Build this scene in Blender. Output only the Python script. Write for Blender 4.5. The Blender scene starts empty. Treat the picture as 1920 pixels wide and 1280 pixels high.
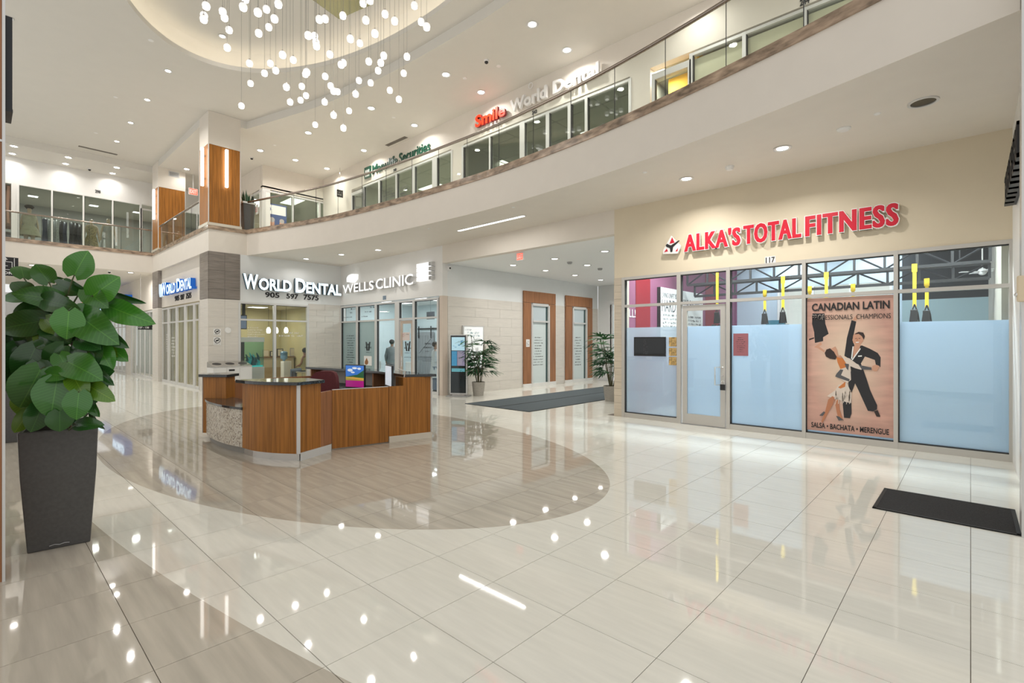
import bpy, bmesh, math, random
from mathutils import Vector, Matrix
from mathutils.geometry import delaunay_2d_cdt
random.seed(7)
PI = math.pi
scene = bpy.context.scene
C = scene.collection
# ------------------------------------------------------------------ camera
HC = 1.65; FPX = 928.0; YAW = math.atan2(860, 928)
cam = bpy.data.cameras.new('camera'); cam.sensor_width = 36; cam.lens = FPX/1920*36
cam.clip_end = 200; cam.clip_start = 0.05
camo = bpy.data.objects.new('camera', cam); C.objects.link(camo)
camo.location = (0, 0, HC); camo.rotation_euler = (PI/2, 0, YAW)
scene.camera = camo
# ------------------------------------------------------------------ world + exposure
w = bpy.data.worlds.new('world'); scene.world = w; w.use_nodes = True
bg = w.node_tree.nodes['Background']
bg.inputs[0].default_value = (0.99, 0.985, 0.97, 1); bg.inputs[1].default_value = 0.92
scene.view_settings.view_transform = 'Standard'; scene.view_settings.look = 'None'
scene.view_settings.gamma = 1.0; scene.view_settings.use_curve_mapping = False
scene.view_settings.exposure = 0.0
LAMP = 0.42           # scale of every downlight
# ------------------------------------------------------------------ pixel -> place
FW = (-math.sin(YAW), math.cos(YAW)); RT = (math.cos(YAW), math.sin(YAW))
def ray(px, py):
    a = (px-960)/FPX; b = (640-py)/FPX
    return (FW[0]+a*RT[0], FW[1]+a*RT[1], b)
def onZ(px, py, z=0.0):
    r = ray(px, py); t = (z-HC)/r[2]; return Vector((r[0]*t, r[1]*t, z))
def onY(px, py, Y):
    r = ray(px, py); t = Y/r[1]; return Vector((r[0]*t, Y, HC+r[2]*t))
def onX(px, py, X):
    r = ray(px, py); t = X/r[0]; return Vector((X, r[1]*t, HC+r[2]*t))
def onT(px, py, t):
    r = ray(px, py); return Vector((r[0]*t, r[1]*t, HC+r[2]*t))
def depth(p): return p[0]*FW[0]+p[1]*FW[1]
def topx(p):
    d = depth(p); return (960+FPX*(p[0]*RT[0]+p[1]*RT[1])/d, 640-FPX*(p[2]-HC)/d, d)
# ------------------------------------------------------------------ materials
MATS = {}
def mat(name, col, rough=0.5, metal=0.0, emit=0.0, noise=None, wave=None, bump=0.0, spec=0.5, coat=0.0, ecol=None):
    """noise=(scale, strength, stretch xyz); wave=(scale, strength, axis, distortion)"""
    if name in MATS: return MATS[name]
    m = bpy.data.materials.new(name); m.use_nodes = True; nt = m.node_tree
    b = nt.nodes['Principled BSDF']; c = (col[0], col[1], col[2], 1)
    b.inputs['Base Color'].default_value = c; b.inputs['Roughness'].default_value = rough
    b.inputs['Metallic'].default_value = metal
    b.inputs['Specular IOR Level'].default_value = spec
    if coat: b.inputs['Coat Weight'].default_value = coat; b.inputs['Coat Roughness'].default_value = 0.05
    if emit:
        b.inputs['Emission Color'].default_value = (*(ecol or col), 1); b.inputs['Emission Strength'].default_value = emit
    if noise or wave:
        tc = nt.nodes.new('ShaderNodeTexCoord'); mp = nt.nodes.new('ShaderNodeMapping')
        nt.links.new(tc.outputs['Object'], mp.inputs[0])
        if noise:
            tx = nt.nodes.new('ShaderNodeTexNoise'); tx.inputs['Scale'].default_value = noise[0]
            tx.inputs['Detail'].default_value = 5; mp.inputs['Scale'].default_value = noise[2] if len(noise) > 2 else (1, 1, 1)
            fac = tx.outputs['Fac']; k = noise[1]
        else:
            tx = nt.nodes.new('ShaderNodeTexWave'); tx.inputs['Scale'].default_value = wave[0]
            tx.bands_direction = wave[2]; tx.inputs['Distortion'].default_value = wave[3]
            tx.inputs['Detail'].default_value = 4; tx.inputs['Detail Scale'].default_value = 1.2
            if len(wave) > 4: mp.inputs['Scale'].default_value = wave[4]
            fac = tx.outputs['Fac']; k = wave[1]
        nt.links.new(mp.outputs[0], tx.inputs['Vector'])
        rp = nt.nodes.new('ShaderNodeValToRGB')
        rp.color_ramp.elements[0].position = 0.3; rp.color_ramp.elements[1].position = 0.7
        rp.color_ramp.elements[0].color = tuple(max(0, x*(1-k)) for x in col)+(1,)
        rp.color_ramp.elements[1].color = tuple(min(1, x*(1+k)) for x in col)+(1,)
        nt.links.new(fac, rp.inputs[0]); nt.links.new(rp.outputs[0], b.inputs['Base Color'])
        if bump:
            bp = nt.nodes.new('ShaderNodeBump'); bp.inputs['Strength'].default_value = bump
            bp.inputs['Distance'].default_value = 0.01
            nt.links.new(fac, bp.inputs['Height']); nt.links.new(bp.outputs[0], b.inputs['Normal'])
    MATS[name] = m; return m
def schlick(nt, refl):
    lw = nt.nodes.new('ShaderNodeLayerWeight'); lw.inputs[0].default_value = .5
    pw = nt.nodes.new('ShaderNodeMath'); pw.operation = 'POWER'; pw.inputs[1].default_value = 4.0
    ma = nt.nodes.new('ShaderNodeMath'); ma.operation = 'MULTIPLY_ADD'; ma.inputs[1].default_value = .9*refl; ma.inputs[2].default_value = .04*refl
    nt.links.new(lw.outputs['Facing'], pw.inputs[0]); nt.links.new(pw.outputs[0], ma.inputs[0]); return ma
def glass(name, tint=(0.93, 0.97, 0.95), refl=1.0, rough=0.0):
    if name in MATS: return MATS[name]
    m = bpy.data.materials.new(name); m.use_nodes = True; nt = m.node_tree; nt.nodes.clear()
    o = nt.nodes.new('ShaderNodeOutputMaterial'); mx = nt.nodes.new('ShaderNodeMixShader')
    t = nt.nodes.new('ShaderNodeBsdfTransparent'); t.inputs[0].default_value = (*tint, 1)
    g = nt.nodes.new('ShaderNodeBsdfGlossy'); g.inputs['Roughness'].default_value = rough
    ml = schlick(nt, refl); nt.links.new(ml.outputs[0], mx.inputs[0])
    nt.links.new(t.outputs[0], mx.inputs[1]); nt.links.new(g.outputs[0], mx.inputs[2]); nt.links.new(mx.outputs[0], o.inputs[0])
    MATS[name] = m; return m
def film(name, col, clear=0.12, refl=0.6):
    """frosted window film: mostly translucent, a little see-through, glossy face"""
    if name in MATS: return MATS[name]
    m = bpy.data.materials.new(name); m.use_nodes = True; nt = m.node_tree; nt.nodes.clear()
    o = nt.nodes.new('ShaderNodeOutputMaterial')
    d = nt.nodes.new('ShaderNodeBsdfDiffuse'); d.inputs[0].default_value = (*col, 1)
    s = nt.nodes.new('ShaderNodeBsdfTranslucent'); s.inputs[0].default_value = (*col, 1)
    a = nt.nodes.new('ShaderNodeMixShader'); a.inputs[0].default_value = 0.5
    t = nt.nodes.new('ShaderNodeBsdfTransparent'); b = nt.nodes.new('ShaderNodeMixShader'); b.inputs[0].default_value = clear
    g = nt.nodes.new('ShaderNodeBsdfGlossy'); g.inputs['Roughness'].default_value = 0.02
    ml = schlick(nt, refl)
    e = nt.nodes.new('ShaderNodeMixShader')
    L = nt.links.new
    L(d.outputs[0], a.inputs[1]); L(s.outputs[0], a.inputs[2]); L(a.outputs[0], b.inputs[1]); L(t.outputs[0], b.inputs[2])
    L(ml.outputs[0], e.inputs[0]); L(b.outputs[0], e.inputs[1]); L(g.outputs[0], e.inputs[2]); L(e.outputs[0], o.inputs[0])
    MATS[name] = m; return m
paint = mat('warm white paint', (0.76, 0.705, 0.63), 0.6, noise=(3, 0.015))
ceilpaint = mat('ceiling paint', (0.705, 0.68, 0.625), 0.7, noise=(3, 0.01))
beige = mat('warm lit wall paint', (0.71, 0.625, 0.475), 0.6, noise=(3, 0.015))  # warm light put into the colour; same wall plane as the clinic's white
white = mat('white paint', (0.82, 0.81, 0.785), 0.55, noise=(3, 0.01))
coolwhite = mat('cool white paint', (0.79, 0.805, 0.80), 0.55, noise=(3, 0.01))
alu = mat('anodised aluminium frame', (0.56, 0.54, 0.50), 0.38, 0.35)
aluw = mat('pale aluminium frame', (0.68, 0.675, 0.66), 0.4, 0.25)
steel = mat('brushed steel', (0.62, 0.60, 0.57), 0.25, 0.9)
chrome = mat('polished steel', (0.75, 0.75, 0.74), 0.12, 1.0)
black = mat('black satin', (0.015, 0.015, 0.016), 0.4)
blackm = mat('black metal', (0.03, 0.032, 0.036), 0.45, 0.3)
darkgasket = mat('dark glazing gasket', (0.03, 0.03, 0.03), 0.6)
wood = mat('teak veneer', (0.34, 0.135, 0.026), 0.38, noise=(5, 0.34, (7, 7, 0.22)), spec=0.3)
woodr = mat('reddish teak veneer', (0.33, 0.15, 0.07), 0.4, noise=(5, 0.26, (7, 7, 0.22)), spec=0.3)
granite = mat('black granite', (0.022, 0.025, 0.026), 0.08, noise=(60, 0.5), spec=0.6)
capstone = mat('brown marble coping', (0.36, 0.265, 0.19), 0.12, noise=(4, 0.55, (1, 1, 3)), spec=0.6)
stonew = mat('pale limestone cladding', (0.70, 0.66, 0.60), 0.35, noise=(2.2, 0.06, (1, 1, 14)))
stoneg = mat('grey banded stone cladding', (0.235, 0.205, 0.18), 0.3, noise=(2.0, 0.28, (1, 1, 18)))
emitw = mat('lit lamp face', (1, 0.97, 0.92), 0.5, emit=9)
emitl = mat('lit linear lamp', (1, 0.98, 0.95), 0.5, emit=3)
clear = glass('clear shop glass', (0.93, 0.96, 0.95), 0.8)
railglass = glass('railing glass', (0.955, 0.98, 0.96), 1.0)
gloomglass = glass('grey shop glass', (0.72, 0.76, 0.71), 1.0)
# ------------------------------------------------------------------ geometry
class G:
    def __init__(s): s.v = []; s.f = []; s.mi = []
    def add(s, vs, fs, m=0):
        n = len(s.v); s.v += [tuple(v) for v in vs]; s.f += [tuple(i+n for i in f) for f in fs]; s.mi += [m]*len(fs); return s
    def box(s, a, b, m=0):
        x0, x1 = sorted((a[0], b[0])); y0, y1 = sorted((a[1], b[1])); z0, z1 = sorted((a[2], b[2]))
        return s.add([(x0,y0,z0),(x1,y0,z0),(x1,y1,z0),(x0,y1,z0),(x0,y0,z1),(x1,y0,z1),(x1,y1,z1),(x0,y1,z1)],
              [(3,2,1,0),(4,5,6,7),(0,1,5,4),(1,2,6,5),(2,3,7,6),(3,0,4,7)], m)
    def prism(s, poly, z0, z1, m=0):
        n = len(poly); ar = sum(poly[i][0]*poly[(i+1)%n][1]-poly[(i+1)%n][0]*poly[i][1] for i in range(n))
        if ar < 0: poly = poly[::-1]
        vs = [(p[0], p[1], z0) for p in poly]+[(p[0], p[1], z1) for p in poly]
        return s.add(vs, [tuple(range(n-1, -1, -1)), tuple(range(n, 2*n))]+[(i, (i+1) % n, n+(i+1) % n, n+i) for i in range(n)], m)
    def strip(s, pts, z0, z1, th, m=0, closed=False):
        """wall of thickness th standing on a plan polyline (th to the left of the direction)"""
        off = offset(pts, th, closed)
        n = len(pts); k = n if closed else n-1
        vs = []
        for p, q in zip(pts, off): vs += [(p[0],p[1],z0),(q[0],q[1],z0),(q[0],q[1],z1),(p[0],p[1],z1)]
        fs = []
        for i in range(k):
            a = 4*i; b = 4*((i+1) % n)
            fs += [(a, b, b+3, a+3), (b+1, a+1, a+2, b+2), (a+3, b+3, b+2, a+2), (b, a, a+1, b+1)]
        if not closed: fs += [(0,3,2,1), (4*n-4,4*n-3,4*n-2,4*n-1)]
        return s.add(vs, fs, m)
    def tube(s, pts, r, n=8, m=0, caps=True):
        pts = [Vector(p) for p in pts]; rs = r if isinstance(r, (list, tuple)) else [r]*len(pts)
        vs = []; up = None
        for i, p in enumerate(pts):
            t = (pts[min(i+1, len(pts)-1)]-pts[max(i-1, 0)]).normalized()
            if up is None: up = Vector((0,0,1)) if abs(t.z) < 0.9 else Vector((1,0,0))
            x = t.cross(up).normalized(); y = x.cross(t).normalized(); up = y
            for k in range(n):
                a = 2*PI*k/n; vs.append(p+x*math.cos(a)*rs[i]+y*math.sin(a)*rs[i])
        fs = []
        for i in range(len(pts)-1):
            for k in range(n): fs.append((i*n+k, i*n+(k+1) % n, (i+1)*n+(k+1) % n, (i+1)*n+k))
        if caps: fs += [tuple(range(n-1, -1, -1)), tuple(range((len(pts)-1)*n, len(pts)*n))]
        return s.add(vs, fs, m)
    def lathe(s, prof, c=(0,0,0), n=24, m=0):
        vs = []
        for r, z in prof:
            for k in range(n):
                a = 2*PI*k/n; vs.append((c[0]+r*math.cos(a), c[1]+r*math.sin(a), c[2]+z))
        fs = []
        for i in range(len(prof)-1):
            for k in range(n): fs.append((i*n+k, i*n+(k+1) % n, (i+1)*n+(k+1) % n, (i+1)*n+k))
        if prof[0][0] > 1e-4: fs.append(tuple(range(n-1, -1, -1)))
        if prof[-1][0] > 1e-4: fs.append(tuple(range((len(prof)-1)*n, len(prof)*n)))
        return s.add(vs, fs, m)
    def ball(s, c, r, n=12, k=8, m=0):
        rr = r if isinstance(r, (list, tuple)) else (r, r, r)
        vs = [(c[0], c[1], c[2]-rr[2])]
        for i in range(1, k):
            a = -PI/2+PI*i/k
            for j in range(n):
                b = 2*PI*j/n; vs.append((c[0]+rr[0]*math.cos(a)*math.cos(b), c[1]+rr[1]*math.cos(a)*math.sin(b), c[2]+rr[2]*math.sin(a)))
        vs.append((c[0], c[1], c[2]+rr[2])); fs = []
        for j in range(n): fs.append((0, 1+(j+1) % n, 1+j))
        for i in range(k-2):
            for j in range(n): fs.append((1+i*n+j, 1+i*n+(j+1) % n, 1+(i+1)*n+(j+1) % n, 1+(i+1)*n+j))
        t = len(vs)-1; b0 = 1+(k-2)*n
        for j in range(n): fs.append((b0+j, b0+(j+1) % n, t))
        return s.add(vs, fs, m)
    def xf(s, M):
        s.v = [tuple(M @ Vector(v)) for v in s.v]; return s
def offset(pts, th, closed=False):
    n = len(pts); out = []
    for i in range(n):
        a = pts[i-1] if (i > 0 or closed) else None; b = pts[(i+1) % n] if (i < n-1 or closed) else None
        p = Vector((pts[i][0], pts[i][1])); ns = []
        for q0, q1 in ((a, p), (p, b)):
            if q0 is None or q1 is None: continue
            d = (Vector((q1[0], q1[1]))-Vector((q0[0], q0[1]))).normalized(); ns.append(Vector((-d.y, d.x)))
        nn = sum(ns, Vector((0, 0))).normalized(); k = th/max(0.3, nn.dot(ns[0]))
        out.append((p.x+nn.x*k, p.y+nn.y*k))
    return out
def origin(o):
    """accumulated location of an object that is only translated"""
    v = Vector((0, 0, 0))
    while o is not None: v += o.location; o = o.parent
    return v
def obj(name, g, mats, parent=None, loc=None, smooth=False, bevel=0.0, local=False):
    me = bpy.data.meshes.new(name)
    off = Vector((0, 0, 0))
    if not local:
        if parent is not None: off = origin(parent)
        elif loc is not None: off = Vector(loc)
    me.from_pydata([(v[0]-off.x, v[1]-off.y, v[2]-off.z) for v in g.v], [], g.f)
    ml = mats if isinstance(mats, (list, tuple)) else [mats]
    for m in ml: me.materials.append(m)
    if len(ml) > 1: me.polygons.foreach_set('material_index', g.mi)
    if smooth:
        me.polygons.foreach_set('use_smooth', [True]*len(me.polygons))
        try: me.set_sharp_from_angle(angle=math.radians(40))
        except Exception: pass
    me.update()
    o = bpy.data.objects.new(name, me); C.objects.link(o)
    if parent is not None: o.parent = parent
    elif loc is not None: o.location = loc
    if bevel:
        md = o.modifiers.new('bevel', 'BEVEL'); md.width = bevel; md.segments = 2; md.limit_method = 'ANGLE'
    return o
def tag(o, label, cat, group=None):
    o['label'] = label; o['category'] = cat
    if group: o['group'] = group
    return o
def thing(name, label, cat, loc=(0, 0, 0), group=None, rotz=0.0):
    o = bpy.data.objects.new(name, None); C.objects.link(o); o.empty_display_size = 0.1
    o.location = loc; o.rotation_euler = (0, 0, rotz)
    return tag(o, label, cat, group)
def struct(name, g=None, mats=None, loc=None, label=None, smooth=False, bevel=0.0):
    if g is None:
        o = bpy.data.objects.new(name, None); C.objects.link(o); o.empty_display_size = 0.1
        if loc is not None: o.location = loc
    else: o = obj(name, g, mats, None, loc, smooth, bevel)
    o['kind'] = 'structure'
    if label: o['label'] = label
    return o
def dup(root, loc, rotz=None, label=None, group=None):
    r = root.copy(); C.objects.link(r); r.location = loc
    if rotz is not None: r.rotation_euler = (0, 0, rotz)
    if label: r['label'] = label
    if group: r['group'] = group
    for ch in list(root.children):
        c = ch.copy(); C.objects.link(c); c.parent = r
        for g in list(ch.children):
            d = g.copy(); C.objects.link(d); d.parent = c
    return r
# planes: ('Y', c) faces -Y, u = x ; ('X', c) faces +X, u = y
def P3(pl, u, z, out=0.0):
    return Vector((u, pl[1]-out, z)) if pl[0] == 'Y' else Vector((pl[1]+out, u, z))
def puv(pl, px, py):
    p = onY(px, py, pl[1]) if pl[0] == 'Y' else onX(px, py, pl[1])
    return (p.x if pl[0] == 'Y' else p.y, p.z)
def pu(pl, px): return puv(pl, px, 640)[0]
def pbox(g, pl, u0, u1, z0, z1, o0, o1, m=0):
    return g.box(P3(pl, u0, z0, o0), P3(pl, u1, z1, o1), m)
def ppoly(g, pl, pts, o0, o1, m=0):
    """extruded polygon on a plane; pts (u,z), any simple polygon"""
    n = len(pts); ar = sum(pts[i][0]*pts[(i+1)%n][1]-pts[(i+1)%n][0]*pts[i][1] for i in range(n))
    if ar < 0: pts = pts[::-1]
    vs = [P3(pl, u, z, o0) for u, z in pts]+[P3(pl, u, z, o1) for u, z in pts]
    return g.add(vs, [tuple(range(n-1,-1,-1)), tuple(range(n,2*n))]+[(i,(i+1)%n,n+(i+1)%n,n+i) for i in range(n)], m)
# ------------------------------------------------------------------ lettering
def textgeo(s, bold=0.0, depth_=0.02, space=1.0, shear=0.0):
    cu = bpy.data.curves.new('t', 'FONT'); cu.body = s; cu.size = 1; cu.extrude = depth_; cu.offset = bold
    cu.space_character = space; cu.shear = shear; cu.resolution_u = 3
    o = bpy.data.objects.new('t', cu); C.objects.link(o)
    dg = bpy.context.evaluated_depsgraph_get(); me = bpy.data.meshes.new_from_object(o.evaluated_get(dg))
    vs = [tuple(v.co) for v in me.vertices]; fs = [tuple(p.vertices) for p in me.polygons]
    bpy.data.objects.remove(o); bpy.data.curves.remove(cu); bpy.data.meshes.remove(me)
    return vs, fs
def islands(vs, fs):
    # extruded text: front, back and side faces are separate islands, so join by rounded position in plan
    par = list(range(len(vs)))
    def find(a):
        while par[a] != a: par[a] = par[par[a]]; a = par[a]
        return a
    key = {}
    for i, v in enumerate(vs):
        k = (round(v[0], 4), round(v[1], 4))
        if k in key: par[find(i)] = find(key[k])
        else: key[k] = i
    for f in fs:
        for j in f[1:]: par[find(j)] = find(f[0])
    d = {}
    for fi, f in enumerate(fs): d.setdefault(find(f[0]), []).append(f)
    return list(d.values())
def letters(s, pl, u0, u1, z0, z1, mats, parent, out=0.0, th=0.03, bold=0.0, split=True, name='letter', space=1.0, shear=0.0, fat=0.0):
    """text stretched to fill u0..u1, z0..z1 of a plane; each letter its own part"""
    vs, fs = textgeo(s, bold, 0.5, space, shear)
    if not vs: return []
    x0 = min(v[0] for v in vs); x1 = max(v[0] for v in vs); y0 = min(v[1] for v in vs); y1 = max(v[1] for v in vs)
    W = [P3(pl, u0+(v[0]-x0)/(x1-x0)*(u1-u0), z0+(v[1]-y0)/(y1-y0)*(z1-z0), out+(v[2]+0.5)*th) for v in vs]
    res = []
    groups = islands(vs, fs) if split else [fs]
    for gf in groups:
        idx = sorted({i for f in gf for i in f}); mp = {i: k for k, i in enumerate(idx)}
        g = G(); g.add([W[i] for i in idx], [tuple(mp[i] for i in f) for f in gf])
        if isinstance(mats, (list, tuple)):     # (face, side) materials
            for k, f in enumerate(g.f):
                n = len(f); zs = [vs[idx[i]][2] for i in f]
                g.mi[k] = 0 if min(zs) > 0.4 else 1
        if fat:
            v0, f0, m0 = list(g.v), list(g.f), list(g.mi)
            for q, s_ in enumerate((-fat, fat)):
                d_ = P3(pl, s_, 0, -.0008*(q+1))-P3(pl, 0, 0, 0)
                g.v += [(v[0]+d_.x, v[1]+d_.y, v[2]) for v in v0]; g.f += [tuple(i+len(v0)*(q+1) for i in f) for f in f0]; g.mi += m0
        res.append(obj(name, g, mats, parent))
        if not split: res[-1]['kind'] = 'stuff'
    return res
def flat(s, pl, px0, py0, px1, py1, m, parent, out=0.012, th=0.002, bold=0.0, split=False, name='lettering', space=1.0):
    """text between two pixels (left bottom, right top) of a plane"""
    u0, z0 = puv(pl, px0, py0); u1, z1 = puv(pl, px1, py1)
    # left end: heights at the same place
    z0b = puv(pl, px1, py0)[1]
    return letters(s, pl, u0, u1, z0, z1, m, parent, out, th, bold, split, name, space)
# ================================================================== THE BUILDING
D = 9.617; XB = -18.01; YB = 5.05; YS = 5.17; XC = -11.8; XF = -5.81; XR = 0.42
DW = 10.45; XU = -21.15; YU = 7.88; X2 = -27.4
ZS = 4.572; ZF = 5.29; ZCAP = 5.43; Z2 = 5.33; ZR = 8.85; ZA = 9.10; ZC = 4.04; ZH = 3.05; ZT = 2.40; ZT2 = 7.85
def arc(pts, n):
    """smooth curve through plan points (Catmull-Rom)"""
    P = [Vector(p) for p in pts]; P = [2*P[0]-P[1]]+P+[2*P[-1]-P[-2]]; out = []
    for i in range(1, len(P)-2):
        for k in range(n):
            t = k/n; a, b, c, d = P[i-1:i+3]
            out.append(tuple(0.5*((2*b)+(c-a)*t+(2*a-5*b+4*c-d)*t*t+(3*b-a-3*c+d)*t**3)))
    out.append(tuple(P[-2])); return out
CURVE = arc([(-18.01, 6.2), (-17.2, 6.42), (-14.467, 7.13), (-11.642, 7.50), (-8.838, 7.66), (-6.9, 7.64), (-4.487, 7.40), (-1.907, 6.88), (0.32, 6.25)], 6)
EDGE = [(-25.6, -7.0), (-25.6, YB), (XB, YB)]+CURVE          # edge of the upper floor round the atrium
# ---------------------------------------------------------------- floor of square tiles
TS = 0.601; GAP = 0.004
E1 = (-8.574, 4.086, 5.782, 2.935); E2 = (-8.57, 4.09, 11.2, 3.48)
def inE(E, x, y): return ((x-E[0])/E[2])**2+((y-E[1])/E[3])**2 < 1
def floorkind(x, y):
    if inE(E1, x, y): return 1
    if y < 4.09 and x > -13.2 and not inE(E2, x, y): return 1
    return 0
def inroom(x, y):
    if x > 3.6 or y < -2.4 or x < -42: return False
    if x < XB: return y < YS
    if XC < x < XF: return y < 18.2
    return y < D
cream = mat('cream polished porcelain', (0.785, 0.77, 0.695), 0.035, noise=(2.2, 0.045, (1, 9, 1)), spec=0.38)
grey = mat('taupe veined porcelain', (0.52, 0.475, 0.40), 0.035, noise=(1.6, .15, (.55, 7, 1)), spec=0.42)
grout = mat('grout', (0.20, 0.17, 0.14), 0.8)
g = G()
for (x0, x1, y0, y1) in ((-42, XB, -2.4, YS), (XB, 3.6, -2.4, D), (XC, XF, D, 18.2)): g.box((x0, y0, -0.2), (x1, y1, -0.004))
floor = struct('floor', g, grout)
def cdt_tris(pts, segs):
    r = delaunay_2d_cdt([Vector(p) for p in pts], segs, [], 0, 1e-5); return r[0], r[2]
ring1 = [(E1[0]+E1[2]*math.cos(a), E1[1]+E1[3]*math.sin(a)) for a in [2*PI*i/360 for i in range(360)]]
ring2 = [(E2[0]+E2[2]*math.cos(a), E2[1]+E2[3]*math.sin(a)) for a in [PI+PI*i/300 for i in range(301)]]
ring2 = [p for p in ring2 if p[0] > -13.2]
def tile_pieces(x0, x1, y0, y1):
    ks = {floorkind(x, y) for x in (x0, (x0+x1)/2, x1) for y in (y0, (y0+y1)/2, y1)}
    if len(ks) == 1: return [(ks.pop(), None)]
    pts = [(x0, y0), (x1, y0), (x1, y1), (x0, y1)]; segs = [(0, 1), (1, 2), (2, 3), (3, 0)]
    for ring, closed in ((ring1, True), (ring2, False)):
        n = len(ring)
        for i in range(n if closed else n-1):
            a = ring[i]; b = ring[(i+1) % n]
            if max(a[0], b[0]) < x0-.02 or min(a[0], b[0]) > x1+.02 or max(a[1], b[1]) < y0-.02 or min(a[1], b[1]) > y1+.02: continue
            pts += [a, b]; segs.append((len(pts)-2, len(pts)-1))
    vs, fs = cdt_tris(pts, segs); out = {0: [], 1: []}
    for f in fs:
        cx = sum(vs[i].x for i in f)/3; cy = sum(vs[i].y for i in f)/3
        if x0 < cx < x1 and y0 < cy < y1: out[floorkind(cx, cy)].append(f)
    res = []
    for k, fl in out.items():
        if not fl: continue
        gg = G(); idx = sorted({i for f in fl for i in f}); mp = {i: j for j, i in enumerate(idx)}
        gg.add([(vs[i].x, vs[i].y, 0) for i in idx], [tuple(mp[i] for i in f) for f in fl])
        ec = {}
        for f in gg.f:
            for a, b in zip(f, f[1:]+f[:1]): ec[tuple(sorted((a, b)))] = ec.get(tuple(sorted((a, b))), 0)+1
        n = len(gg.v); gg.v += [(v[0], v[1], -0.006) for v in gg.v[:n]]
        for (a, b), c in ec.items():
            if c == 1: gg.f.append((a, b, n+b, n+a)); gg.mi.append(0)
        res.append((k, gg))
    return res
boxtile = G().box((0, 0, -0.006), (TS-GAP, TS-GAP, 0))
tmesh = []
for mm in (cream, grey):
    o = obj('t', boxtile, mm, local=True); tmesh.append(o.data); bpy.data.objects.remove(o)
tiles = []
for i in range(-70, 6):
    for j in range(-4, 31):
        x0 = i*TS+GAP/2; y0 = j*TS+GAP/2; cx = x0+TS/2; cy = y0+TS/2
        if not inroom(cx, cy): continue
        d = depth((cx, cy))
        if d < 0.3: continue
        px, py, _ = topx((cx, cy, 0))
        vis = -150 < px < 2070 and py < 1500
        tiles.append((d if vis else d+1000, i, j, x0, y0))
tiles.sort()
rest = G()
for n, (d, i, j, x0, y0) in enumerate(tiles):
    pcs = tile_pieces(x0, x0+TS-GAP, y0, y0+TS-GAP)
    for k, gg in pcs:
        if n < 285:
            if gg is None:
                o = bpy.data.objects.new('floor_tile', tmesh[k]); C.objects.link(o); o.parent = floor; o.location = (x0, y0, 0)
            else: obj('floor_tile', gg, (cream, grey)[k], floor)
        else:
            if gg is None: gg = G().box((x0, y0, -0.006), (x0+TS-GAP, y0+TS-GAP, 0))
            rest.add(gg.v, gg.f, k)
o = obj('far_floor_tiles', rest, [cream, grey], floor); o['kind'] = 'stuff'
# ---------------------------------------------------------------- walls of the lower floor
def wallY(name, y, x0, x1, z0, z1, m, th=0.2): return struct(name, G().box((x0, y, z0), (x1, y+th, z1)), m)
def wallX(name, x, y0, y1, z0, z1, m, th=0.2): return struct(name, G().box((x-th, y0, z0), (x, y1, z1)), m)
PF = ('Y', D); PD = ('X', XB); PL = ('Y', YS); PC = ('X', XC); PU = ('Y', DW); PR = ('X', XU)
wallY('wall_clinic_header', D, XB-0.2, XC, ZH, ZS, white)
g = G().box((XC, D, ZC), (XF, D+.2, ZS)); struct('wall_entry_header', g, paint)
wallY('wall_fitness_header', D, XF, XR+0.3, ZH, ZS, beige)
fpier = G().box((XF, D, 0), (pu(PF, 1166.5), D+.3, ZH)); struct('wall_fitness_pier', fpier, mat('pier core', (0.5, .45, .37), .7))
wallX('wall_right', XR+0.2, 6.4, D, 0, ZS, white)
struct('wall_right_column', G().box((0.325, 6.0, 0), (1.3, 6.42, 9.0)), mat('pale marble column', (0.62, .60, .56), .25, noise=(1.5, .1, (1, 1, 2))), bevel=0.004)
# World Dental block
wallX('wall_dental_header', XB, YB, D, ZH, ZS, coolwhite)
struct('wall_dental_stone_core', G().box((XB-.2, pu(PD, 578), 0), (XB-.02, D, ZH)), stonew)
wallY('wall_dental_side_header', YS, -24.6, -18.8, ZH, ZS, paint)
wallY('wall_west_header', YS, -42, -25.4, ZH, ZS, paint)
# corridor to the street door
wallX('wall_corridor_left', XC-0.02, D+.2, 18.2, 0, ZC+.02, coolwhite)
wallY('wall_corridor_end', 18.2, XC, -11.15, 0, ZC, coolwhite)
wallY('wall_corridor_end_header', 18.2, -11.15, XF, 3.2, ZC, coolwhite)
struct('ceiling_corridor', G().box((XC, D+.2, ZC), (XF, 18.3, ZC+.1)), mat('corridor ceiling paint', (.88, .89, .88), .6))
struct('wall_corridor_right', G().box((XF, D+.3, 0), (XF+.145, 18.2, ZC)), coolwhite)
# west end of the lower corridor
struct('wall_west_end', G().box((-42.2, -6, 0), (-42, YS, ZS)), white)
struct('wall_south_west', G().box((-42, -2.6, 0), (-27, -2.4, ZS)), white)
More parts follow.
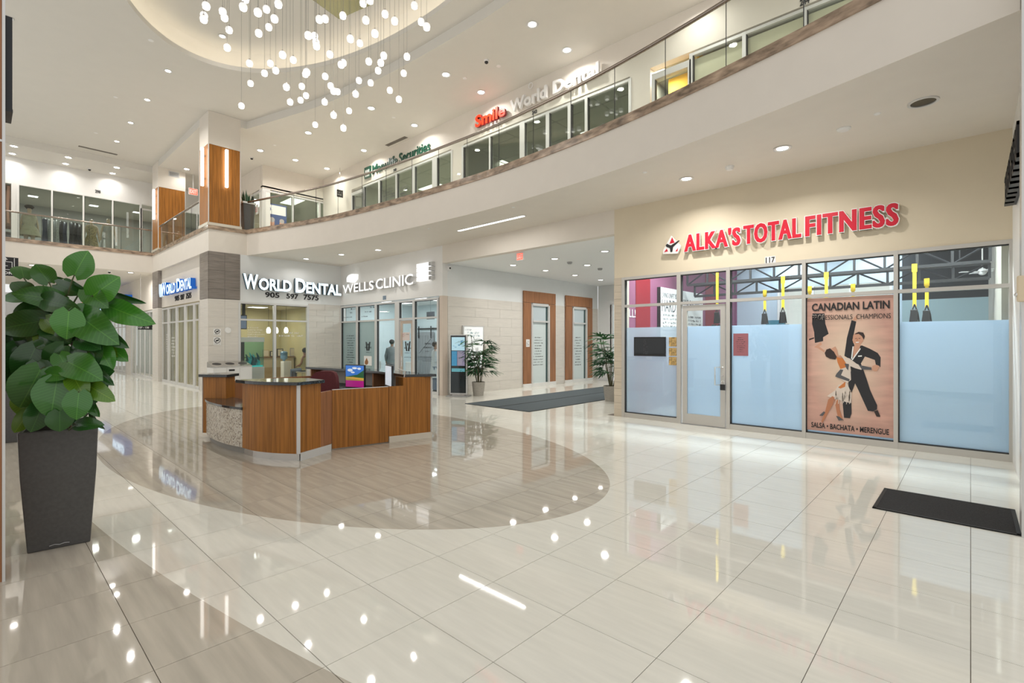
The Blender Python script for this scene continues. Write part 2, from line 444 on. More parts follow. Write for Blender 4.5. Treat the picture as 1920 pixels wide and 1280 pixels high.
# ---------------------------------------------------------------- upper floor slab, its soffit and fascia
slab = EDGE+[(XR+.5, 6.25), (XR+.5, 17), (-36, 17), (-36, -7)]
def fill(poly, z, flip=False, holes=()):
    pts = list(poly); segs = [(i, (i+1) % len(poly)) for i in range(len(poly))]
    for h in holes:
        b = len(pts); pts += list(h); segs += [(b+i, b+(i+1) % len(h)) for i in range(len(h))]
    vs, fs = cdt_tris(pts, segs)
    def inside(P, x, y):
        r = False
        for i in range(len(P)):
            x1, y1 = P[i]; x2, y2 = P[(i+1) % len(P)]
            if (y1 > y) != (y2 > y) and x < (x2-x1)*(y-y1)/(y2-y1)+x1: r = not r
        return r
    out = []
    for f in fs:
        cx = sum(vs[i].x for i in f)/3; cy = sum(vs[i].y for i in f)/3
        if inside(poly, cx, cy) and not any(inside(h, cx, cy) for h in holes): out.append(tuple(f[::-1]) if flip else tuple(f))
    return [(v.x, v.y, z) for v in vs], out
def sheet(poly, z0, z1, holes=()):
    gg = G(); gg.add(*fill(poly, z0, True, holes)); gg.add(*fill(poly, z1, False, holes)); return gg
g = sheet(slab, ZS, ZF)
n = len(g.v)
for i in range(len(EDGE)-1):
    a, b = EDGE[i], EDGE[i+1]; g.add([(a[0], a[1], ZS), (b[0], b[1], ZS), (b[0], b[1], ZF), (a[0], a[1], ZF)], [(0, 1, 2, 3)])
struct('ceiling_lower_with_balcony_fascia', g, paint)
struct('floor_upper', sheet(slab, ZF+.002, Z2), mat('upper floor porcelain', (.7, .65, .57), .15))
g = G().strip(EDGE, ZF, ZCAP, 0.0)
inner = offset(EDGE, -0.03); g = G(); g.strip(inner, ZF-.005, ZCAP, 0.22)
struct('trim_balcony_coping', g, capstone, label='brown marble coping along the balcony edge')
# ---------------------------------------------------------------- ceilings of the upper floor
ringpoly = EDGE+[(XR+.5, 6.25), (XR+.5, 17), (-36, 17), (-36, -7)]
g = sheet(ringpoly, ZR, ZR+.6)
for i in range(len(EDGE)-1):
    a, b = EDGE[i], EDGE[i+1]; g.add([(a[0], a[1], ZR), (b[0], b[1], ZR), (b[0], b[1], ZR+.6), (a[0], a[1], ZR+.6)], [(0, 1, 2, 3)])
struct('ceiling_upper_ring', g, ceilpaint)
EC = (-8.84, 4.118, 6.165, 2.94)
def ell(E, k=0.0, n=96): return [(E[0]+(E[2]+k)*math.cos(2*PI*i/n), E[1]+(E[3]+k)*math.sin(2*PI*i/n)) for i in range(n)]
atr = [(-25.6, -7), (-1.8, -7)]+[(-1.8, 6.9)]+[p for p in CURVE[::-1] if p[0] < -1.85]+[(XB, YB), (-25.6, YB)]
g = G(); g.add(*fill(atr, ZA, True, [ell(EC)])); g.add(*fill(atr, ZA+.06, False, [ell(EC, .4)]))
e0 = ell(EC); e1 = ell(EC, .06); n = len(e0)
vs = []
for (a, b) in zip(e0, e1): vs += [(a[0], a[1], ZA), (a[0], a[1], ZA+.12), (b[0], b[1], ZA+.12), (b[0], b[1], ZA+.05)]
g.add(vs, [(4*i+j, 4*((i+1) % n)+j, 4*((i+1) % n)+j+1, 4*i+j+1) for i in range(n) for j in range(3)])
struct('ceiling_atrium', g, ceilpaint)
g = G(); e2 = ell(EC, .42); vs = []
prof = [(.06, .05), (.42, .05), (.45, .18), (.42, .34), (.30, .47), (.05, .55)]
rows = [ell(EC, k) for k, _ in prof]
for i in range(n):
    for r, (k, z) in zip(rows, prof): vs.append((r[i][0], r[i][1], ZA+z))
m = len(prof)
g.add(vs, [(m*i+j, m*i+j+1, m*((i+1) % n)+j+1, m*((i+1) % n)+j) for i in range(n) for j in range(m-1)])
cen = ell(EC, .05); g.add([(p[0], p[1], ZA+.55) for p in cen], [tuple(range(n))])
struct('ceiling_oval_coffer', g, ceilpaint, smooth=True)
# ---------------------------------------------------------------- walls of the upper floor
wallY('wall_upper_north', DW, XU, XR+.3, ZT2+.05, ZR+.1, paint)
for k, (a, b) in enumerate(((606, 659), (846, 869), (1181, 1219))):
    struct('wall_upper_north_pier', G().box((pu(PU, a), DW, Z2), (pu(PU, b), DW+.2, ZT2+.05)), paint)
wallX('wall_upper_west', XU, YU, DW+.2, ZT2+.05, ZR+.1, paint)
struct('wall_upper_west_return', G().box((XU-4, YU-.01, ZT2+.05), (XU-.2, YU+.2, ZR+.08)), paint)
struct('wall_upper_west_post', G().box((XU-.35, YU, Z2), (XU, YU+.3, ZT2+.06)), white)
struct('wall_boutique_header', G().box((X2-.2, -7, ZT2), (X2, 9, ZR+.1)), white)
struct('wall_boutique_pier', G().box((X2-.25, onX(21, 400, X2).y, Z2), (X2, onX(36, 400, X2).y, ZT2)), white)
# ---------------------------------------------------------------- pillars
def pillar(name, x0, x1, y0, y1, lower):
    p = struct(name, loc=(x0, y0, 0))
    if lower:
        obj('stone_shaft_upper', G().box((x0, y0, ZH), (x1, y1, ZS)), stoneg, p)
        obj('stone_shaft_lower', G().box((x0, y0, 0), (x1, y1, ZH-.01)), stonew, p)
        # the stone is laid in long thin panels
        for (s0, s1, zz0, zz1, rows, mm) in ((x0, x1, 0, ZH-.01, 10, stonew), (x0, x1, ZH, ZS, 5, stoneg)):
            h = (zz1-zz0)/rows
            for r in range(rows):
                for side in (0, 1):
                    L = (x1-x0) if side == 0 else (y1-y0); half = L/2
                    for q in range(2):
                        a = q*half+.002; b = (q+1)*half-.002
                        gg = G()
                        if side == 0: gg.box((x0+a, y0-.012, zz0+r*h+.002), (x0+b, y0, zz0+(r+1)*h-.002))
                        else: gg.box((x1, y0+a, zz0+r*h+.002), (x1+.012, y0+b, zz0+(r+1)*h-.002))
                        obj('stone_panel', gg, mm, p)
    obj('plaster_shaft', G().box((x0-.012, y0-.012, 8.03), (x1+.012, y1+.012, ZR+.245)), paint, p)
    obj('stone_plinth', G().box((x0-.04, y0-.04, ZCAP-.02), (x1+.04, y1+.04, ZCAP+.07)), mat('cream plinth', (.66, .6, .5), .3), p)
    w = G().box((x0, y0, ZCAP+.07), (x1, y1, 8.03)); wo = obj('wood_cladding', w, wood, p)
    # the cladding is narrow vertical boards
    nb = 8
    for side in (0, 1):
        L = (x1-x0) if side == 0 else (y1-y0)
        for q in range(nb):
            a = q*L/nb+.002; b = (q+1)*L/nb-.002; gg = G()
            if side == 0: gg.box((x0+a, y0-.01, ZCAP+.08), (x0+b, y0, 8.02))
            else: gg.box((x1, y0+a, ZCAP+.08), (x1+.01, y0+b, 8.02))
            obj('board', gg, wood, p)
    cs = .022
    for (cx, cy) in ((x1, y0), (x1, y1), (x0, y0)):
        obj('corner_strip', G().box((cx-cs/2, cy-cs/2, ZCAP+.07), (cx+cs, cy+cs/2, 8.05)) if cx == x1 else G().box((cx-cs, cy-cs, ZCAP+.07), (cx+cs/2, cy+cs/2, 8.05)), aluw, p)
    return p
pillar('wall_pillar_corner', -18.91, XB, YB, 5.99, True)
pillar('wall_pillar_west', -25.5, -24.55, YB, 6.0, True)
# nearest pillar: only its edge shows
p = struct('wall_pillar_near', loc=(-5.8, -.8, 0))
obj('wood_cladding', G().box((-5.25, -.8, 0), (-4.88, .112, 9.0)), woodr, p)
obj('corner_strip', G().box((-4.90, .1125, 0), (-4.872, .128, 9.0)), aluw, p)
obj('joint_strip', G().box((-4.88, -.8, 3.02), (-4.872, .112, 3.035)), aluw, p)
struct('wall_pillar_south', G().box((-13.2, -.8, 0), (-12.25, .2, ZS+.4)), woodr)
# ================================================================== LAMPS
def lamp(kind, name, loc, energy, size, col=(1, .965, .915), spot=None, rot=(0, 0, 0), sy=None, spread=None):
    l = bpy.data.lights.new(name, kind); l.energy = energy*LAMP; l.color = col
    if kind == 'AREA':
        l.shape = 'DISK' if sy is None else 'RECTANGLE'; l.size = size
        if sy is not None: l.size_y = sy
        if spread: l.spread = spread
    elif kind == 'SPOT': l.spot_size = spot or 2.0; l.spot_blend = .6; l.shadow_soft_size = size
    else: l.shadow_soft_size = size
    o = bpy.data.objects.new(name, l); o.location = loc; o.rotation_euler = rot; return o
dl_ring = G().lathe([(.062, .0), (.10, .0), (.105, -.008), (.085, -.012), (.066, -.002)], n=20)
dl_face = G().lathe([(.0005, -.004), (.064, -.004)], n=20)
DL = {}
def downlight(p, label, group, r=1.0, on=True, energy=55, real=True):
    t = thing('downlight', label, 'light', p, group); t.scale = (r, r, 1)
    if 'r' not in DL:
        a = obj('trim_ring', dl_ring, aluw, t, local=True); b = obj('lens', dl_face, emitw, t, local=True); DL['r'] = a.data; DL['l'] = b.data
    else:
        for nm, k in (('trim_ring', 'r'), ('lens', 'l')):
            o = bpy.data.objects.new(nm, DL[k]); C.objects.link(o); o.parent = t
    if real:
        l = lamp('AREA', 'downlight_lamp', (0, 0, -.03), energy, .12, spread=2.6); C.objects.link(l); l.parent = t
    return t
for q, e_ in (((1467, 278), 95), ((1287, 335), 80), ((574, 485), 22), ((640, 477), 20), ((709, 468.5), 20)):
    downlight(onZ(*q, ZS), 'round recessed downlight in the soffit below the curved balcony', 'downlights in the balcony soffit', 1.25, energy=e_)
for q in ((836, 140), (902, 173), (696, 203), (777, 235), (578, 249), (682, 282), (488, 282), (554, 300), (613, 316), (998, 46), (1063, 94)):
    downlight(onZ(*q, ZR), 'round recessed downlight in the ceiling over the upper walkway', 'downlights over the upper walkway', 1.4, energy=62)
for x_, y_ in ((-4.22, 8.57), (-4.22, 9.89), (-1.12, 8.2), (-1.12, 9.89)):
    downlight(Vector((x_, y_, ZR)), 'round recessed downlight in the ceiling over the upper walkway', 'downlights over the upper walkway', 1.4, energy=34)
for q in ((315, 133), (276, 187), (245, 230), (219, 265), (15, 33)):
    downlight(onZ(*q, ZA), 'small bright downlight in the flat atrium ceiling beside the oval recess', 'atrium ceiling downlights', 1.0, energy=120)
downlight(onZ(417, 68, ZA+.545), 'small downlight inside the oval ceiling recess', None, 1.0, energy=5)
for q in ((26, 274), (23, 288), (128, 295), (123, 307), (219, 314), (211, 325), (350, 317)):
    downlight(onZ(*q, ZR), 'recessed downlight in the low ceiling before the dress boutique', 'downlights before the boutique', 1.4, energy=24)
for q in ((1134, 471), (1040, 485), (1101, 497), (1023, 507), (1078, 516), (1126, 524.5), (962, 497)):
    downlight(onZ(*q, ZC), 'recessed downlight in the white ceiling of the entrance corridor', 'downlights in the entrance corridor', 1.35, energy=44)
for q in ((61, 497), (100, 512), (245, 511), (45, 520)):
    downlight(onZ(*q, ZS), 'recessed downlight in the lower west corridor ceiling', 'downlights in the west corridor', 1.4, energy=70)
# linear lamp in the soffit
a = onZ(860, 432, ZS); b = onZ(987, 405, ZS)
t = thing('linear_light', 'long thin white light strip set in the balcony soffit', 'light', ((a.x+b.x)/2, (a.y+b.y)/2, ZS))
obj('housing', G().box((a.x-.03, a.y-.05, ZS-.012), (b.x+.03, a.y+.05, ZS+.0)), aluw, t)
obj('diffuser', G().box((a.x, a.y-.035, ZS-.02), (b.x, a.y+.035, ZS-.01)), emitl, t)
l = lamp('AREA', 'linear_lamp', (0, 0, -.04), 45, abs(b.x-a.x), sy=.06); C.objects.link(l); l.parent = t
# cove strip lying on the lip of the oval recess
g = G(); aa = [2*PI*i/96 for i in range(97)]
pts = [(EC[0]+(EC[2]+.14)*math.cos(a), EC[1]+(EC[3]+.14)*math.sin(a), ZA+.075) for a in aa[16:66]]
cove = obj('cove_light', G().tube(pts, .018, 6), mat('cove led strip', (1, .91, .76), .5, emit=8), loc=pts[25])
tag(cove, 'warm light strip hidden behind the lip of the oval ceiling recess', 'light')
# vertical light bars on the pillars
def lightbar(p0, dirn, z0, z1, label):
    t = thing('light_bar', label, 'light', (p0[0], p0[1], z0), 'light bars on the wood pillars')
    x, y = p0; dx, dy = dirn
    obj('tube', G().box((x+dx*.10-.04, y+dy*.10-.04, z0), (x+dx*.10+.04, y+dy*.10+.04, z1)), mat('lit opal tube', (1, .96, .9), .4, emit=4.0), t, bevel=.01)
    for z in (z0+.25, z1-.25):
        obj('bracket', G().box((x-.01, y-.01, z-.03), (x+dx*.08+.01, y+dy*.08+.01, z+.03)), steel, t)
    return t
lightbar((-18.30, YB), (0, -1), 6.70, 7.94, 'upright lit bar on the corner wood pillar, side facing the boutique bridge')
lightbar((XB, 5.55), (1, 0), 6.70, 7.94, 'upright lit bar on the corner wood pillar, side facing the pendant cluster')
lightbar((-24.8, YB), (0, -1), 6.70, 7.94, 'upright lit bar on the wood pillar at the boutique bridge')
# pendant cluster
PEN = '386.5,11 382.5,29 382,36 417.5,21.5 421,33 456,13 483.5,23 499.6,17 522,7.5 514.6,35 504,50.6 485,62 429.6,56 426,89 460,-2 529.8,102.5 467.8,118.5 507,118.5 517,132 496,137 549.8,112 578,66 590,67 592.5,79 593.5,86 575,135 572.5,139 598.8,36 609.6,35 643,29 681,5.6 693.8,.6 686,37.5 722,26 740,39 777,10 789.6,40.6 800,50 703,62.5 657,72.5 675,80.6 618.8,101.5 644,117.5 639.8,121 691.5,115 719.6,104 714,117.5 763,106 709,132 757,137 609.8,143 673,150.6 695,155 469.8,156 452.8,198 536.9,163 565.9,161.5 573.8,178.8 563.5,187.5 544,191 620,160.6 625.6,170.6 633,171.5 608.8,190.9 666.9,176 625.6,215.6 654.6,207.5 591,233.5 644,239.8 731,169 748,186'
rp = random.Random(3)
bulb = mat('seeded glass globe', (1, 1, 1), .15, emit=.5, noise=(30, .25), ecol=(1, .985, .96))
core = mat('glowing globe core', (1, 1, 1), .3, emit=3.5, ecol=(1, .97, .92))
cable = mat('pendant cable', (.25, .24, .22), .5)
pm = {}
for k, s in enumerate(PEN.split()):
    px, py = (float(q) for q in s.split(','))
    tt = 8.1+max(0, py)/240*2.3+rp.uniform(-.55, .55)
    p = onT(px, py, tt)
    t = thing('pendant_lamp', 'small glass globe lamp hanging on a thin cable in the big cluster', 'lamp', p, 'globe lamps of the hanging cluster')
    if not pm:
        a = obj('globe', G().lathe([(.001, -.062), (.034, -.052), (.054, -.03), (.0625, 0), (.056, .03), (.04, .05), (.02, .06), (.001, .063)], n=14), bulb, t, local=True, smooth=True)
        b = obj('lamp_core', G().lathe([(.001, -.0645), (.030, -.0575), (.046, -.046), (.051, -.041), (.046, -.036), (.001, -.03)], n=12), core, t, local=True, smooth=True)
        c = obj('cap', G().lathe([(.001, .058), (.014, .06), (.014, .085), (.004, .09), (.001, .09)], n=8), steel, t, local=True)
        pm = {'globe': a.data, 'lamp_core': b.data, 'cap': c.data}
    else:
        for nm, me in pm.items():
            o = bpy.data.objects.new(nm, me); C.objects.link(o); o.parent = t
    obj('cable', G().tube([(0, 0, .085), (0, 0, ZA+.55-p.z)], .0028, 4), cable, t, local=True)
l = lamp('POINT', 'pendant_cluster_glow', (-8.8, 4.1, 6.4), 160, .9); C.objects.link(l)
# ================================================================== SHOPFRONTS
def shopfront(name, pl, panes, z0, zt, zh, frame=alu, gl=clear, dep=.12, sill=.10, low=None, skip=(), gasket=True, headh=.06, label=None, tb=.055):
    """panes: list of (px0, px1). low: {pane index: (film material, film top z)}; skip: panes left open below the transom"""
    U = [(pu(pl, a), pu(pl, b)) for a, b in panes]
    w = struct(name, loc=P3(pl, U[0][0], z0), label=label)
    ends = [U[0][0]-.06]+[None]
    def bx(nm, u0, u1, za, zb, m, o0=-dep+.02, o1=.02, par=w): return obj(nm, pbox(G(), pl, u0, u1, za, zb, o0, o1), m, par)
    for k in range(len(U)+1):
        a = U[k-1][1] if k > 0 else U[0][0]-.07; b = U[k][0] if k < len(U) else U[-1][1]+.07
        bx('mullion', a, b, z0, zh, frame)
    for k, (a, b) in enumerate(U):
        bx('head', a, b, zh-headh, zh, frame, o1=.015)
        if zt: bx('transom', a, b, zt-tb/2, zt+tb/2, frame, o1=.015)
        top = zh-headh
        if k not in skip:
            bx('sill', a, b, z0, z0+sill, frame, o1=.015)
            zb = z0+sill; ztop = (zt-tb/2) if zt else top
            if low and k in low:
                fm, fz = low[k]
                q = bx('pane', a, b, zb, ztop, gl, -.055, -.045)
                bx('window_film', a, b, zb, fz, fm, -.058, -.0555, q)
            else: bx('pane', a, b, zb, ztop, gl, -.055, -.045)
            if gasket: bx('gasket', a, a+.014, zb, ztop, darkgasket, -.07, .0)
            if gasket: bx('gasket', a, b, zb, zb+.014, darkgasket, -.07, .0)
        if zt:
            bx('pane', a, b, zt+tb/2, top, gl, -.055, -.045)
            if gasket: bx('gasket', a, a+.014, zt+tb/2, top, darkgasket, -.07, .0)
            if gasket: bx('gasket', a, b, top-.014, top, darkgasket, -.07, .0)
    return w
def shopdoor(name, pl, px0, px1, zt, frame=alu, gl=clear, film_=None, hside=1, stile=.09, label=None):
    u0, u1 = pu(pl, px0)+.03, pu(pl, px1)-.03
    d = struct(name, loc=P3(pl, u0, 0), label=label)
    z0 = .012; z1 = zt-.05
    for a, b in ((u0, u0+stile), (u1-stile, u1)): obj('stile', pbox(G(), pl, a, b, z0, z1, -.065, -.02), frame, d)
    obj('top_rail', pbox(G(), pl, u0+stile, u1-stile, z1-.11, z1, -.065, -.02), frame, d)
    obj('bottom_rail', pbox(G(), pl, u0+stile, u1-stile, z0, z0+.20, -.065, -.02), frame, d)
    q = obj('pane', pbox(G(), pl, u0+stile, u1-stile, z0+.2, z1-.11, -.048, -.040), gl, d)
    if film_: obj('window_film', pbox(G(), pl, u0+stile, u1-stile, z0+.2, film_[1], -.052, -.0485), film_[0], q)
    uh = u1-stile/2 if hside > 0 else u0+stile/2
    pts = [P3(pl, uh, .82, -.02), P3(pl, uh, .82, .06), P3(pl, uh-.0, 1.16, .06), P3(pl, uh, 1.16, -.02)]
    pts = [P3(pl, uh, .82, -.02), P3(pl, uh-.12*hside, .82, .05), P3(pl, uh-.12*hside, 1.16, .05), P3(pl, uh, 1.16, -.02)]
    obj('pull_handle', G().tube(pts, .012, 8), chrome, d, smooth=True)
    obj('lock_cylinder', pbox(G(), pl, uh-.015, uh+.015, .98, 1.01, -.02, -.008), steel, d)
    return d
frost = film('frosted blue white film', (.70, .82, .95), .10)
frost2 = film('frosted film, thin', (.66, .76, .86), .38)
# --- fitness studio
FP = [(1171.5, 1269.4), (1276.4, 1362), (1369, 1504), (1511, 1675.5), (1684, 1892)]
shopfront('window_1', PF, FP, 0, 2.42, ZH, low={0: (frost2, 1.95), 2: (frost, 1.95), 3: (frost, 1.95), 4: (frost, 1.95)}, skip=(1,), label='aluminium shopfront of the fitness studio')
shopdoor('door_1', PF, 1276.4, 1362, 2.42, film_=(frost, 1.95), label='glass door of the fitness studio with frosted film')
# padlock through the pull handle
u, z = puv(PF, 1357, 722)
t = thing('padlock', 'black padlock hanging on the fitness studio door handle', 'padlock', P3(PF, u, z-.08, .06))
obj('body', pbox(G(), PF, u-.045, u+.045, z-.09, z+.02, .035, .075), black, t, bevel=.006)
obj('shackle', G().tube([P3(PF, u-.028, z+.02, .055), P3(PF, u-.028, z+.07, .055), P3(PF, u, z+.095, .055), P3(PF, u+.028, z+.07, .055), P3(PF, u+.028, z+.02, .055)], .008, 6), chrome, t)
# beige stone tiles on the pier
pt = mat('beige pier tile', (.60, .52, .41), .35, noise=(2, .07, (1, 1, 12)))
fp = bpy.data.objects['wall_fitness_pier']
for r in range(20): obj('stone_panel', G().box((XF, D-.012, r*.152+.002), (pu(PF, 1166.5), D, r*.152+.15)), pt, fp)
# --- Wells clinic
WP = [(640.5, 668), (671.5, 703), (707, 741), (749, 774), (778, 820)]
clinicfilm = film('grey green privacy film', (.52, .585, .575), .22)
shopfront('window_2', PF, WP, 0, ZT, ZH-.04, frame=aluw, low={0: (clinicfilm, ZT-.03), 1: (clinicfilm, ZT-.03)}, skip=(3,), label='shopfront of the clinic')
shopdoor('door_2', PF, 749, 774, ZT, frame=mat('tan door frame', (.52, .42, .34), .45), hside=-1, label='glass clinic door with a tan frame')
struct('wall_clinic_pier', G().box((pu(PF, 824), D, 0), (XC, D+.2, ZH)), mat('pinkish pier paint', (.66, .56, .47), .5))
struct('wall_clinic_pier_west', G().box((XB-.2, D, 0), (pu(PF, 637), D+.2, ZH)), white)
# --- World Dental, face to the atrium
shopfront('window_3', PD, [(451, 513), (517.5, 575.5)], 0, 2.39, 2.99, frame=aluw, label='dental office window facing the desk')
struct('wall_dental_low_header', G().box((XB-.2, 5.99, 2.99), (XB, pu(PD, 577.8), ZH)), coolwhite)
# stone panels between the dental window and the clinic
core_ = bpy.data.objects['wall_dental_stone_core']; y0 = pu(PD, 578); rows = 14
for r in range(rows):
    nb = 2 if r % 2 else 3; L = (D-y0)
    cuts = [0, .5, 1] if r % 2 else [0, .25, .75, 1]
    for a, b in zip(cuts, cuts[1:]):
        obj('stone_panel', G().box((XB-.02, y0+a*L+.002, r*ZH/rows+.002), (XB, y0+b*L-.002, (r+1)*ZH/rows-.002)), stonew, core_)
# --- World Dental, side to the west corridor, and the next shops
shopfront('window_4', PL, [(305.5, 315), (318, 330), (333.4, 346), (349.7, 363), (366.6, 373.5)], 0, ZT, 3.0, frame=aluw, gasket=False, dep=.05, label='dental office shopfront along the west corridor')
def pxX(x): return topx((x, YS, 1.65))[0]
xs = [-25.75-.95*i for i in range(5)]
shopfront('window_5', PL, [(pxX(x-.9), pxX(x)) for x in xs][::-1], 0, ZT, 3.0, frame=aluw, gasket=False, dep=.05, label='shopfront with narrow panes beyond the dental office')
xs = [-31.9-1.0*i for i in range(5)]
shopfront('window_6', PL, [(pxX(x-.94), pxX(x)) for x in xs][::-1], 0, ZT, 3.0, frame=aluw, gasket=False, dep=.05, label='far shopfront of the west corridor')
struct('wall_west_pier', G().box((-31.8, YS, 0), (-30.6, YS+.2, ZH)), stonew)
struct('wall_west_far', G().box((-42, YS, 0), (-37, YS+.2, ZH)), stonew)
# --- entrance corridor: two tall windows in wood panels
wallc = bpy.data.objects['wall_corridor_left']
for k, (a, g0, g1, b) in enumerate(((980.5, 995.5, 1024, 1040), (1059.5, 1072.5, 1095, 1109))):
    w_ = struct('window_%d' % (7+k), loc=P3(PC, pu(PC, a), 0), label='tall narrow window in wood panels')
    A, B_, C_, D_ = (pu(PC, q) for q in (a, g0, g1, b))
    obj('wood_header', pbox(G(), PC, A, D_, 3.07, 3.48, 0, .05), woodr, w_)
    obj('wood_panel', pbox(G(), PC, A, B_-.05, .12, 3.06, 0, .05), woodr, w_)
    obj('wood_panel', pbox(G(), PC, C_+.12, D_, .12, 3.06, 0, .05), woodr, w_)
    obj('base_trim', pbox(G(), PC, A-.02, D_+.02, 0, .12, 0, .06), white, w_)
    for u0, u1 in ((B_-.05, B_+.02), (C_+.03, C_+.12)): obj('jamb', pbox(G(), PC, u0, u1, .12, 3.0, 0, .09), aluw, w_)
    obj('head', pbox(G(), PC, B_, C_+.05, 2.96, 3.05, 0, .09), aluw, w_)
    obj('transom', pbox(G(), PC, B_, C_+.05, 2.36, 2.42, 0, .09), aluw, w_)
    obj('pane', pbox(G(), PC, B_, C_+.05, 2.42, 2.96, .02, .03), mat('pale blue grey pane', (.55, .63, .66), .08, spec=.6), w_)  # opaque pane in pale blue grey, the lower one paler
    obj('pane', pbox(G(), PC, B_, C_+.05, .12, 2.36, .02, .03), mat('pale frosted pane', (.66, .74, .74), .15, spec=.6), w_)
    obj('dark_strip', pbox(G(), PC, C_-.06, C_+.04, .12, 2.96, .03, .034), mat('dark green edge', (.04, .09, .09), .3), w_)  # dark green strip over one side of the panes
# stone panels of the corridor wall
r_ = random.Random(5)
for r in range(10):
    z0_, z1_ = r*.305+.002, (r+1)*.305-.002
    for (ya, yb, nn) in ((D+.21, 13.29, 3), (15.165, 15.805, 1), (17.70, 18.2, 1)):
        cuts = [ya+(yb-ya)*((k+(.5 if (r % 2 and 0 < k < nn) else 0))/nn) for k in range(nn)]+[yb]
        for a, b in zip(cuts, cuts[1:]): obj('stone_panel', G().box((XC-.02, a+.002, z0_), (XC-.004, b-.002, z1_)), stonew, wallc)
# street door at the far end of the corridor
w_ = struct('window_9', loc=(-11.0, 18.2, 0), label='bright street glazing at the corridor end')
for x in (-11.15, -9.6, -8.1, -6.6): obj('mullion', G().box((x-.05, 18.2, 0), (x+.05, 18.32, 3.2)), aluw, w_)
for a, b in ((-11.1, -9.65), (-9.55, -8.15), (-8.05, -6.65)): obj('pane', G().box((a, 18.25, .1), (b, 18.26, 3.2)), clear, w_)
# --- upper floor shopfronts
PUP = [(683, 710), (713, 742), (745, 773), (778, 811), (820, 846)]
shopfront('window_10', PU, PUP, Z2, None, ZT2, frame=aluw, gl=glass('green grey glass', (.78, .82, .76), 1.0), label='upper shopfront of the securities office')
shopfront('window_11', PU, [(869, 917.5), (920, 975), (984, 1024), (1030, 1065), (1071, 1097), (1102, 1179)], Z2, None, ZT2, frame=aluw, gl=gloomglass, label='dark upper shopfront below the red and white sign')
shopfront('window_12', PU, [(1228, 1290)], Z2, None, ZT2-.12, frame=aluw, gl=clear, headh=.14, label='upper glass door with a yellow room behind')
shopfront('window_13', PU, [(1299, 1392), (1399, 1507), (1513, 1640)], Z2, None, ZT2, frame=aluw, gl=clear, label='upper shopfront with cream blinds')
shopfront('window_14', PU, [(661, 681)], Z2, None, ZT2-.1, frame=aluw, gl=clear, headh=.12, label='upper office door beside the securities office')
shopfront('window_15', PR, [(497.5, 548), (551, 597), (600.5, 644)], Z2, None, ZT2, frame=aluw, gl=glass('green grey glass', (.78, .82, .76), 1.0), label='upper shopfront with a poster of two people')
shopfront('window_16', ('Y', YU), [(472, 489)], Z2, None, ZT2, frame=aluw, gl=clear, label='upper glass door near the corner pillar')
PB = ('X', X2)
shopfront('window_17', PB, [(36, 96), (99, 155), (158, 210), (212.5, 262)], Z2, None, ZT2, frame=white, gl=glass('boutique glass', (.80, .84, .82), 1.0), label='boutique shopfront on the upper bridge')
shopfront('window_18', PB, [(267, 290)], Z2, None, ZT2-.2, frame=aluw, gl=clear, label='boutique door')
shopfront('window_19', PB, [(-10, 21)], Z2, None, ZT2+.0, frame=white, gl=clear, label='neighbouring upper shop window')
# --- glass balustrade
def railing(label, pts, joints, name='glass_railing'):
    t = thing(name, label, 'railing', (pts[0][0], pts[0][1], ZCAP))
    ins = offset(pts, 0.05)
    # arc-length sampling
    L = [0]
    for a, b in zip(ins, ins[1:]): L.append(L[-1]+math.hypot(b[0]-a[0], b[1]-a[1]))
    def at(s):
        for i in range(len(L)-1):
            if s <= L[i+1] or i == len(L)-2:
                k = (s-L[i])/max(1e-6, L[i+1]-L[i]); return (ins[i][0]+(ins[i+1][0]-ins[i][0])*k, ins[i][1]+(ins[i+1][1]-ins[i][1])*k)
    js = [s for s in joints if 0 <= s <= L[-1]]
    for a, b in zip(js, js[1:]):
        k = max(2, int((b-a)/.35)); pp = [at(a+.006+(b-a-.012)*i/k) for i in range(k+1)]
        obj('glass_panel', G().strip(pp, ZCAP, 6.36, .013), railglass, t)
        obj('joint_seal', G().tube([(*at(b), ZCAP), (*at(b), 6.36)], .006, 5), darkgasket, t)
    k = max(2, int(L[-1]/.3)); pp = [at(L[-1]*i/k) for i in range(k+1)]
    obj('handrail', G().tube([(p[0], p[1], 6.385) for p in pp], .032, 10), mat('dark bronze steel', (.34, .29, .25), .22, .95), t, smooth=True)
    return t, L
# joints read off the photograph, on the curve
def s_of_px(px, pts):
    ins = offset(pts, .05); s = 0
    for a, b in zip(ins, ins[1:]):
        pa = topx((*a, 6))[0]; pb = topx((*b, 6))[0]; l_ = math.hypot(b[0]-a[0], b[1]-a[1])
        if (pa-px)*(pb-px) <= 0: return s+l_*(px-pa)/(pb-pa)
        s += l_
    return None
JP = [469, 509, 551, 592.5, 634, 679, 724, 772.5, 822.5, 876, 935.6, 1000, 1070.6, 1152.5, 1248, 1362, 1507, 1690, 1878]
js = [s_of_px(q, CURVE) for q in JP]; js = [s for s in js if s is not None]
railing('long curved clear glass balustrade with a dark steel handrail', CURVE, js)
seg = [(-24.5, YB), (-18.95, YB)]; railing('straight glass balustrade between the two wood pillars', seg, [.0, 1.1, 2.2, 3.3, 4.4, 5.5])
seg = [(-25.6, -6), (-25.6, YB)]; railing('straight glass balustrade in front of the dress boutique', seg, [1.0*i for i in range(12)])
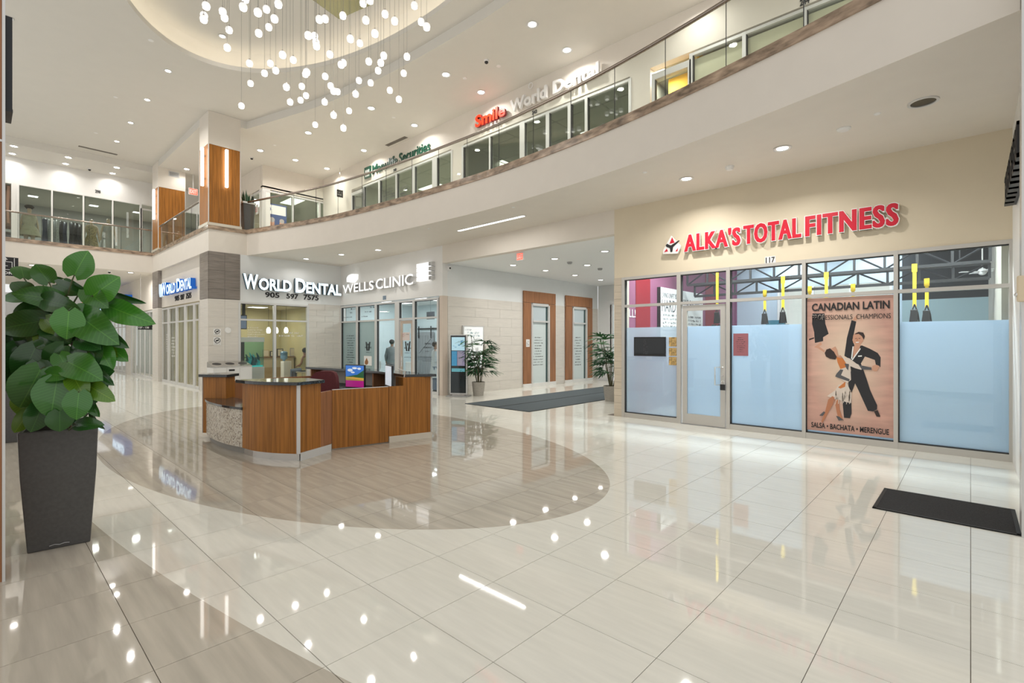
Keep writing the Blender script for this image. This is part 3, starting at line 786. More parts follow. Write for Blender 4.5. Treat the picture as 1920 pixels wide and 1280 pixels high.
# ================================================================== SIGNS, LETTERS, POSTERS
red = mat('red letter face', (.60, .012, .035), .35, spec=.4)
whitep = mat('white plastic', (.85, .84, .82), .4)
darkprint = mat('black print', (.02, .02, .022), .6)
greyprint = mat('dark grey print', (.10, .10, .11), .6)
whiteprint = mat('white print', (.88, .88, .86), .5)
def scrib(pl, px0, py0, px1, py1, m, parent, rows=1, out=.002, seed=0, fill_=.62, align='l'):
    """rows of small irregular marks: writing too small to read"""
    r = random.Random(seed); g = G()
    pm_ = (px0+px1)/2; u0 = pu(pl, px0); u1 = pu(pl, px1); z1 = puv(pl, pm_, py0)[1]; z0 = puv(pl, pm_, py1)[1]; h = (z1-z0)/rows
    if h < .004 or u1-u0 < .01: print('scrib', px0, py0, h, u0, u1); h = .02
    for k in range(rows):
        W = (u1-u0)*(r.uniform(.55, 1) if rows > 1 else 1); c = (u0+u1)/2; a = (c-W/2) if align == 'c' else u0; end = a+W
        zb = z1-(k+1)*h+h*(1-fill_)/2; zt = zb+h*fill_; cw = h*fill_*.55
        while a < end-cw*.6:
            w_ = cw*r.uniform(.5, 1.0)
            if r.random() > .16:
                pbox(g, pl, a, a+w_*.3, zb, zt*1.0 if r.random() > .4 else zb+(zt-zb)*.72, out, out+.0015)
                pbox(g, pl, a, a+w_, zb+(zt-zb)*r.choice((0, .4, .7)), zb+(zt-zb)*(r.choice((.2, .55, .9))), out, out+.0015)
            a += cw*1.15
    o = obj('small_print', g, m, parent); o['kind'] = 'stuff'; return o
# --- red fitness sign
t = thing('shop_sign', 'raised red letters with pale edges reading ALKA\'S TOTAL FITNESS', 'sign', (-4.6, D, 3.4))
lw = [("ALKA'S", -4.153, -2.885), ('TOTAL', -2.79, -1.925), ('FITNESS', -1.82, -.815)]
for s, px0, px1 in (("ALKA'S", 1287.5, 1391), ('TOTAL', 1398, 1504), ('FITNESS', 1513.5, 1685)):
    u0, u1 = pu(PF, px0), pu(PF, px1)
    letters(s, PF, u0-.012, u1+.012, 3.408, 3.778, whitep, t, .05, .05, bold=.045, fat=.010, space=1.13)
    letters(s, PF, u0, u1, 3.42, 3.766, [red, red], t,   .098, .006, bold=.022, name='letter_face', fat=.010, space=1.13)
lg = obj('emblem', ppoly(G(), PF, [puv(PF, *q) for q in ((1262, 443), (1280, 462), (1279, 466), (1274, 476), (1247, 477), (1247, 470))], .05, .09), whitep, t)
g = G(); ppoly(g, PF, [puv(PF, *q) for q in ((1264, 446), (1268.5, 456), (1259, 458))], .09, .094)
ppoly(g, PF, [puv(PF, *q) for q in ((1249, 474), (1254, 467), (1256, 472))], .09, .094); ppoly(g, PF, [puv(PF, *q) for q in ((1270, 472), (1275, 466), (1274, 472))], .09, .094)
obj('red_star', g, red, lg)
g = G(); ppoly(g, PF, [puv(PF, *q) for q in ((1252, 461), (1255, 458), (1258, 460), (1262, 461), (1277, 451.5), (1278, 453), (1266, 464), (1264.5, 473), (1261, 473.5), (1260, 466), (1254, 464))], .094, .098)
obj('kicking_figure', g, black, lg)
t = thing('unit_number', 'black door number 117 on the wall above the fitness glass', 'sign', P3(PF, pu(PF, 1445), 3.2))
obj('plate', pbox(G(), PF, pu(PF, 1434.5), pu(PF, 1454.5), puv(PF, 1445, 494)[1], puv(PF, 1445, 480.5)[1], 0, .006), whitep, t)
letters('117', PF, pu(PF, 1436), pu(PF, 1453), puv(PF, 1445, 492.5)[1], puv(PF, 1445, 482)[1], darkprint, t, .006, .004, .02)
# --- white clinic sign
lit = mat('lit white letter face', (1, 1, 1), .4, emit=.65)
ret = mat('grey letter return', (.62, .62, .61), .5)
t = thing('shop_sign', 'glowing white letters reading WELLS CLINIC with a leaf', 'sign', (-17.6, D, 3.4))
def litletters(s, pl, px0, px1, z0, z1, bold, face=lit, side=ret, out=.0, th=.14, sp=1.0, par=None):
    return letters(s, pl, pu(pl, px0), pu(pl, px1), z0, z1, [face, side], par or t, out, th, bold, space=sp)
litletters('WELLS', PF, 649, 707, 3.475, 3.80, .012); litletters('CLINIC', PF, 711, 781, 3.475, 3.83, .012)
obj('leaf', ppoly(G(), PF, [puv(PF, *q) for q in ((656.5, 529), (656, 522), (659, 517), (663, 515), (667, 514), (667.5, 519), (665, 525), (660, 529))], .0, .14), lit, t)
obj('leaf_stem', ppoly(G(), PF, [puv(PF, *q) for q in ((662, 530), (669, 524), (671.5, 514), (672, 514), (671.5, 523), (666, 530))], .0, .14), lit, t)
t = thing('light_box_sign', 'stack of four white lit panels beside the clinic letters', 'sign', P3(PF, pu(PF, 787), 3.55))
for k in range(4):
    za = 3.56+k*.145
    obj('panel', pbox(G(), PF, pu(PF, 787), pu(PF, 809.5), za, za+.115, .0, .13), lit, t)
    q = obj('end_panel', pbox(G(), PF, pu(PF, 809.8), pu(PF, 815.5), za, za+.115, .0, .13), ret, t)
    scrib(PF, 810.3, topx(P3(PF, pu(PF, 812), za+.12))[1], 814.6, topx(P3(PF, pu(PF, 812), za+.015))[1], greyprint, q, 2, .131, k)
t = thing('unit_number', 'small number plate above the clinic glass', 'sign', P3(PF, pu(PF, 720), 3.14))
obj('plate', pbox(G(), PF, pu(PF, 718), pu(PF, 724), 3.10, 3.24, 0, .005), mat('slate', (.2, .26, .33), .5), t)
scrib(PF, 718.6, 559.8, 723.6, 564.5, whiteprint, t, 1, .006, 3)
# --- World Dental signs
cy = mat('lit cyan white face', (.72, .90, 1), .4, emit=.95, ecol=(.75, .92, 1)); cys = mat('dark teal return', (.04, .10, .15), .4)
bl = mat('blue return', (.005, .10, .42), .35, emit=.25, ecol=(.0, .16, .75)); blf = mat('lit blue white face', (.7, .87, 1), .4, emit=1.2, ecol=(.6, .82, 1))
t = thing('shop_sign', 'glowing pale blue WORLD DENTAL letters above the dental window facing the desk', 'sign', (XB, 6.0, 3.4))
for s, a, b, z1 in (('W', 453, 481, 3.93), ('ORLD', 482, 543, 3.83), ('D', 550.5, 570, 3.93), ('ENTAL', 570.5, 636, 3.83)):
    litletters(s, PD, a, b, 3.415, z1, .035, cy, cys, .04, .12)
t = thing('phone_number', 'black telephone number 905 597 7575 below the pale blue dental sign', 'sign', (XB, 6.8, 3.2))
for s, a, b in (('905', 497, 523.5), ('597', 537, 559), ('7575', 569, 597)):
    letters(s, PD, pu(PD, a), pu(PD, b), 3.19, 3.375, darkprint, t, .0, .02, .02)
t = thing('shop_sign', 'blue glowing WORLD DENTAL letters facing the west corridor', 'sign', (-24.3, YS, 3.3))
for s, a, b, z1 in (('W', 312.5, 321, 3.96), ('ORLD', 321.5, 339, 3.86), ('D', 341.5, 349, 3.96), ('ENTAL', 349.5, 370, 3.86)):
    litletters(s, PL, a, b, 3.48, z1, .03, blf, bl, .02, .16)
obj('tooth_mark', ppoly(G(), PL, [puv(PL, *q) for q in ((303.5, 533), (307, 535), (311, 530), (310.5, 543), (308, 556), (306, 546), (304.5, 557), (303, 545))], .02, .10), mat('pale tooth mark', (.6, .75, .9), .4, emit=.5), t)
t = thing('phone_number', 'black telephone number 905 597 7575 below the blue dental sign', 'sign', (-22.5, YS, 3.2))
for s, a, b in (('905', 328.5, 336.5), ('597', 339, 346), ('7575', 349.5, 359)):
    letters(s, PL, pu(PL, a), pu(PL, b), 3.20, 3.40, darkprint, t, 0, .02, .02)
for a, b, zz0, zz1, lab in ((224, 248, 3.3, 3.95, 'blue lit box sign on the shop beyond the dental office'), (196, 208, 3.15, 3.6, 'small blue lit sign further along the west corridor')):
    t = thing('light_box_sign', lab, 'sign', P3(PL, pu(PL, a), zz0))
    obj('box', pbox(G(), PL, pu(PL, a), pu(PL, b), zz0, zz1, 0, .3), bl, t)
    q = pu(PL, a); q2 = pu(PL, b)
    letters('WORLD', PL, q+.1, q2-.1, zz0+.3*(zz1-zz0), zz1-.05, blf, t, .3, .02, .03)
# --- upper signs
gr = mat('dark green letter', (.01, .075, .045), .4)
t = thing('shop_sign', 'dark green raised letters reading Manulife Securities on the upper wall', 'sign', (-17.2, DW, 8.0))
letters('Manulife', PU, pu(PU, 700), pu(PU, 746.5), 8.125, 8.48, gr, t, .02, .03, .012)
letters('Securities', PU, pu(PU, 750), pu(PU, 808), 8.125, 8.48, gr, t, .02, .03, .012)
q = obj('square_mark', pbox(G(), PU, pu(PU, 686), pu(PU, 697), 8.07, 8.50, .02, .07), gr, t)
for k in range(3): obj('mark_bar', pbox(G(), PU, pu(PU, 688.2+k*2.7), pu(PU, 689.8+k*2.7), 8.12, 8.38, .07, .075), whitep, q)
rl = mat('lit red letter', (.75, .03, .01), .4, emit=.65, ecol=(1, .06, .01)); rs = mat('dark red return', (.28, .01, .01), .4)
t = thing('shop_sign', 'red Smile and white World Dental letters above the dark upper shopfront', 'sign', (-11.2, DW, 8.1))
letters('Smile', PU, pu(PU, 897), pu(PU, 953), 8.16, 8.52, [rl, rs], t, .06, .08, .03)
letters('World', PU, pu(PU, 962), pu(PU, 1030), 8.17, 8.51, [whitep, whitep], t, .06, .08, .03)
letters('Dental', PU, pu(PU, 1042), pu(PU, 1128), 8.17, 8.51, [whitep, whitep], t, .06, .08, .03)
uu, zz = puv(PU, 997.5, 162)
g = G().tube([P3(PU, uu+.07*math.cos(a), zz+.075*math.sin(a), .06) for a in [2*PI*i/16 for i in range(17)]], .012, 6); obj('ring_mark', g, whitep, t)
for s, px0, px1, pl, z0, z1, lab in (('243', 998, 1007, PU, 7.93, 8.03, 'small black number 243 over the upper dental office'), ('242', 738, 743.5, PU, 7.92, 8.02, 'small black number 242 over the securities office'),
        ('244', 1500, 1518, PU, 7.91, 8.03, 'small black number 244 over the cream blinds'), ('298', 178.5, 188.5, PB, 8.0, 8.13, 'small black number 298 over the boutique window')):
    t = thing('unit_number', lab, 'sign', P3(pl, pu(pl, px0), z0)); letters(s, pl, pu(pl, px0), pu(pl, px1), z0, z1, darkprint, t, .0, .015, .02)
# lettering on upper glass
t = bpy.data.objects['window_11']
letters('Cosmetic Dentist', PU, pu(PU, 888), pu(PU, 916), 5.98, 6.12, whiteprint, t, .004, .002, .01, split=False, name='lettering')
# --- exit signs
ex = mat('lit red sign face', (.9, .12, .08), .5, emit=1.0, ecol=(1, .16, .10))
def exitsign(pl, px, py, w_, h_, ztop, lab, rod=True):
    u, z = puv(pl, px, py); t = thing('exit_sign', lab, 'sign', P3(pl, u, z))
    obj('box', pbox(G(), pl, u-w_/2, u+w_/2, z-h_/2, z+h_/2, -.03, .03), whitep, t)
    obj('face', pbox(G(), pl, u-w_/2+.015, u+w_/2-.015, z-h_/2+.015, z+h_/2-.015, .03, .034), ex, t)
    letters('EXIT', pl, u-w_*.38, u+w_*.38, z-h_*.28, z+h_*.28, whiteprint, t, .034, .003, .02)
    obj('stem', pbox(G(), pl, u-.015, u+.015, z+h_/2, ztop, -.015, .015), aluw, t)
exitsign(('Y', 9.9), 976, 481, .24, .20, ZC, 'red exit sign hung at the entrance corridor opening')
exitsign(('X', -20.3), 455.5, 275, .22, .34, ZR, 'red exit sign beside the corner wood pillar upstairs')
exitsign(('X', -24.6), 362, 359.5, .34, .28, ZR, 'red exit sign between the two wood pillars upstairs')
exitsign(('X', -33), 163, 566, .42, .26, ZS, 'red exit sign over the lower west corridor')
# --- hanging direction sign of the west corridor, and the elevator sign
pl = ('X', -26.3); u0, z1 = puv(pl, 258.5, 604); u1, z0 = puv(pl, 291, 618)
t = thing('hanging_sign', 'black hanging sign with unit numbers and arrows in the west corridor', 'sign', P3(pl, u0, z0))
obj('board', pbox(G(), pl, u0, u1, z0, z1, 0, .04), black, t)
zm = (z0+z1)/2; du = u1-u0
letters('101 - 118', pl, u0+.03*du, u0+.62*du, zm+.03, z1-.05, whiteprint, t, .04, .003, .02, split=False, name='lettering')
letters('127 - 138', pl, u0+.03*du, u0+.62*du, z0+.05, zm-.03, whiteprint, t, .04, .003, .02, split=False, name='lettering')
g = G(); ppoly(g, pl, [(u0+.80*du, zm+.06), (u0+.87*du, zm+.06), (u0+.835*du, z1-.05)], .04, .043); ppoly(g, pl, [(u0+.78*du, zm-.08), (u0+.9*du, zm-.05), (u0+.9*du, zm-.11)], .04, .043)
obj('arrows', g, whiteprint, t)
for q in (.15, .85): obj('rod', G().tube([P3(pl, u0+q*du, z1, .02), P3(pl, u0+q*du, ZS, .02)], .008, 5), steel, t)
pl = ('X', -12.15); u0, z1 = puv(pl, -6, 480); u1, z0 = puv(pl, 34.5, 518)
t = thing('blade_sign', 'black elevator sign with a white lift symbol beside the near planter', 'sign', P3(pl, u0, z0))
obj('board', pbox(G(), pl, u0-.25, u1, z0, z1, -.03, .0), black, t)
letters('ELEVATORS', pl, u0-.19, u1-.04, z0+.025, z0+.07, whiteprint, t, .0, .003, .02, split=False, name='lettering')
g = G(); uc = pu(pl, 10); s_ = .085
for a, b, c, d in ((uc-s_, uc+s_, z0+.10, z0+.108), (uc-s_, uc+s_, z0+.235, z0+.243), (uc-s_, uc-s_+.008, z0+.10, z0+.24), (uc+s_-.008, uc+s_, z0+.10, z0+.24), (uc-.05, uc+.03, z0+.165, z0+.173), (uc+s_+.02, uc+s_+.028, z0+.09, z0+.31)): pbox(g, pl, a, b, c, d, 0, .003)
ppoly(g, pl, [(uc-.03, z0+.275), (uc+.03, z0+.275), (uc, z0+.315)], 0, .003); pbox(g, pl, uc-.008, uc+.008, z0+.25, z0+.28, 0, .003)
obj('lift_symbol', g, whiteprint, t)
obj('bracket', G().box((-12.25, -.05, z1-.05), (-12.18, .1, z1)), steel, t)
# black blade fixed to the nearest pillar
t = thing('blade_sign', 'tall thin black blade seen edge on beside the nearest wood pillar', 'sign', (-5.1, .125, 3.25))
obj('board', G().box((-5.2, .129, 3.28), (-4.95, .165, 3.93)), blackm, t)
obj('edge_trim', G().box((-5.21, .129, 3.26), (-4.94, .167, 3.28)), black, t)
# --- black channel letters on the right wall, seen from the side
t = thing('shop_sign', 'black box letters on the white wall right of the fitness studio, seen edge on', 'sign', (XR, 7.5, 3.35))
obj('rail', G().box((XR-.03, 6.45, 3.36), (XR, 8.83, 3.40)), blackm, t); obj('rail', G().box((XR-.03, 6.45, 3.63), (XR, 8.83, 3.67)), blackm, t)
for k in range(9):
    y = 6.5+k*.262
    g = G().box((XR-.11, y, 3.35), (XR-.03, y+.035, 3.68)); g.box((XR-.11, y, 3.35), (XR-.03, y+.2, 3.385)); g.box((XR-.11, y, 3.645), (XR-.03, y+.2, 3.68))
    if k % 2: g.box((XR-.11, y, 3.50), (XR-.03, y+.17, 3.53))
    if k % 3 == 0: g.box((XR-.11, y+.165, 3.35), (XR-.03, y+.2, 3.68))
    obj('letter', g, black, t)
# alarm strobe on the right column and a door frame post on the right wall
t = thing('fire_alarm', 'cream fire alarm box on the marble column edge', 'alarm', (.33, 6.0, 2.1))
p0 = onY(1912, 566, 6.0); p1 = onY(1925, 517, 6.0)
obj('housing', G().box((p0.x-.02, 5.93, p0.z), (p1.x+.06, 6.0, p1.z)), mat('cream plastic', (.72, .60, .42), .4), t, bevel=.01)
obj('lamp_lens', G().ball((p0.x-.02, 5.95, p0.z+.06), .018, 10, 6), chrome, t, smooth=True)
struct('door_3', G().box((XR-.0, 7.95, 0), (XR+.02, 8.27, 3.0)), mat('grey door edge', (.42, .42, .40), .4))
struct('trim_1', G().box((.315, 5.97, 0), (.345, 6.0, 9)), aluw)
# --- dance poster on the fitness glass
def pp(cx, cy): return puv(PF, 1500+cx/4.574, 550+cy/4.571)
PO = -.030
t = thing('poster', 'tall pink poster of two Latin dancers on the fitness glass', 'poster', P3(PF, pp(55, 1160)[0], pp(55, 1160)[1]))
pink = mat('pink poster print', (.62, .36, .29), .35, noise=(3.0, .14, (.7, 1, 3)))
nt = pink.node_tree; tc_ = nt.nodes.new('ShaderNodeTexCoord'); mp_ = nt.nodes.new('ShaderNodeMapping'); gr_ = nt.nodes.new('ShaderNodeTexGradient'); gr_.gradient_type = 'SPHERICAL'
mp_.inputs['Location'].default_value = (-1.05, 0, -1.0); mp_.inputs['Scale'].default_value = (2.1, .01, 1.9)
mx_ = nt.nodes.new('ShaderNodeMixRGB'); mx_.inputs[2].default_value = (.80, .66, .50, 1); cr_ = [n for n in nt.nodes if n.type == 'VALTORGB'][0]; bs_ = nt.nodes['Principled BSDF']
nt.links.new(tc_.outputs['Generated'], mp_.inputs[0]); nt.links.new(mp_.outputs[0], gr_.inputs[0]); nt.links.new(gr_.outputs[1], mx_.inputs[0]); nt.links.new(cr_.outputs[0], mx_.inputs[1]); nt.links.new(mx_.outputs[0], bs_.inputs['Base Color'])
pale = mat('peach print', (.74, .56, .43), .35, noise=(4.0, .10, (.6, 1, 4)))
skin = mat('skin print', (.62, .33, .22), .4); skd = mat('tan leg print', (.50, .20, .10), .4); hair = mat('dark hair print', (.035, .02, .018), .4)
lace = mat('white fringe print', (.72, .62, .54), .4); suit = mat('black suit print', (.018, .017, .02), .4); orange_ = mat('orange back print', (.62, .20, .05), .4)
g = G(); ppoly(g, PF, [pp(52, 44), pp(802, 8), pp(806, 1245), pp(52, 1166)], PO, PO+.004); obj('sheet', g, pink, t)
LAY = [
 (suit, [(104, 170), (208, 170), (215, 260), (243, 345), (195, 375), (196, 408), (125, 424), (118, 330), (100, 260)]),
 (hair, [(75, 388), (118, 375), (118, 386), (75, 402)]),
 (skin, [(118, 460), (165, 425), (178, 415), (185, 440), (160, 452), (210, 490), (205, 505), (150, 470)]),
 (suit, [(440, 228), (480, 240), (462, 330), (447, 400), (470, 455), (530, 445), (600, 475), (665, 510), (690, 548), (688, 632), (648, 610), (640, 570), (555, 540), (520, 600), (540, 660), (440, 690), (420, 560), (378, 535), (400, 380)]),
 (skin, [(462, 205), (490, 178), (484, 232), (452, 232)]),
 (skin, [(470, 430), (520, 430), (510, 465), (470, 540), (452, 560), (455, 470)]),
 (skin, [(448, 400), (455, 355), (480, 335), (520, 335), (545, 360), (540, 410), (515, 436), (480, 440), (455, 425)]),
 (hair, [(470, 385), (486, 381), (486, 385), (470, 389)]), (hair, [(500, 383), (516, 381), (516, 386), (500, 387)]), (skd, [(488, 385), (494, 385), (490, 408), (482, 408)]), (whiteprint, [(474, 416), (506, 414), (500, 422), (480, 423)]),
 (hair, [(470, 345), (500, 328), (540, 335), (554, 365), (545, 395), (528, 365), (500, 345), (470, 350)]),
 (whiteprint, [(448, 455), (458, 452), (446, 560), (436, 560)]), (whiteprint, [(512, 468), (520, 474), (450, 572), (440, 570)]),
 (whiteprint, [(495, 533), (530, 530), (528, 541), (497, 543)]),
 (skin, [(620, 620), (650, 610), (680, 622), (660, 665), (640, 668), (615, 655)]),
 (suit, [(440, 650), (540, 650), (570, 735), (600, 830), (660, 960), (658, 995), (625, 1012), (580, 1006), (500, 830), (470, 770), (440, 850), (415, 800), (412, 740)]),
 (suit, [(362, 920), (438, 905), (440, 1030), (425, 1070), (375, 1066)]),
 (hair, [(632, 1010), (664, 1000), (686, 1050), (684, 1060), (655, 1056)]),
 (skin, [(262, 475), (300, 455), (316, 485), (326, 535), (345, 530), (360, 545), (330, 560), (290, 510)]),
 (hair, [(210, 510), (225, 480), (255, 470), (290, 500), (314, 545), (300, 566), (255, 560), (220, 540)]),
 (orange_, [(310, 545), (365, 555), (412, 600), (400, 640), (345, 648), (320, 590)]),
 (lace, [(360, 545), (420, 555), (480, 600), (530, 625), (525, 655), (470, 640), (400, 610)]),
 (greyprint, [(500, 612), (610, 635), (612, 655), (530, 652)]),
 (lace, [(340, 650), (430, 620), (436, 740), (400, 770), (330, 720)]),
 (greyprint, [(345, 650), (370, 655), (350, 700), (425, 735), (418, 755), (360, 735), (300, 712), (310, 690)]),
 (greyprint, [(380, 600), (418, 605), (412, 660), (395, 640)]),
 (lace, [(330, 780), (400, 760), (440, 860), (436, 940), (390, 930), (330, 910), (290, 900), (230, 880), (300, 830)]),
 (orange_, [(325, 805), (390, 755), (385, 800), (345, 815)]),
 (skd, [(240, 910), (275, 880), (295, 890), (280, 950), (245, 1010), (190, 1110), (182, 1095), (215, 1010)]),
 (skd, [(292, 905), (330, 912), (340, 1000), (365, 1080), (330, 1090), (310, 1000)]),
 (greyprint, [(165, 1045), (200, 1012), (215, 1020), (190, 1050)]), (greyprint, [(308, 1050), (335, 1055), (372, 1086), (330, 1090)]),
]
g = G(); ms = []; lay = PO+.004
for k, (m, pts) in enumerate(LAY):
    if m not in ms: ms.append(m)
    ppoly(g, PF, [pp(*q) for q in pts], lay, lay+.0004*(k+1), ms.index(m))
obj('dancers_picture', g, ms, t)
# fringe strokes
g = G(); r = random.Random(2)
for k in range(34):
    x = r.uniform(300, 430); y = r.uniform(820, 890); dx = r.uniform(-14, 12); L = r.uniform(40, 75)
    ppoly(g, PF, [pp(x, y), pp(x+5, y), pp(x+5+dx, y+L), pp(x+dx, y+L)], lay+.012, lay+.0125)
obj('fringe_print', g, lace, t)
def ptext(s, x0, y0, x1, y1, m, bold):   # x0,y0 left bottom ; x1,y1 right top, sheared along the sheet by perspective only
    u0 = pp(x0, y0)[0]; u1 = pp(x1, y1)[0]; z0 = pp(x0, y0)[1]; z1 = pp(x1, y1)[1]
    letters(s, PF, u0, u1, z0, z1, m, t, lay+.013, .001, bold, split=False, name='lettering')
ptext('CANADIAN LATIN', 100, 153, 768, 57, darkprint, .03)
ptext('PROFESSIONALS  CHAMPIONS', 103, 229, 778, 168, darkprint, .0)
ptext('PROF', 103, 229, 206, 178, mat('grey print', (.42, .36, .33), .6), .0)
ptext('SALSA \u2022 BACHATA \u2022 MERENGUE', 95, 1146, 763, 1165, darkprint, .02)
# --- small things on the fitness glass
t = thing('television', 'black television screen behind the first fitness pane', 'television', P3(PF, pu(PF, 1188), 1.35))
u0, z1 = puv(PF, 1188, 631); u1, z0 = puv(PF, 1247, 668)
z0 = 1.65+(640-668)/141*1.65*.93; z1 = puv(PF, 1217, 631.5)[1]; z0 = puv(PF, 1217, 667.5)[1]
obj('frame', pbox(G(), PF, u0, u1, z0, z1, -.043, -.012), black, t)
obj('screen', pbox(G(), PF, u0+.02, u1-.02, z0+.04, z1-.02, -.012, -.0105), mat('dark screen', (.012, .014, .016), .06), t)
scrib(PF, 1206, 636, 1215, 664, greyprint, t, 9, -.010, 4)
gold = mat('gold flyer print', (.50, .33, .12), .5, noise=(25, .6))
for k, (a, b) in enumerate(((632, 649.5), (652, 667), (669, 684.5))):
    u0, z1 = puv(PF, 1252.5, a); u1, z0 = puv(PF, 1267.5, b)
    o = obj('flyer', pbox(G(), PF, u0, u1, puv(PF, 1260, b)[1], puv(PF, 1260, a)[1], -.044, -.043), gold, loc=P3(PF, u0, z0))
    tag(o, ('top', 'middle', 'bottom')[k]+' gold flyer of three stuck beside the television', 'flyer', 'gold flyers on the fitness glass')
u0, z1 = puv(PF, 1373.5, 625); u1, z0 = puv(PF, 1401.5, 667)
t = thing('notice', 'dusty red paper notice on the frosted fitness pane', 'notice', P3(PF, u0, z0))
obj('sheet', pbox(G(), PF, u0, u1, puv(PF, 1387, 667)[1], puv(PF, 1387, 625)[1], -.044, -.043), mat('dusty red paper', (.36, .13, .15), .6), t)
scrib(PF, 1378, 631, 1397, 661, greyprint, t, 8, -.0425, 9, .4, 'c')
# --- clinic glass lettering
w2 = bpy.data.objects['window_2']
scrib(PF, 646, 627, 664.5, 681, darkprint, w2, 12, -.043, 11, .45, 'c')
for a, b, c, d in ((656, 576, 667, 581), (654, 584, 659, 588), (642, 593, 659, 596), (692, 573, 701, 578), (682, 582, 695, 586), (676, 591, 687, 595)): scrib(PF, a, b, c, d, greyprint, w2, 1, -.043, a, .6)
def wmark(px, py, par):
    u, z = puv(PF, px, py); s = .16
    g = G(); ppoly(g, PF, [(u-s, z+s), (u-s*.55, z+s), (u-.02, z-s), (u-.10, z-s)], -.043, -.041); ppoly(g, PF, [(u+s, z+s), (u+s*.55, z+s), (u+.0, z-s), (u+.09, z-s)], -.043, -.041); ppoly(g, PF, [(u-.05, z+s*.6), (u+.05, z+s*.6), (u, z-.02)], -.043, -.041)
    obj('clinic_mark', g, darkprint, par)
wmark(688, 649, w2); wmark(762.5, 649, bpy.data.objects['door_2'])
letters('WELLS CLINIC', PF, pu(PF, 682), pu(PF, 694.5), 1.40, 1.46, darkprint, w2, -.043, .002, 0, split=False, name='lettering'); scrib(PF, 683.5, 659, 693, 661.5, darkprint, w2, 1, -.043, 7)
letters('WELLS CLINIC', PF, pu(PF, 755.5), pu(PF, 770), 1.40, 1.46, darkprint, w2, -.043, .002, 0, split=False, name='lettering'); scrib(PF, 757, 660, 768, 662.5, darkprint, w2, 1, -.043, 8); scrib(PF, 756, 668, 770, 671, darkprint, w2, 1, -.043, 18)
scrib(PF, 794, 642, 806, 646, darkprint, w2, 1, -.043, 21, .9); scrib(PF, 791, 649.5, 808, 653, darkprint, w2, 1, -.043, 22, .9); scrib(PF, 795, 657, 804, 660, greyprint, w2, 1, -.043, 23); scrib(PF, 789, 668, 809, 678, greyprint, w2, 3, -.043, 24, .5, 'c')
u0, z1 = puv(PF, 680.5, 667); u1, z0 = puv(PF, 695, 685.5)
t = thing('notice', 'white flyer with a brown drop shape on the clinic glass', 'notice', P3(PF, u0, z0))
obj('sheet', pbox(G(), PF, u0, u1, z0, z1, -.044, -.043), whitep, t)
obj('drop_picture', ppoly(G(), PF, [puv(PF, *q) for q in ((685.5, 670.5), (688.5, 678), (688, 682), (685, 684), (682, 682), (682, 678))], -.043, -.042), mat('brown print', (.32, .13, .04), .5), t)
u0, z1 = puv(PF, 751.5, 623); u1, z0 = puv(PF, 766.5, 638)
t = thing('notice', 'pale pink paper notice on the clinic door', 'notice', P3(PF, u0, z0))
obj('sheet', pbox(G(), PF, u0, u1, z0, z1, -.035, -.034), mat('pale pink paper', (.72, .62, .58), .6), t); scrib(PF, 753, 625, 759, 632, mat('red print', (.5, .1, .08), .6), t, 3, -.033, 4, .4); scrib(PF, 760, 625, 765, 628, darkprint, t, 1, -.033, 6)
# --- dental glass lettering
w3 = bpy.data.objects['window_3']
scrib(PD, 465, 612, 500, 633, whiteprint, w3, 5, -.043, 31, .55); scrib(PD, 520, 621, 573, 632, whiteprint, w3, 2, -.043, 32, .6, 'c')
w4 = bpy.data.objects['window_4']; scrib(PL, 309.5, 625, 314, 660, whiteprint, w4, 8, -.043, 33, .6); scrib(PL, 319, 630, 327, 670, whiteprint, w4, 7, -.043, 34, .6)
# corridor window lettering
for wn, a, b in (('window_7', 998, 1018), ('window_8', 1075, 1090)): scrib(PC, a, 630, b, 686, greyprint, bpy.data.objects[wn], 11, .031, a, .4, 'c')
t = thing('notice', 'small white notice on the wood panel of the entrance corridor', 'notice', P3(PC, pu(PC, 985), 1.5))
u0, z1 = puv(PC, 984.5, 636); u1, z0 = puv(PC, 991, 650); obj('sheet', pbox(G(), PC, u0, u1, z0, z1, .05, .053), whitep, t); scrib(PC, 985.5, 638, 990, 648, greyprint, t, 3, .053, 2)
# --- notices on the corner pillar
for (a, b, c, d, lab) in ((400, 616, 414, 628.5, 'white no smoking notice on the corner pillar'), (400, 632, 414, 646.5, 'white no pets notice below the no smoking notice')):
    u0, z1 = puv(PD, a, b); u1, z0 = puv(PD, c, d); t = thing('notice', lab, 'notice', P3(PD, u0, z0))
    obj('plate', pbox(G(), PD, u0, u1, z0, z1, .012, .018), whitep, t); uc = (u0+u1)/2; zc = z0+(z1-z0)*.58; rr = (z1-z0)*.33
    obj('ban_ring', G().tube([P3(PD, uc+rr*math.cos(q), zc+rr*math.sin(q), .019) for q in [2*PI*i/16 for i in range(17)]], .009, 5), darkprint, t)
    obj('ban_bar', ppoly(G(), PD, [(uc-rr*.7, zc-rr*.55), (uc-rr*.55, zc-rr*.7), (uc+rr*.7, zc+rr*.55), (uc+rr*.55, zc+rr*.7)], .018, .021), darkprint, t)
    obj('symbol', pbox(G(), PD, uc-rr*.5, uc+rr*.5, zc-.02, zc+.02, .018, .02), darkprint, t); scrib(PD, a+1.5, d-3.2, c-1.5, d-.8, greyprint, t, 1, .018, a)
u, z = puv(PD, 427, 619); o = obj('round_cover', G().lathe([(.001, .03), (.09, .028), (.1, .01), (.1, 0)], n=24).xf(Matrix.Translation(P3(PD, u, z, .012)) @ Matrix.Rotation(PI/2, 4, 'Y')), white, loc=P3(PD, u, z, .012))
tag(o, 'round white cover on the corner pillar beside the notices', 'wall cover')
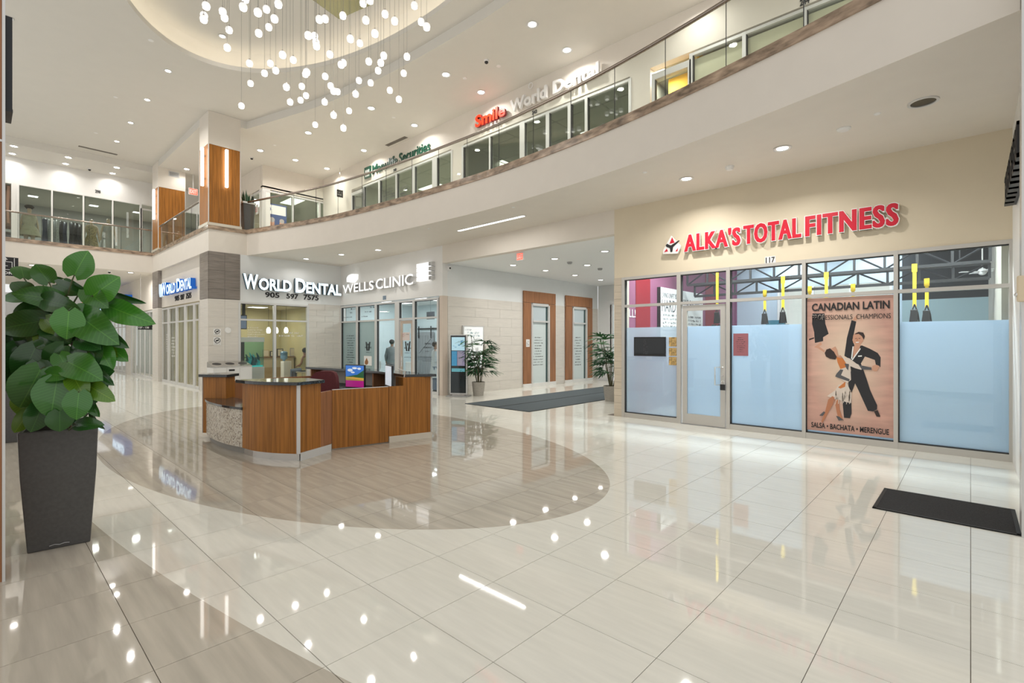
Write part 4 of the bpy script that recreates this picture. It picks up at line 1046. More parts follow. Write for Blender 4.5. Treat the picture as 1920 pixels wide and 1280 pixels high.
# --- white advertising board of the corridor wall
u0, z1 = puv(PC, 866.4, 610); u1 = pu(PC, 905); z0 = .75
t = thing('advertising_board', 'white advertising board on the corridor wall behind the info screen', 'board', P3(PC, u0, z0))
obj('frame', pbox(G(), PC, u0, u1, z0, z1, 0, .05), aluw, t); obj('panel', pbox(G(), PC, u0+.04, u1-.04, z0+.04, z1-.04, .05, .055), mat('white panel', (.88, .9, .9), .3, emit=.35), t)
scrib(PC, 870, 616, 882, 620, greyprint, t, 1, .056, 3, .7); scrib(PC, 873, 621, 899, 632, mat('teal print', (.2, .42, .46), .5), t, 2, .056, 5, .7, 'c')
# detectors, sprinklers, vents, cameras
def disc(p, r, h, m, lab, cat, nm, grp=None):
    g = G().lathe([(.001, -h), (r*.7, -h), (r, -h*.4), (r, 0)], n=16); o = obj(nm, g, m, loc=None, local=True); o.location = p; return tag(o, lab, cat, grp)
disc(onZ(1582, 241, ZS), .085, .03, white, 'round ceiling speaker near the dark recessed lamp', 'speaker', 'speaker')
disc(onZ(1368, 312, ZS), .07, .06, whitep, 'small white detector in the soffit between two lit downlights', 'detector', 'smoke_detector')
for q in ((1645, 213), (1209, 323), (804, 428), (962, 388)): disc(onZ(*q, ZS), .04, .012, whitep, 'small flush sprinkler cover in the balcony soffit', 'sprinkler', 'sprinkler_cover', 'sprinkler covers in the balcony soffit')
for q in ((935, 124), (872, 147), (738, 220), (515, 272)): disc(onZ(*q, ZR), .06, .012, whitep, 'small flush sprinkler cover over the upper walkway', 'sprinkler', 'sprinkler_cover', 'sprinkler covers over the upper walkway')
for q in ((283, 76), (217, 182), (180, 249)): disc(onZ(*q, ZA), .06, .012, whitep, 'small flush sprinkler cover in the flat atrium ceiling', 'sprinkler', 'sprinkler_cover', 'sprinkler covers in the atrium ceiling')
for q in ((1068, 491), (1125, 503)): disc(onZ(*q, ZC), .08, .06, mat('grey plastic', (.4, .4, .4), .5), 'grey detector in the entrance corridor ceiling', 'detector', 'smoke_detector', 'corridor detectors')
p = onZ(1731, 191, ZS); t = thing('downlight', 'unlit dark recessed lamp in the balcony soffit', 'light', p)
obj('trim_ring', G().lathe([(.125, .0), (.155, .0), (.155, -.012), (.125, -.012), (.125, .0)], p, 28), aluw, t); obj('reflector', G().lathe([(.124, -.002), (.001, -.001)], p, 28), mat('dark reflector', (.09, .085, .075), .25, .8), t)
def camera_dome(p, lab):
    t = thing('security_camera', lab, 'camera', p)
    obj('base', G().lathe([(.07, 0), (.07, -.03), (.06, -.04), (.001, -.04)], p, 16), whitep, t); obj('dome', G().ball((p.x, p.y, p.z-.045), .05, 12, 8), black, t, smooth=True)
camera_dome(onZ(912, 113, ZR), 'black dome camera over the upper walkway above the red letters')
camera_dome(onZ(472, 295, ZR), 'black dome camera upstairs beside the corner pillar')
camera_dome(onZ(168, 316, ZR), 'black dome camera before the boutique')
camera_dome(onZ(205, 508, ZS), 'black dome camera in the lower west corridor ceiling')
u, z = puv(PC, 847, 504); t = thing('security_camera', 'white wall camera at the entrance corridor corner', 'camera', (XC, D+.35, z))
p = Vector((XC+.05, D+.25, z)); obj('base', G().box((XC-.01, p.y-.06, p.z-.07), (XC+.02, p.y+.06, p.z+.07)), whitep, t); obj('eye', G().ball((XC+.05, p.y, p.z), .055, 12, 8), whitep, t, smooth=True); obj('lens', G().ball((XC+.085, p.y-.02, p.z), .03, 10, 6), black, t, smooth=True)
def vent(a, b, z, lab):
    p, q = onZ(*a, z), onZ(*b, z); t = thing('air_vent', lab, 'vent', (p+q)/2); d = (q-p); d.z = 0; n_ = Vector((-d.y, d.x, 0)).normalized()
    for k in (-1, 0, 1):
        w1 = p+n_*(.05*k-.012); w2 = q+n_*(.05*k-.012); w3_ = q+n_*(.05*k+.012); w4_ = p+n_*(.05*k+.012)
        obj('slot', G().prism([(v.x, v.y) for v in (w1, w2, w3_, w4_)], z-.006, z-.001), mat('dark slot', (.05, .045, .04), .7), t)
    a_, b_, c_, d_ = p-n_*.08, q-n_*.08, q+n_*.08, p+n_*.08
    obj('frame', G().prism([(v.x, v.y) for v in (a_, b_, c_, d_)], z-.004, z), mat('vent frame', (.34, .30, .25), .6), t)
vent((725, 273), (762, 256.5), ZR, 'dark slot vent over the upper walkway'); vent((147, 273.5), (220, 290), ZA, 'dark slot vent in the atrium ceiling near the boutique')
# bulkhead vent near the west pillar
pl = ('X', -24.55); u0, z1 = puv(pl, 316, 320); u1, z0 = puv(pl, 336, 334); t = thing('air_vent', 'grey grille on the plaster above the west wood pillar', 'vent', P3(pl, u0, z0))
obj('frame', pbox(G(), pl, u0, u1, z0, z1, .012, .03), ret, t)
for k in range(6): obj('slat', pbox(G(), pl, u0+.03, u1-.03, z0+.03+k*(z1-z0-.06)/6, z0+.05+k*(z1-z0-.06)/6, .03, .04), mat('grey plastic', (.4, .4, .4), .5), t)
# square mirror canopy of the pendant cluster
c_ = onZ(628, 6, ZA+.53); t = thing('pendant_canopy', 'square olive mirrored canopy plate in the oval ceiling recess', 'canopy', c_)
g = G(); R_ = Matrix.Rotation(.25, 4, 'Z'); s_ = .55
g.box((-s_, -s_, -.03), (s_, s_, .018)).xf(Matrix.Translation(onZ(632, -6, ZA+.53)) @ R_); obj('plate', g, mat('olive mirror plate', (.30, .30, .18), .08, .9), t)
g = G().box((-s_*.9, -s_*.9, -.034), (s_*.9, s_*.9, -.03)).xf(Matrix.Translation(onZ(632, -6, ZA+.53)) @ R_); obj('mirror_face', g, mat('olive mirror plate', (.30, .30, .18), .08, .9), t)
# ================================================================== FURNITURE OF THE ATRIUM
# --- reception desk (an oval ring with wood piers)
desk = thing('reception_desk', 'oval wood reception desk with black granite tops and a mosaic front', 'desk', (-8.6, 3.9, 0))
HT = 1.05
def dpart(nm, poly, z0, z1, m, bev=.0, par=None): return obj(nm, G().prism(poly, z0, z1), m, par or desk, bevel=bev)
FA = arc([(-7.80, 2.625), (-7.45, 2.665), (-7.1, 2.80), (-6.80, 3.0)], 4)          # curved front of the right pier
pa = FA+[(-6.955, 3.40), (-7.40, 3.35), (-7.62, 3.10)]
A = dpart('front_pier', pa, .10, HT, wood)
dpart('corner_strip', [(-6.83, 2.985), (-6.795, 2.985), (-6.785, 3.025), (-6.82, 3.03)], .10, HT, aluw)
ov_ = arc([(-7.86, 2.55), (-7.45, 2.59), (-7.06, 2.72), (-6.72, 2.955)], 4)+[(-6.87, 3.42), (-7.40, 3.42), (-7.70, 3.12)]
dpart('granite_top', ov_, HT, HT+.045, granite, .004)
dpart('metal_plinth', offset(FA, .03)[::1]+[(-6.97, 3.42), (-7.36, 3.32), (-7.58, 3.1)], 0, .10, steel)
dpart('side_plinth', [(-6.80, 3.03), (-6.785, 3.03), (-7.03, 3.60), (-7.045, 3.60)], 0.0, .11, aluw)
# right side: low panel, swing gate, rear pier
dpart('side_panel', [(-6.955, 3.40), (-7.135, 3.665), (-7.17, 3.645), (-6.99, 3.38)], .10, .905, woodr)
gt = dpart('gate', [(-7.135, 3.672), (-6.97, 4.553), (-7.005, 4.56), (-7.17, 3.68)], .015, .91, wood)
dpart('gate_top_edge', [(-7.133, 3.672), (-6.968, 4.553), (-7.007, 4.56), (-7.172, 3.68)], .91, .917, aluw, par=gt)
dpart('side_panel', [(-6.965, 4.56), (-6.905, 4.80), (-6.94, 4.81), (-7.0, 4.57)], .10, .915, wood)
dpart('rear_pier', [(-6.905, 4.80), (-6.795, 5.29), (-7.12, 5.36), (-7.25, 4.88)], .10, HT, wood)
dpart('corner_strip', [(-6.80, 5.275), (-6.775, 5.28), (-6.785, 5.31), (-6.81, 5.31)], .10, HT, aluw)
dpart('side_plinth', [(-6.955, 4.565), (-6.785, 5.30), (-6.80, 5.30), (-6.97, 4.565)], 0, .10, mat('cream plinth board', (.66, .6, .5), .4))
# rear counter
RI = arc([(-10.66, 4.86), (-9.7, 5.0), (-8.67, 5.06), (-7.7, 5.02), (-7.0, 4.86)], 5); RO = offset(RI, .42)
RO[-1] = (-6.70, 5.33)
dpart('granite_top', RI+RO[::-1], HT, HT+.045, granite, .004)
W_ = offset(RI, .30); obj('rear_wall', G().strip(W_, .1, HT, .05), wood, desk); obj('rear_plinth', G().strip(W_, 0, .1, .03), steel, desk)
obj('inner_shelf_panel', G().strip(offset(RI, .27), .3, HT-.02, .02), mat('grey inner panel', (.42, .39, .35), .5), desk)
for x, y in ((-10.5, 4.93), (-9.2, 5.09), (-8.3, 5.1)): dpart('divider', [(x-.02, y-.02), (x+.02, y-.02), (x+.02, y+.26), (x-.02, y+.26)], .1, HT, woodr)
Wk = offset(RI, -.42); dpart('work_top', Wk+offset(RI, .26)[::-1], .74, .77, blackm)
for k in (3, 10, 17): dpart('work_top_leg', [(Wk[k][0]-.02, Wk[k][1]+.02), (Wk[k][0]+.02, Wk[k][1]+.02), (Wk[k][0]+.02, Wk[k][1]+.06), (Wk[k][0]-.02, Wk[k][1]+.06)], 0, .74, blackm)
# left side: pier, low wall
dpart('side_pier', [(-9.78, 2.66), (-9.56, 2.60), (-9.20, 2.84), (-9.42, 3.05), (-9.72, 3.02)], .10, HT, wood)
dpart('corner_strip', [(-9.80, 2.65), (-9.70, 2.625), (-9.70, 2.65), (-9.78, 2.68)], .08, HT, aluw)
dpart('granite_top', [(-9.84, 2.63), (-9.56, 2.53), (-9.13, 2.83), (-9.40, 3.11), (-9.78, 3.08)], HT, HT+.045, granite, .004)
obj('side_wall', G().strip([(-9.74, 3.0), (-10.17, 3.35), (-10.42, 4.1), (-10.40, 4.9)], .1, .91, .045), woodr, desk)
obj('side_plinth', G().strip([(-9.72, 3.02), (-10.15, 3.36), (-10.40, 4.1), (-10.38, 4.88)], 0, .1, .03), steel, desk)
# low curved counter with mosaic front
MF = arc([(-9.60, 2.655), (-9.15, 2.565), (-8.7, 2.535), (-8.25, 2.55), (-7.80, 2.63)], 6)
mosaic = mat('mosaic grout', (.50, .46, .40), .5)
mw = obj('mosaic_front', G().strip(MF, .10, .655, .05), mosaic, desk)
obj('front_plinth', G().strip(offset(MF, .06), 0, .10, .03), mat('grey plinth', (.30, .28, .25), .5), desk)
g = G(); r = random.Random(4); Ls = [0]
for a, b in zip(MF, MF[1:]): Ls.append(Ls[-1]+math.hypot(b[0]-a[0], b[1]-a[1]))
def mfat(s):
    for i in range(len(Ls)-1):
        if s <= Ls[i+1] or i == len(Ls)-2:
            k = (s-Ls[i])/(Ls[i+1]-Ls[i]); a, b = MF[i], MF[i+1]; d = Vector((b[0]-a[0], b[1]-a[1])).normalized()
            return Vector((a[0]+(b[0]-a[0])*k, a[1]+(b[1]-a[1])*k)), d
cs = .021
for i in range(int(Ls[-1]/cs)):
    for j in range(26):
        p, d = mfat((i+.5)*cs); n_ = Vector((d.y, -d.x)); hw = cs*.40; z = .105+j*cs+.002; th = r.uniform(.002, .005)
        q = [p-d*hw, p+d*hw]; vs = []
        for zz in (z, z+cs*.8):
            for v in q: vs.append((v.x+n_.x*th, v.y+n_.y*th, zz))
        g.add(vs+[(v[0]-n_.x*th, v[1]-n_.y*th, v[2]) for v in vs], [(0, 1, 3, 2), (0, 4, 5, 1), (2, 3, 7, 6), (0, 2, 6, 4), (1, 5, 7, 3)], r.choice((0, 0, 0, 1, 1, 2)))
o = obj('mosaic_chips', g, [mat('ivory mosaic chip', (.74, .68, .58), .25), mat('sand mosaic chip', (.58, .50, .40), .25), mat('taupe mosaic chip', (.36, .30, .24), .25)], mw); o['kind'] = 'stuff'
dpart('low_granite_top', offset(MF, -.03)+[(-7.75, 3.05), (-8.7, 3.0), (-9.45, 3.0)], .655, .69, granite, .003)
# desk floor-side: inner front panel
obj('inner_front_panel', G().strip([(-9.42, 3.0), (-8.7, 3.02), (-7.7, 3.06)], .05, .655, .03), woodr, desk)
# --- chair
def swivel(name, label, loc, rz):
    t = thing(name, label, 'chair', loc, None, rz); mar = mat('maroon fabric', (.105, .018, .022), .85, noise=(80, .2))
    g = G(); N = 10; vs = []; fs = []
    rows = [(.50, .21, .02), (.58, .25, .0), (.75, .275, -.02), (.92, .27, -.03), (1.05, .235, -.045), (1.12, .18, -.055), (1.145, .10, -.06)]
    for z, hw, y in rows:
        for k in range(N+1):
            x = -hw+2*hw*k/N; vs.append((x, y+.10*(x/.28)**2, z))
    m = len(vs); vs += [(v[0]*.96, v[1]+.08, v[2]-.006) for v in vs]
    for i in range(len(rows)-1):
        for k in range(N):
            a = i*(N+1)+k; fs += [(a, a+1, a+N+2, a+N+1), (m+a+1, m+a, m+a+N+1, m+a+N+2)]
    for i in range(len(rows)-1):
        for k in (0, N):
            a = i*(N+1)+k; b = a+N+1; fs.append((a, b, m+b, m+a) if k == 0 else (b, a, m+a, m+b))
    for k in range(N):
        a = (len(rows)-1)*(N+1)+k; fs.append((a, a+1, m+a+1, m+a)); fs.append((k+1, k, m+k, m+k+1))
    g.add(vs, fs); o = obj('backrest', g, mar, t, local=True, smooth=True)
    g = G().prism([(.25*math.cos(a)*(1.05 if abs(math.cos(a)) < .7 else 1), -.28+.25*math.sin(a)) for a in [2*PI*i/20 for i in range(20)]], .42, .50); obj('seat', g, mar, t, local=True, bevel=.03)
    obj('back_bar', G().tube([(0, -.2, .43), (0, .08, .44), (0, .12, .7)], .02, 8), black, t, local=True)
    obj('gas_column', G().tube([(0, -.28, .08), (0, -.28, .42)], .025, 10), black, t, local=True)
    for k in range(5):
        a = 2*PI*k/5+.3; e = (.30*math.cos(a), -.28+.30*math.sin(a))
        lg = obj('leg', G().tube([(0, -.28, .10), (e[0], e[1], .07)], [.022, .014], 6), black, t, local=True); obj('castor', G().ball((e[0], e[1], .028), .028, 10, 6), black, lg, local=True, smooth=True)
    for s in (-1, 1): obj('armrest', G().tube([(s*.24, -.2, .46), (s*.30, -.22, .55), (s*.30, -.25, .67), (s*.29, -.42, .68)], .018, 6), black, t, local=True)
    return t
cc = onT(612, 690, 8.55); swivel('office_chair', 'maroon fabric office chair behind the reception desk', (cc.x, cc.y, 0), math.radians(215))
# --- monitors
def monitor(label, p, rz, w_=.47, h_=.36, ztop=1.24, pale_=False):
    t = thing('monitor', label, 'monitor', (p.x, p.y, .77), None, rz)
    z1 = ztop-.77; z0 = z1-h_
    obj('bezel', G().box((-w_/2, 0, z0), (w_/2, .035, z1)), black, t, local=True, bevel=.005)
    g = G(); a = w_/2-.014; b0, b1 = z0+.018, z1-.014; H_ = b1-b0
    def q(x0, y0, x1, y1, m): g.add([(x0, -.001, y0), (x1, -.001, y0), (x1, -.001, y1), (x0, -.001, y1)], [(0, 1, 2, 3)], m)
    q(-a, b0, a, b0+H_*.36, 0); q(-a, b0+H_*.30, a, b0+H_*.48, 1); q(-a, b0+H_*.46, a, b1, 2)
    g.add([(-a, -.002, b0+H_*.47), (a, -.002, b0+H_*.44), (a, -.002, b0+H_*.80), (a*.3, -.002, b0+H_*.58)], [(0, 1, 2, 3)], 3)
    g.add([(-a, -.0025, b0+H_*.42), (a*.2, -.0025, b0+H_*.36), (a, -.0025, b0+H_*.33), (a, -.0025, b0+H_*.40), (-a*.2, -.0025, b0+H_*.47)], [(0, 1, 2, 3, 4)], 4)
    for cx, cz, rx, rz_ in ((-.5, .78, .3, .07), (.0, .88, .28, .05), (.5, .86, .2, .05), (-.2, .68, .22, .04)):
        g.add([(a*(cx+rx*math.cos(t_)), -.0022, b0+H_*(cz+rz_*math.sin(t_))) for t_ in [2*PI*i/12 for i in range(12)]], [tuple(range(12))], 5)
    def em(nm, c, noise=None): return mat(nm, c, .3, emit=.42, ecol=c)
    if pale_: g.mi = [5]*len(g.mi)
    obj('screen', g, [em('screen magenta field', (.45, .02, .25)), em('screen yellow green field', (.45, .42, .05)), em('screen blue sky', (.05, .20, .65)), em('screen dark hill', (.03, .12, .05)), em('screen orange band', (.7, .40, .08)), em('screen cloud', (.75, .82, .9))], t, local=True)
    obj('stand', G().box((-.025, .02, .015), (.025, .05, z0+.1)), black, t, local=True); obj('base', G().box((-.12, -.08, 0), (.12, .12, .015)), black, t, local=True, bevel=.005)
    return t
mp = onT(665, 700, 8.72); monitor('computer monitor showing a landscape with pink fields on the reception desk', mp, math.radians(15), .46, .41)
mp2 = onT(728, 700, 8.35); monitor('thin computer monitor turned edge on at the reception desk', mp2, math.radians(-20), .46, .36, 1.25, True)
t = thing('headset_stand', 'thin pale curved stand beside the edge-on monitor', 'stand', (mp2.x+.2, mp2.y+.12, .77))
b_ = Vector((mp2.x+.2, mp2.y+.12, .77)); obj('arm', G().tube([b_, b_+Vector((.02, .03, .2)), b_+Vector((.04, .05, .38)), b_+Vector((-.06, -.02, .42))], .012, 6), aluw, t, smooth=True); obj('foot', G().lathe([(.06, 0), (.06, .012), (.001, .014)], b_, 14), aluw, t)
# --- planters
def planter(label, c, yaw, top=.475, bot=.375, h=.95):
    t = thing('planter', label, 'planter', (c[0], c[1], 0), None, yaw)
    m = mat('charcoal plastic planter', (.085, .083, .08), .38, noise=(40, .12)); a, b = bot/2, top/2; r_ = .02
    def ringp(s, z): return [(-s, -s, z), (s, -s, z), (s, s, z), (-s, s, z)]
    g = G(); vs = ringp(a, 0)+ringp(a+(b-a)*.75, h*.62)+ringp(b, h)+ringp(b-.025, h)+ringp(b-.04, h-.1)
    g.add(vs, [(3, 2, 1, 0)]+[(4*i+k, 4*i+(k+1) % 4, 4*i+4+(k+1) % 4, 4*i+4+k) for i in range(4) for k in range(4)]); obj('pot', g, m, t, local=True, bevel=.008)
    s = b-.045; g = G().add([(-s, -s, h-.09), (s, -s, h-.09), (s, s, h-.09), (-s, s, h-.09)], [(0, 1, 2, 3)]); obj('soil', g, mat('dark soil', (.02, .014, .01), .9, noise=(60, .5)), t, local=True)
    return t
PYAW = math.radians(82.5)
fm = Vector((-3.62*RT[0]+3.96*FW[0], -3.62*RT[1]+3.96*FW[1])); pc = (fm.x-.19*.991, fm.y+.19*.13)
planter('large square charcoal planter at the edge of the grey floor', pc, PYAW)
scr = bpy.data.objects['planter']
g = G().tube([(-.06, -.197, .03), (-.03, -.198, .037), (0, -.198, .03), (.03, -.199, .037), (.06, -.199, .033)], .0035, 4); obj('maker_script', g, mat('grey plastic', (.4, .4, .4), .5), scr, local=True)
q2 = onZ(16, 831); planter('charcoal planter standing farther off behind the big leafy plant', (q2.x-.25, q2.y-.0), PYAW)
# --- leaves
def leafmesh(nm, mats, w=.45, droop=.22, fold=.16, heart=True):
    g = G(); N = 9; vs = []; prof = []
    for i in range(N+1):
        s = i/N
        hw = w*(max(0, math.sin(PI*min(1, s*.985+.015)**.72)))**.62 if heart else w*math.sin(PI*s)**.7
        prof.append((s, max(.004, hw)))
    for s, hw in prof:
        zc = -droop*s*s
        back = -.10*(1-s)**4 if heart else 0
        for k in (-1, -.5, 0, .5, 1): vs.append((hw*k, s+(back*abs(k)*1.6 if s < .2 else 0), zc+fold*hw*abs(k)*1.6-(.05*abs(k)*math.sin(s*9) if heart else 0)*w))
    fs = [(i*5+k, i*5+k+1, i*5+6+k, i*5+5+k) for i in range(N) for k in range(4)]
    g.add(vs, fs); return g
def leafmat(nm, a, b, rough=.28):
    if nm in MATS: return MATS[nm]
    m = bpy.data.materials.new(nm); m.use_nodes = True; nt = m.node_tree; bs = nt.nodes['Principled BSDF']
    tc = nt.nodes.new('ShaderNodeTexCoord'); sx = nt.nodes.new('ShaderNodeSeparateXYZ'); nt.links.new(tc.outputs['Object'], sx.inputs[0])
    ab = nt.nodes.new('ShaderNodeMath'); ab.operation = 'ABSOLUTE'; nt.links.new(sx.outputs[0], ab.inputs[0])
    # veins: stripes slanting away from the midrib
    mu = nt.nodes.new('ShaderNodeMath'); mu.operation = 'MULTIPLY_ADD'; mu.inputs[1].default_value = -.6; nt.links.new(ab.outputs[0], mu.inputs[0]); nt.links.new(sx.outputs[1], mu.inputs[2])
    sn = nt.nodes.new('ShaderNodeMath'); sn.operation = 'MULTIPLY'; sn.inputs[1].default_value = 75; nt.links.new(mu.outputs[0], sn.inputs[0])
    si = nt.nodes.new('ShaderNodeMath'); si.operation = 'SINE'; nt.links.new(sn.outputs[0], si.inputs[0])
    rp = nt.nodes.new('ShaderNodeValToRGB'); rp.color_ramp.elements[0].position = .2; rp.color_ramp.elements[0].color = (*a, 1); rp.color_ramp.elements[1].position = .97; rp.color_ramp.elements[1].color = (*b, 1)
    nt.links.new(si.outputs[0], rp.inputs[0])
    lt = nt.nodes.new('ShaderNodeMath'); lt.operation = 'LESS_THAN'; lt.inputs[1].default_value = .012; nt.links.new(ab.outputs[0], lt.inputs[0])
    mx = nt.nodes.new('ShaderNodeMixRGB'); nt.links.new(lt.outputs[0], mx.inputs[0]); nt.links.new(rp.outputs[0], mx.inputs[1]); mx.inputs[2].default_value = (b[0]*1.7, b[1]*1.4, b[2]*1.4, 1)
    nt.links.new(mx.outputs[0], bs.inputs['Base Color']); bs.inputs['Roughness'].default_value = rough; bs.inputs['Coat Weight'].default_value = .3
    bs.inputs['Subsurface Weight'].default_value = 0
    MATS[nm] = m; return m
LM = [leafmat('green leaf', (.034, .145, .016), (.045, .175, .022)), leafmat('bright green leaf', (.05, .215, .018), (.065, .25, .025)), leafmat('dark green leaf', (.020, .088, .014), (.026, .105, .018)), leafmat('yellow green leaf', (.09, .20, .012), (.11, .23, .02))]
LME = []
for mm in LM:
    o = obj('l', leafmesh('leaf', None), mm, local=True, smooth=True); LME.append(o.data); bpy.data.objects.remove(o)
plant = thing('leafy_plant', 'tall bushy climbing plant with big heart-shaped leaves in the near planter', 'plant', (pc[0], pc[1], .86))
pcam = Vector((0, 0, HC))
def addleaf(px, py, size, ang, t, tip_tilt=0., yawt=0., kind=0, stem=True, wid=1.0):
    c = onT(px, py, t); L = size/FPX*t*1.08
    view = (pcam-c).normalized(); rt = Vector((RT[0], RT[1], 0)); up = Vector((0, 0, 1))
    a = math.radians(ang); d = (rt*math.cos(a)+up*math.sin(a)); d = (d+view*tip_tilt).normalized()
    n_ = (view+up*.25+rt*yawt); n_ = (n_-d*n_.dot(d)).normalized(); x = d.cross(n_).normalized()
    M = Matrix(((x.x, d.x, n_.x, 0), (x.y, d.y, n_.y, 0), (x.z, d.z, n_.z, 0), (0, 0, 0, 1)))
    base = c-d*L*.48
    o = bpy.data.objects.new('leaf', LME[kind]); C.objects.link(o); o.parent = plant
    o.matrix_local = Matrix.Translation(base-plant.location) @ M @ Matrix.Diagonal((L*wid, L, L, 1))
    if stem:
        hub = Vector((plant.location.x+.02, plant.location.y, min(2.0, max(1.0, base.z-.10))))
        mid = (base+hub)/2-Vector((0, 0, .06)); pts = [base, base-d*L*.12+(mid-base)*.15, mid, hub]
        obj('petiole', G().tube(pts, [.005, .006, .007, .008], 5), stemm, plant)
stemm = mat('green stem', (.07, .09, .03), .5); bark = mat('brown stem', (.10, .06, .035), .8, noise=(30, .4))
PT = depth((pc[0], pc[1]))
# px, py, size, angle, depth offset, tip tilt, yaw, kind, width
LV = [(151, 494, 46, 62, -.05, 0, 0, 1, 1.05), (195, 538, 52, 38, -.1, .1, 0, 1, 1.05), (42, 508, 30, 100, .1, -.5, .3, 0, 1.2), (79, 511, 38, 125, .05, .2, 0, 0, 1), (40, 539, 38, 140, 0, .2, .5, 2, .9),
 (75, 556, 62, 170, -.15, .9, .6, 0, .7), (30, 557, 46, 183, .1, .4, .9, 0, .5), (106, 568, 74, -15, -.2, .7, -.9, 2, .55), (124, 541, 42, -25, 0, .2, -1.0, 2, .7), (140, 538, 44, -30, .05, .3, -1.0, 0, .5), (176, 557, 52, -40, -.1, .4, -.5, 0, .75),
 (54, 580, 48, 200, -.1, .5, .9, 2, .7), (238, 588, 84, -22, -.05, .3, -.9, 1, .55), (238, 560, 52, -18, .1, .1, -1.5, 2, .3), (41, 608, 66, 190, -.2, .6, .5, 2, .8), (127, 608, 48, -95, -.25, .2, 0, 1, 1.1), (175, 612, 92, -38, -.2, .5, -.5, 0, .7), (205, 628, 66, -47, -.15, .3, -1.0, 2, .55),
 (190, 640, 64, -52, -.1, .3, -.6, 3, .6), (212, 655, 54, -42, -.05, .2, -.5, 1, .7), (90, 640, 48, -15, -.2, .5, 0, 2, .9), (26, 645, 80, -110, -.15, .4, .4, 2, .85), (150, 664, 50, -15, -.2, .5, -.3, 2, .8), (195, 668, 50, -60, -.15, .3, -.2, 1, .8), (165, 643, 42, -20, -.2, .4, 0, 2, .9),
 (57, 728, 72, -118, -.42, .3, .2, 0, 1.0), (101, 745, 64, -100, -.42, .4, 0, 0, 1.05), (145, 760, 46, -97, -.4, .3, -.1, 0, 1.0), (103, 702, 38, -3, -.4, .3, 0, 0, .9), (186, 735, 52, -32, -.3, .3, -.6, 3, .7), (164, 746, 42, -75, -.3, .3, -.5, 2, .7), (172, 764, 36, -60, -.25, .2, -.6, 0, .6),
 (112, 790, 36, -90, -.4, 0, 0, 2, 1.2), (110, 775, 34, -95, -.38, .2, 0, 2, 1.1), (70, 783, 50, -110, -.4, .3, .4, 2, .9), (42, 790, 44, -120, -.35, .3, .5, 3, .7), (164, 795, 48, 5, -.3, .4, -.4, 2, .6), (23, 690, 76, -105, -.25, .4, .4, 2, .8), (52, 682, 62, -115, -.3, .4, .2, 2, .9),
 (152, 690, 76, -25, -.35, .6, -.2, 0, .75), (185, 702, 54, -40, -.25, .3, -.6, 2, .5), (147, 722, 48, -60, -.35, .3, 0, 3, .8), (20, 708, 32, 40, -.1, .2, .3, 3, .6), (130, 735, 44, -85, -.3, .3, 0, 2, .8), (75, 700, 44, -80, -.3, .3, 0, 2, 1), (120, 680, 40, -60, -.3, .4, 0, 0, .9), (100, 665, 42, -140, -.25, .4, 0, 2, .9), (22, 595, 26, 200, 0, 0, 1, 2, .6), (98, 545, 26, 30, .1, .3, 0, 0, .7), (97, 525, 30, 20, .1, 0, -.8, 2, .5), (180, 790, 34, -60, -.2, .2, -1, 2, .4)]
for (px, py, sz, an, dt, tt, yt, kd, wd) in LV: addleaf(px, py, sz, an, PT+dt, tt, yt, kd, wid=wd)
rl_ = random.Random(11)
for k in range(72):
    a = rl_.uniform(0, 2*PI); q = math.sqrt(rl_.random()); px = 105+q*80*math.cos(a); py = 690+q*105*math.sin(a)
    if py > 800: continue
    addleaf(px, py, rl_.uniform(34, 58), -90+rl_.uniform(-75, 75)+(px-105)*.5, PT+rl_.uniform(-.2, .3), rl_.uniform(0, .6), rl_.uniform(-.6, .6), rl_.choice((0, 2, 2, 2, 3)), stem=(k % 3 == 0), wid=rl_.uniform(.75, 1.05))
for k in range(3):
    x = pc[0]+(k-1)*.05; y = pc[1]+(k % 2)*.05
    obj('stem', G().tube([(x, y, .86), (x+.03, y-.02, 1.2), (x-.02, y+.03, 1.6), (x+.02+.1*(k-1), y, 1.98)], [.022, .02, .017, .012], 7), bark, plant)
# small leafy plant in the farther planter
pl2 = thing('leafy_plant', 'dark leafy plant in the planter standing farther off', 'plant', (q2.x-.25, q2.y, .86)); keep = plant; plant = pl2
for k in range(26): addleaf(18+rl_.uniform(-22, 12), 690+rl_.uniform(-50, 40), rl_.uniform(18, 28), rl_.uniform(-140, 60), depth((q2.x-.25, q2.y))+rl_.uniform(-.15, .2), .3, rl_.uniform(-.5, .5), 2, stem=False)
obj('stem', G().tube([(q2.x-.25, q2.y, .86), (q2.x-.25, q2.y, 1.6)], .02, 6), bark, pl2)
plant = keep
# --- lady palms of the corridor
frm = mat('palm leaf', (.020, .085, .03), .4); frm2 = mat('palm leaf, lighter', (.04, .15, .045), .4)
def frondmesh(seed):
    r = random.Random(seed); g = G(); n = 6
    for k in range(n):
        a = math.radians(-62+124*k/(n-1)+r.uniform(-6, 6)); L = r.uniform(.24, .34); w_ = .020; d = Vector((math.sin(a), math.cos(a), 0)); s = Vector((d.y, -d.x, 0)); vs = []
        for i, (u, hw) in enumerate(((0, .3), (.3, 1), (.7, .9), (1, .08))):
            c = d*L*u+Vector((0, 0, -.16*u*u)); vs += [c-s*w_*hw, c+Vector((0, 0, -.006)), c+s*w_*hw]
        g.add(vs, [(3*i+j, 3*i+j+1, 3*i+4+j, 3*i+3+j) for i in range(3) for j in range(2)])
    return g
FR = []
for k in range(4):
    o = obj('f', frondmesh(k), frm if k % 2 else frm2, local=True); FR.append(o.data); bpy.data.objects.remove(o)
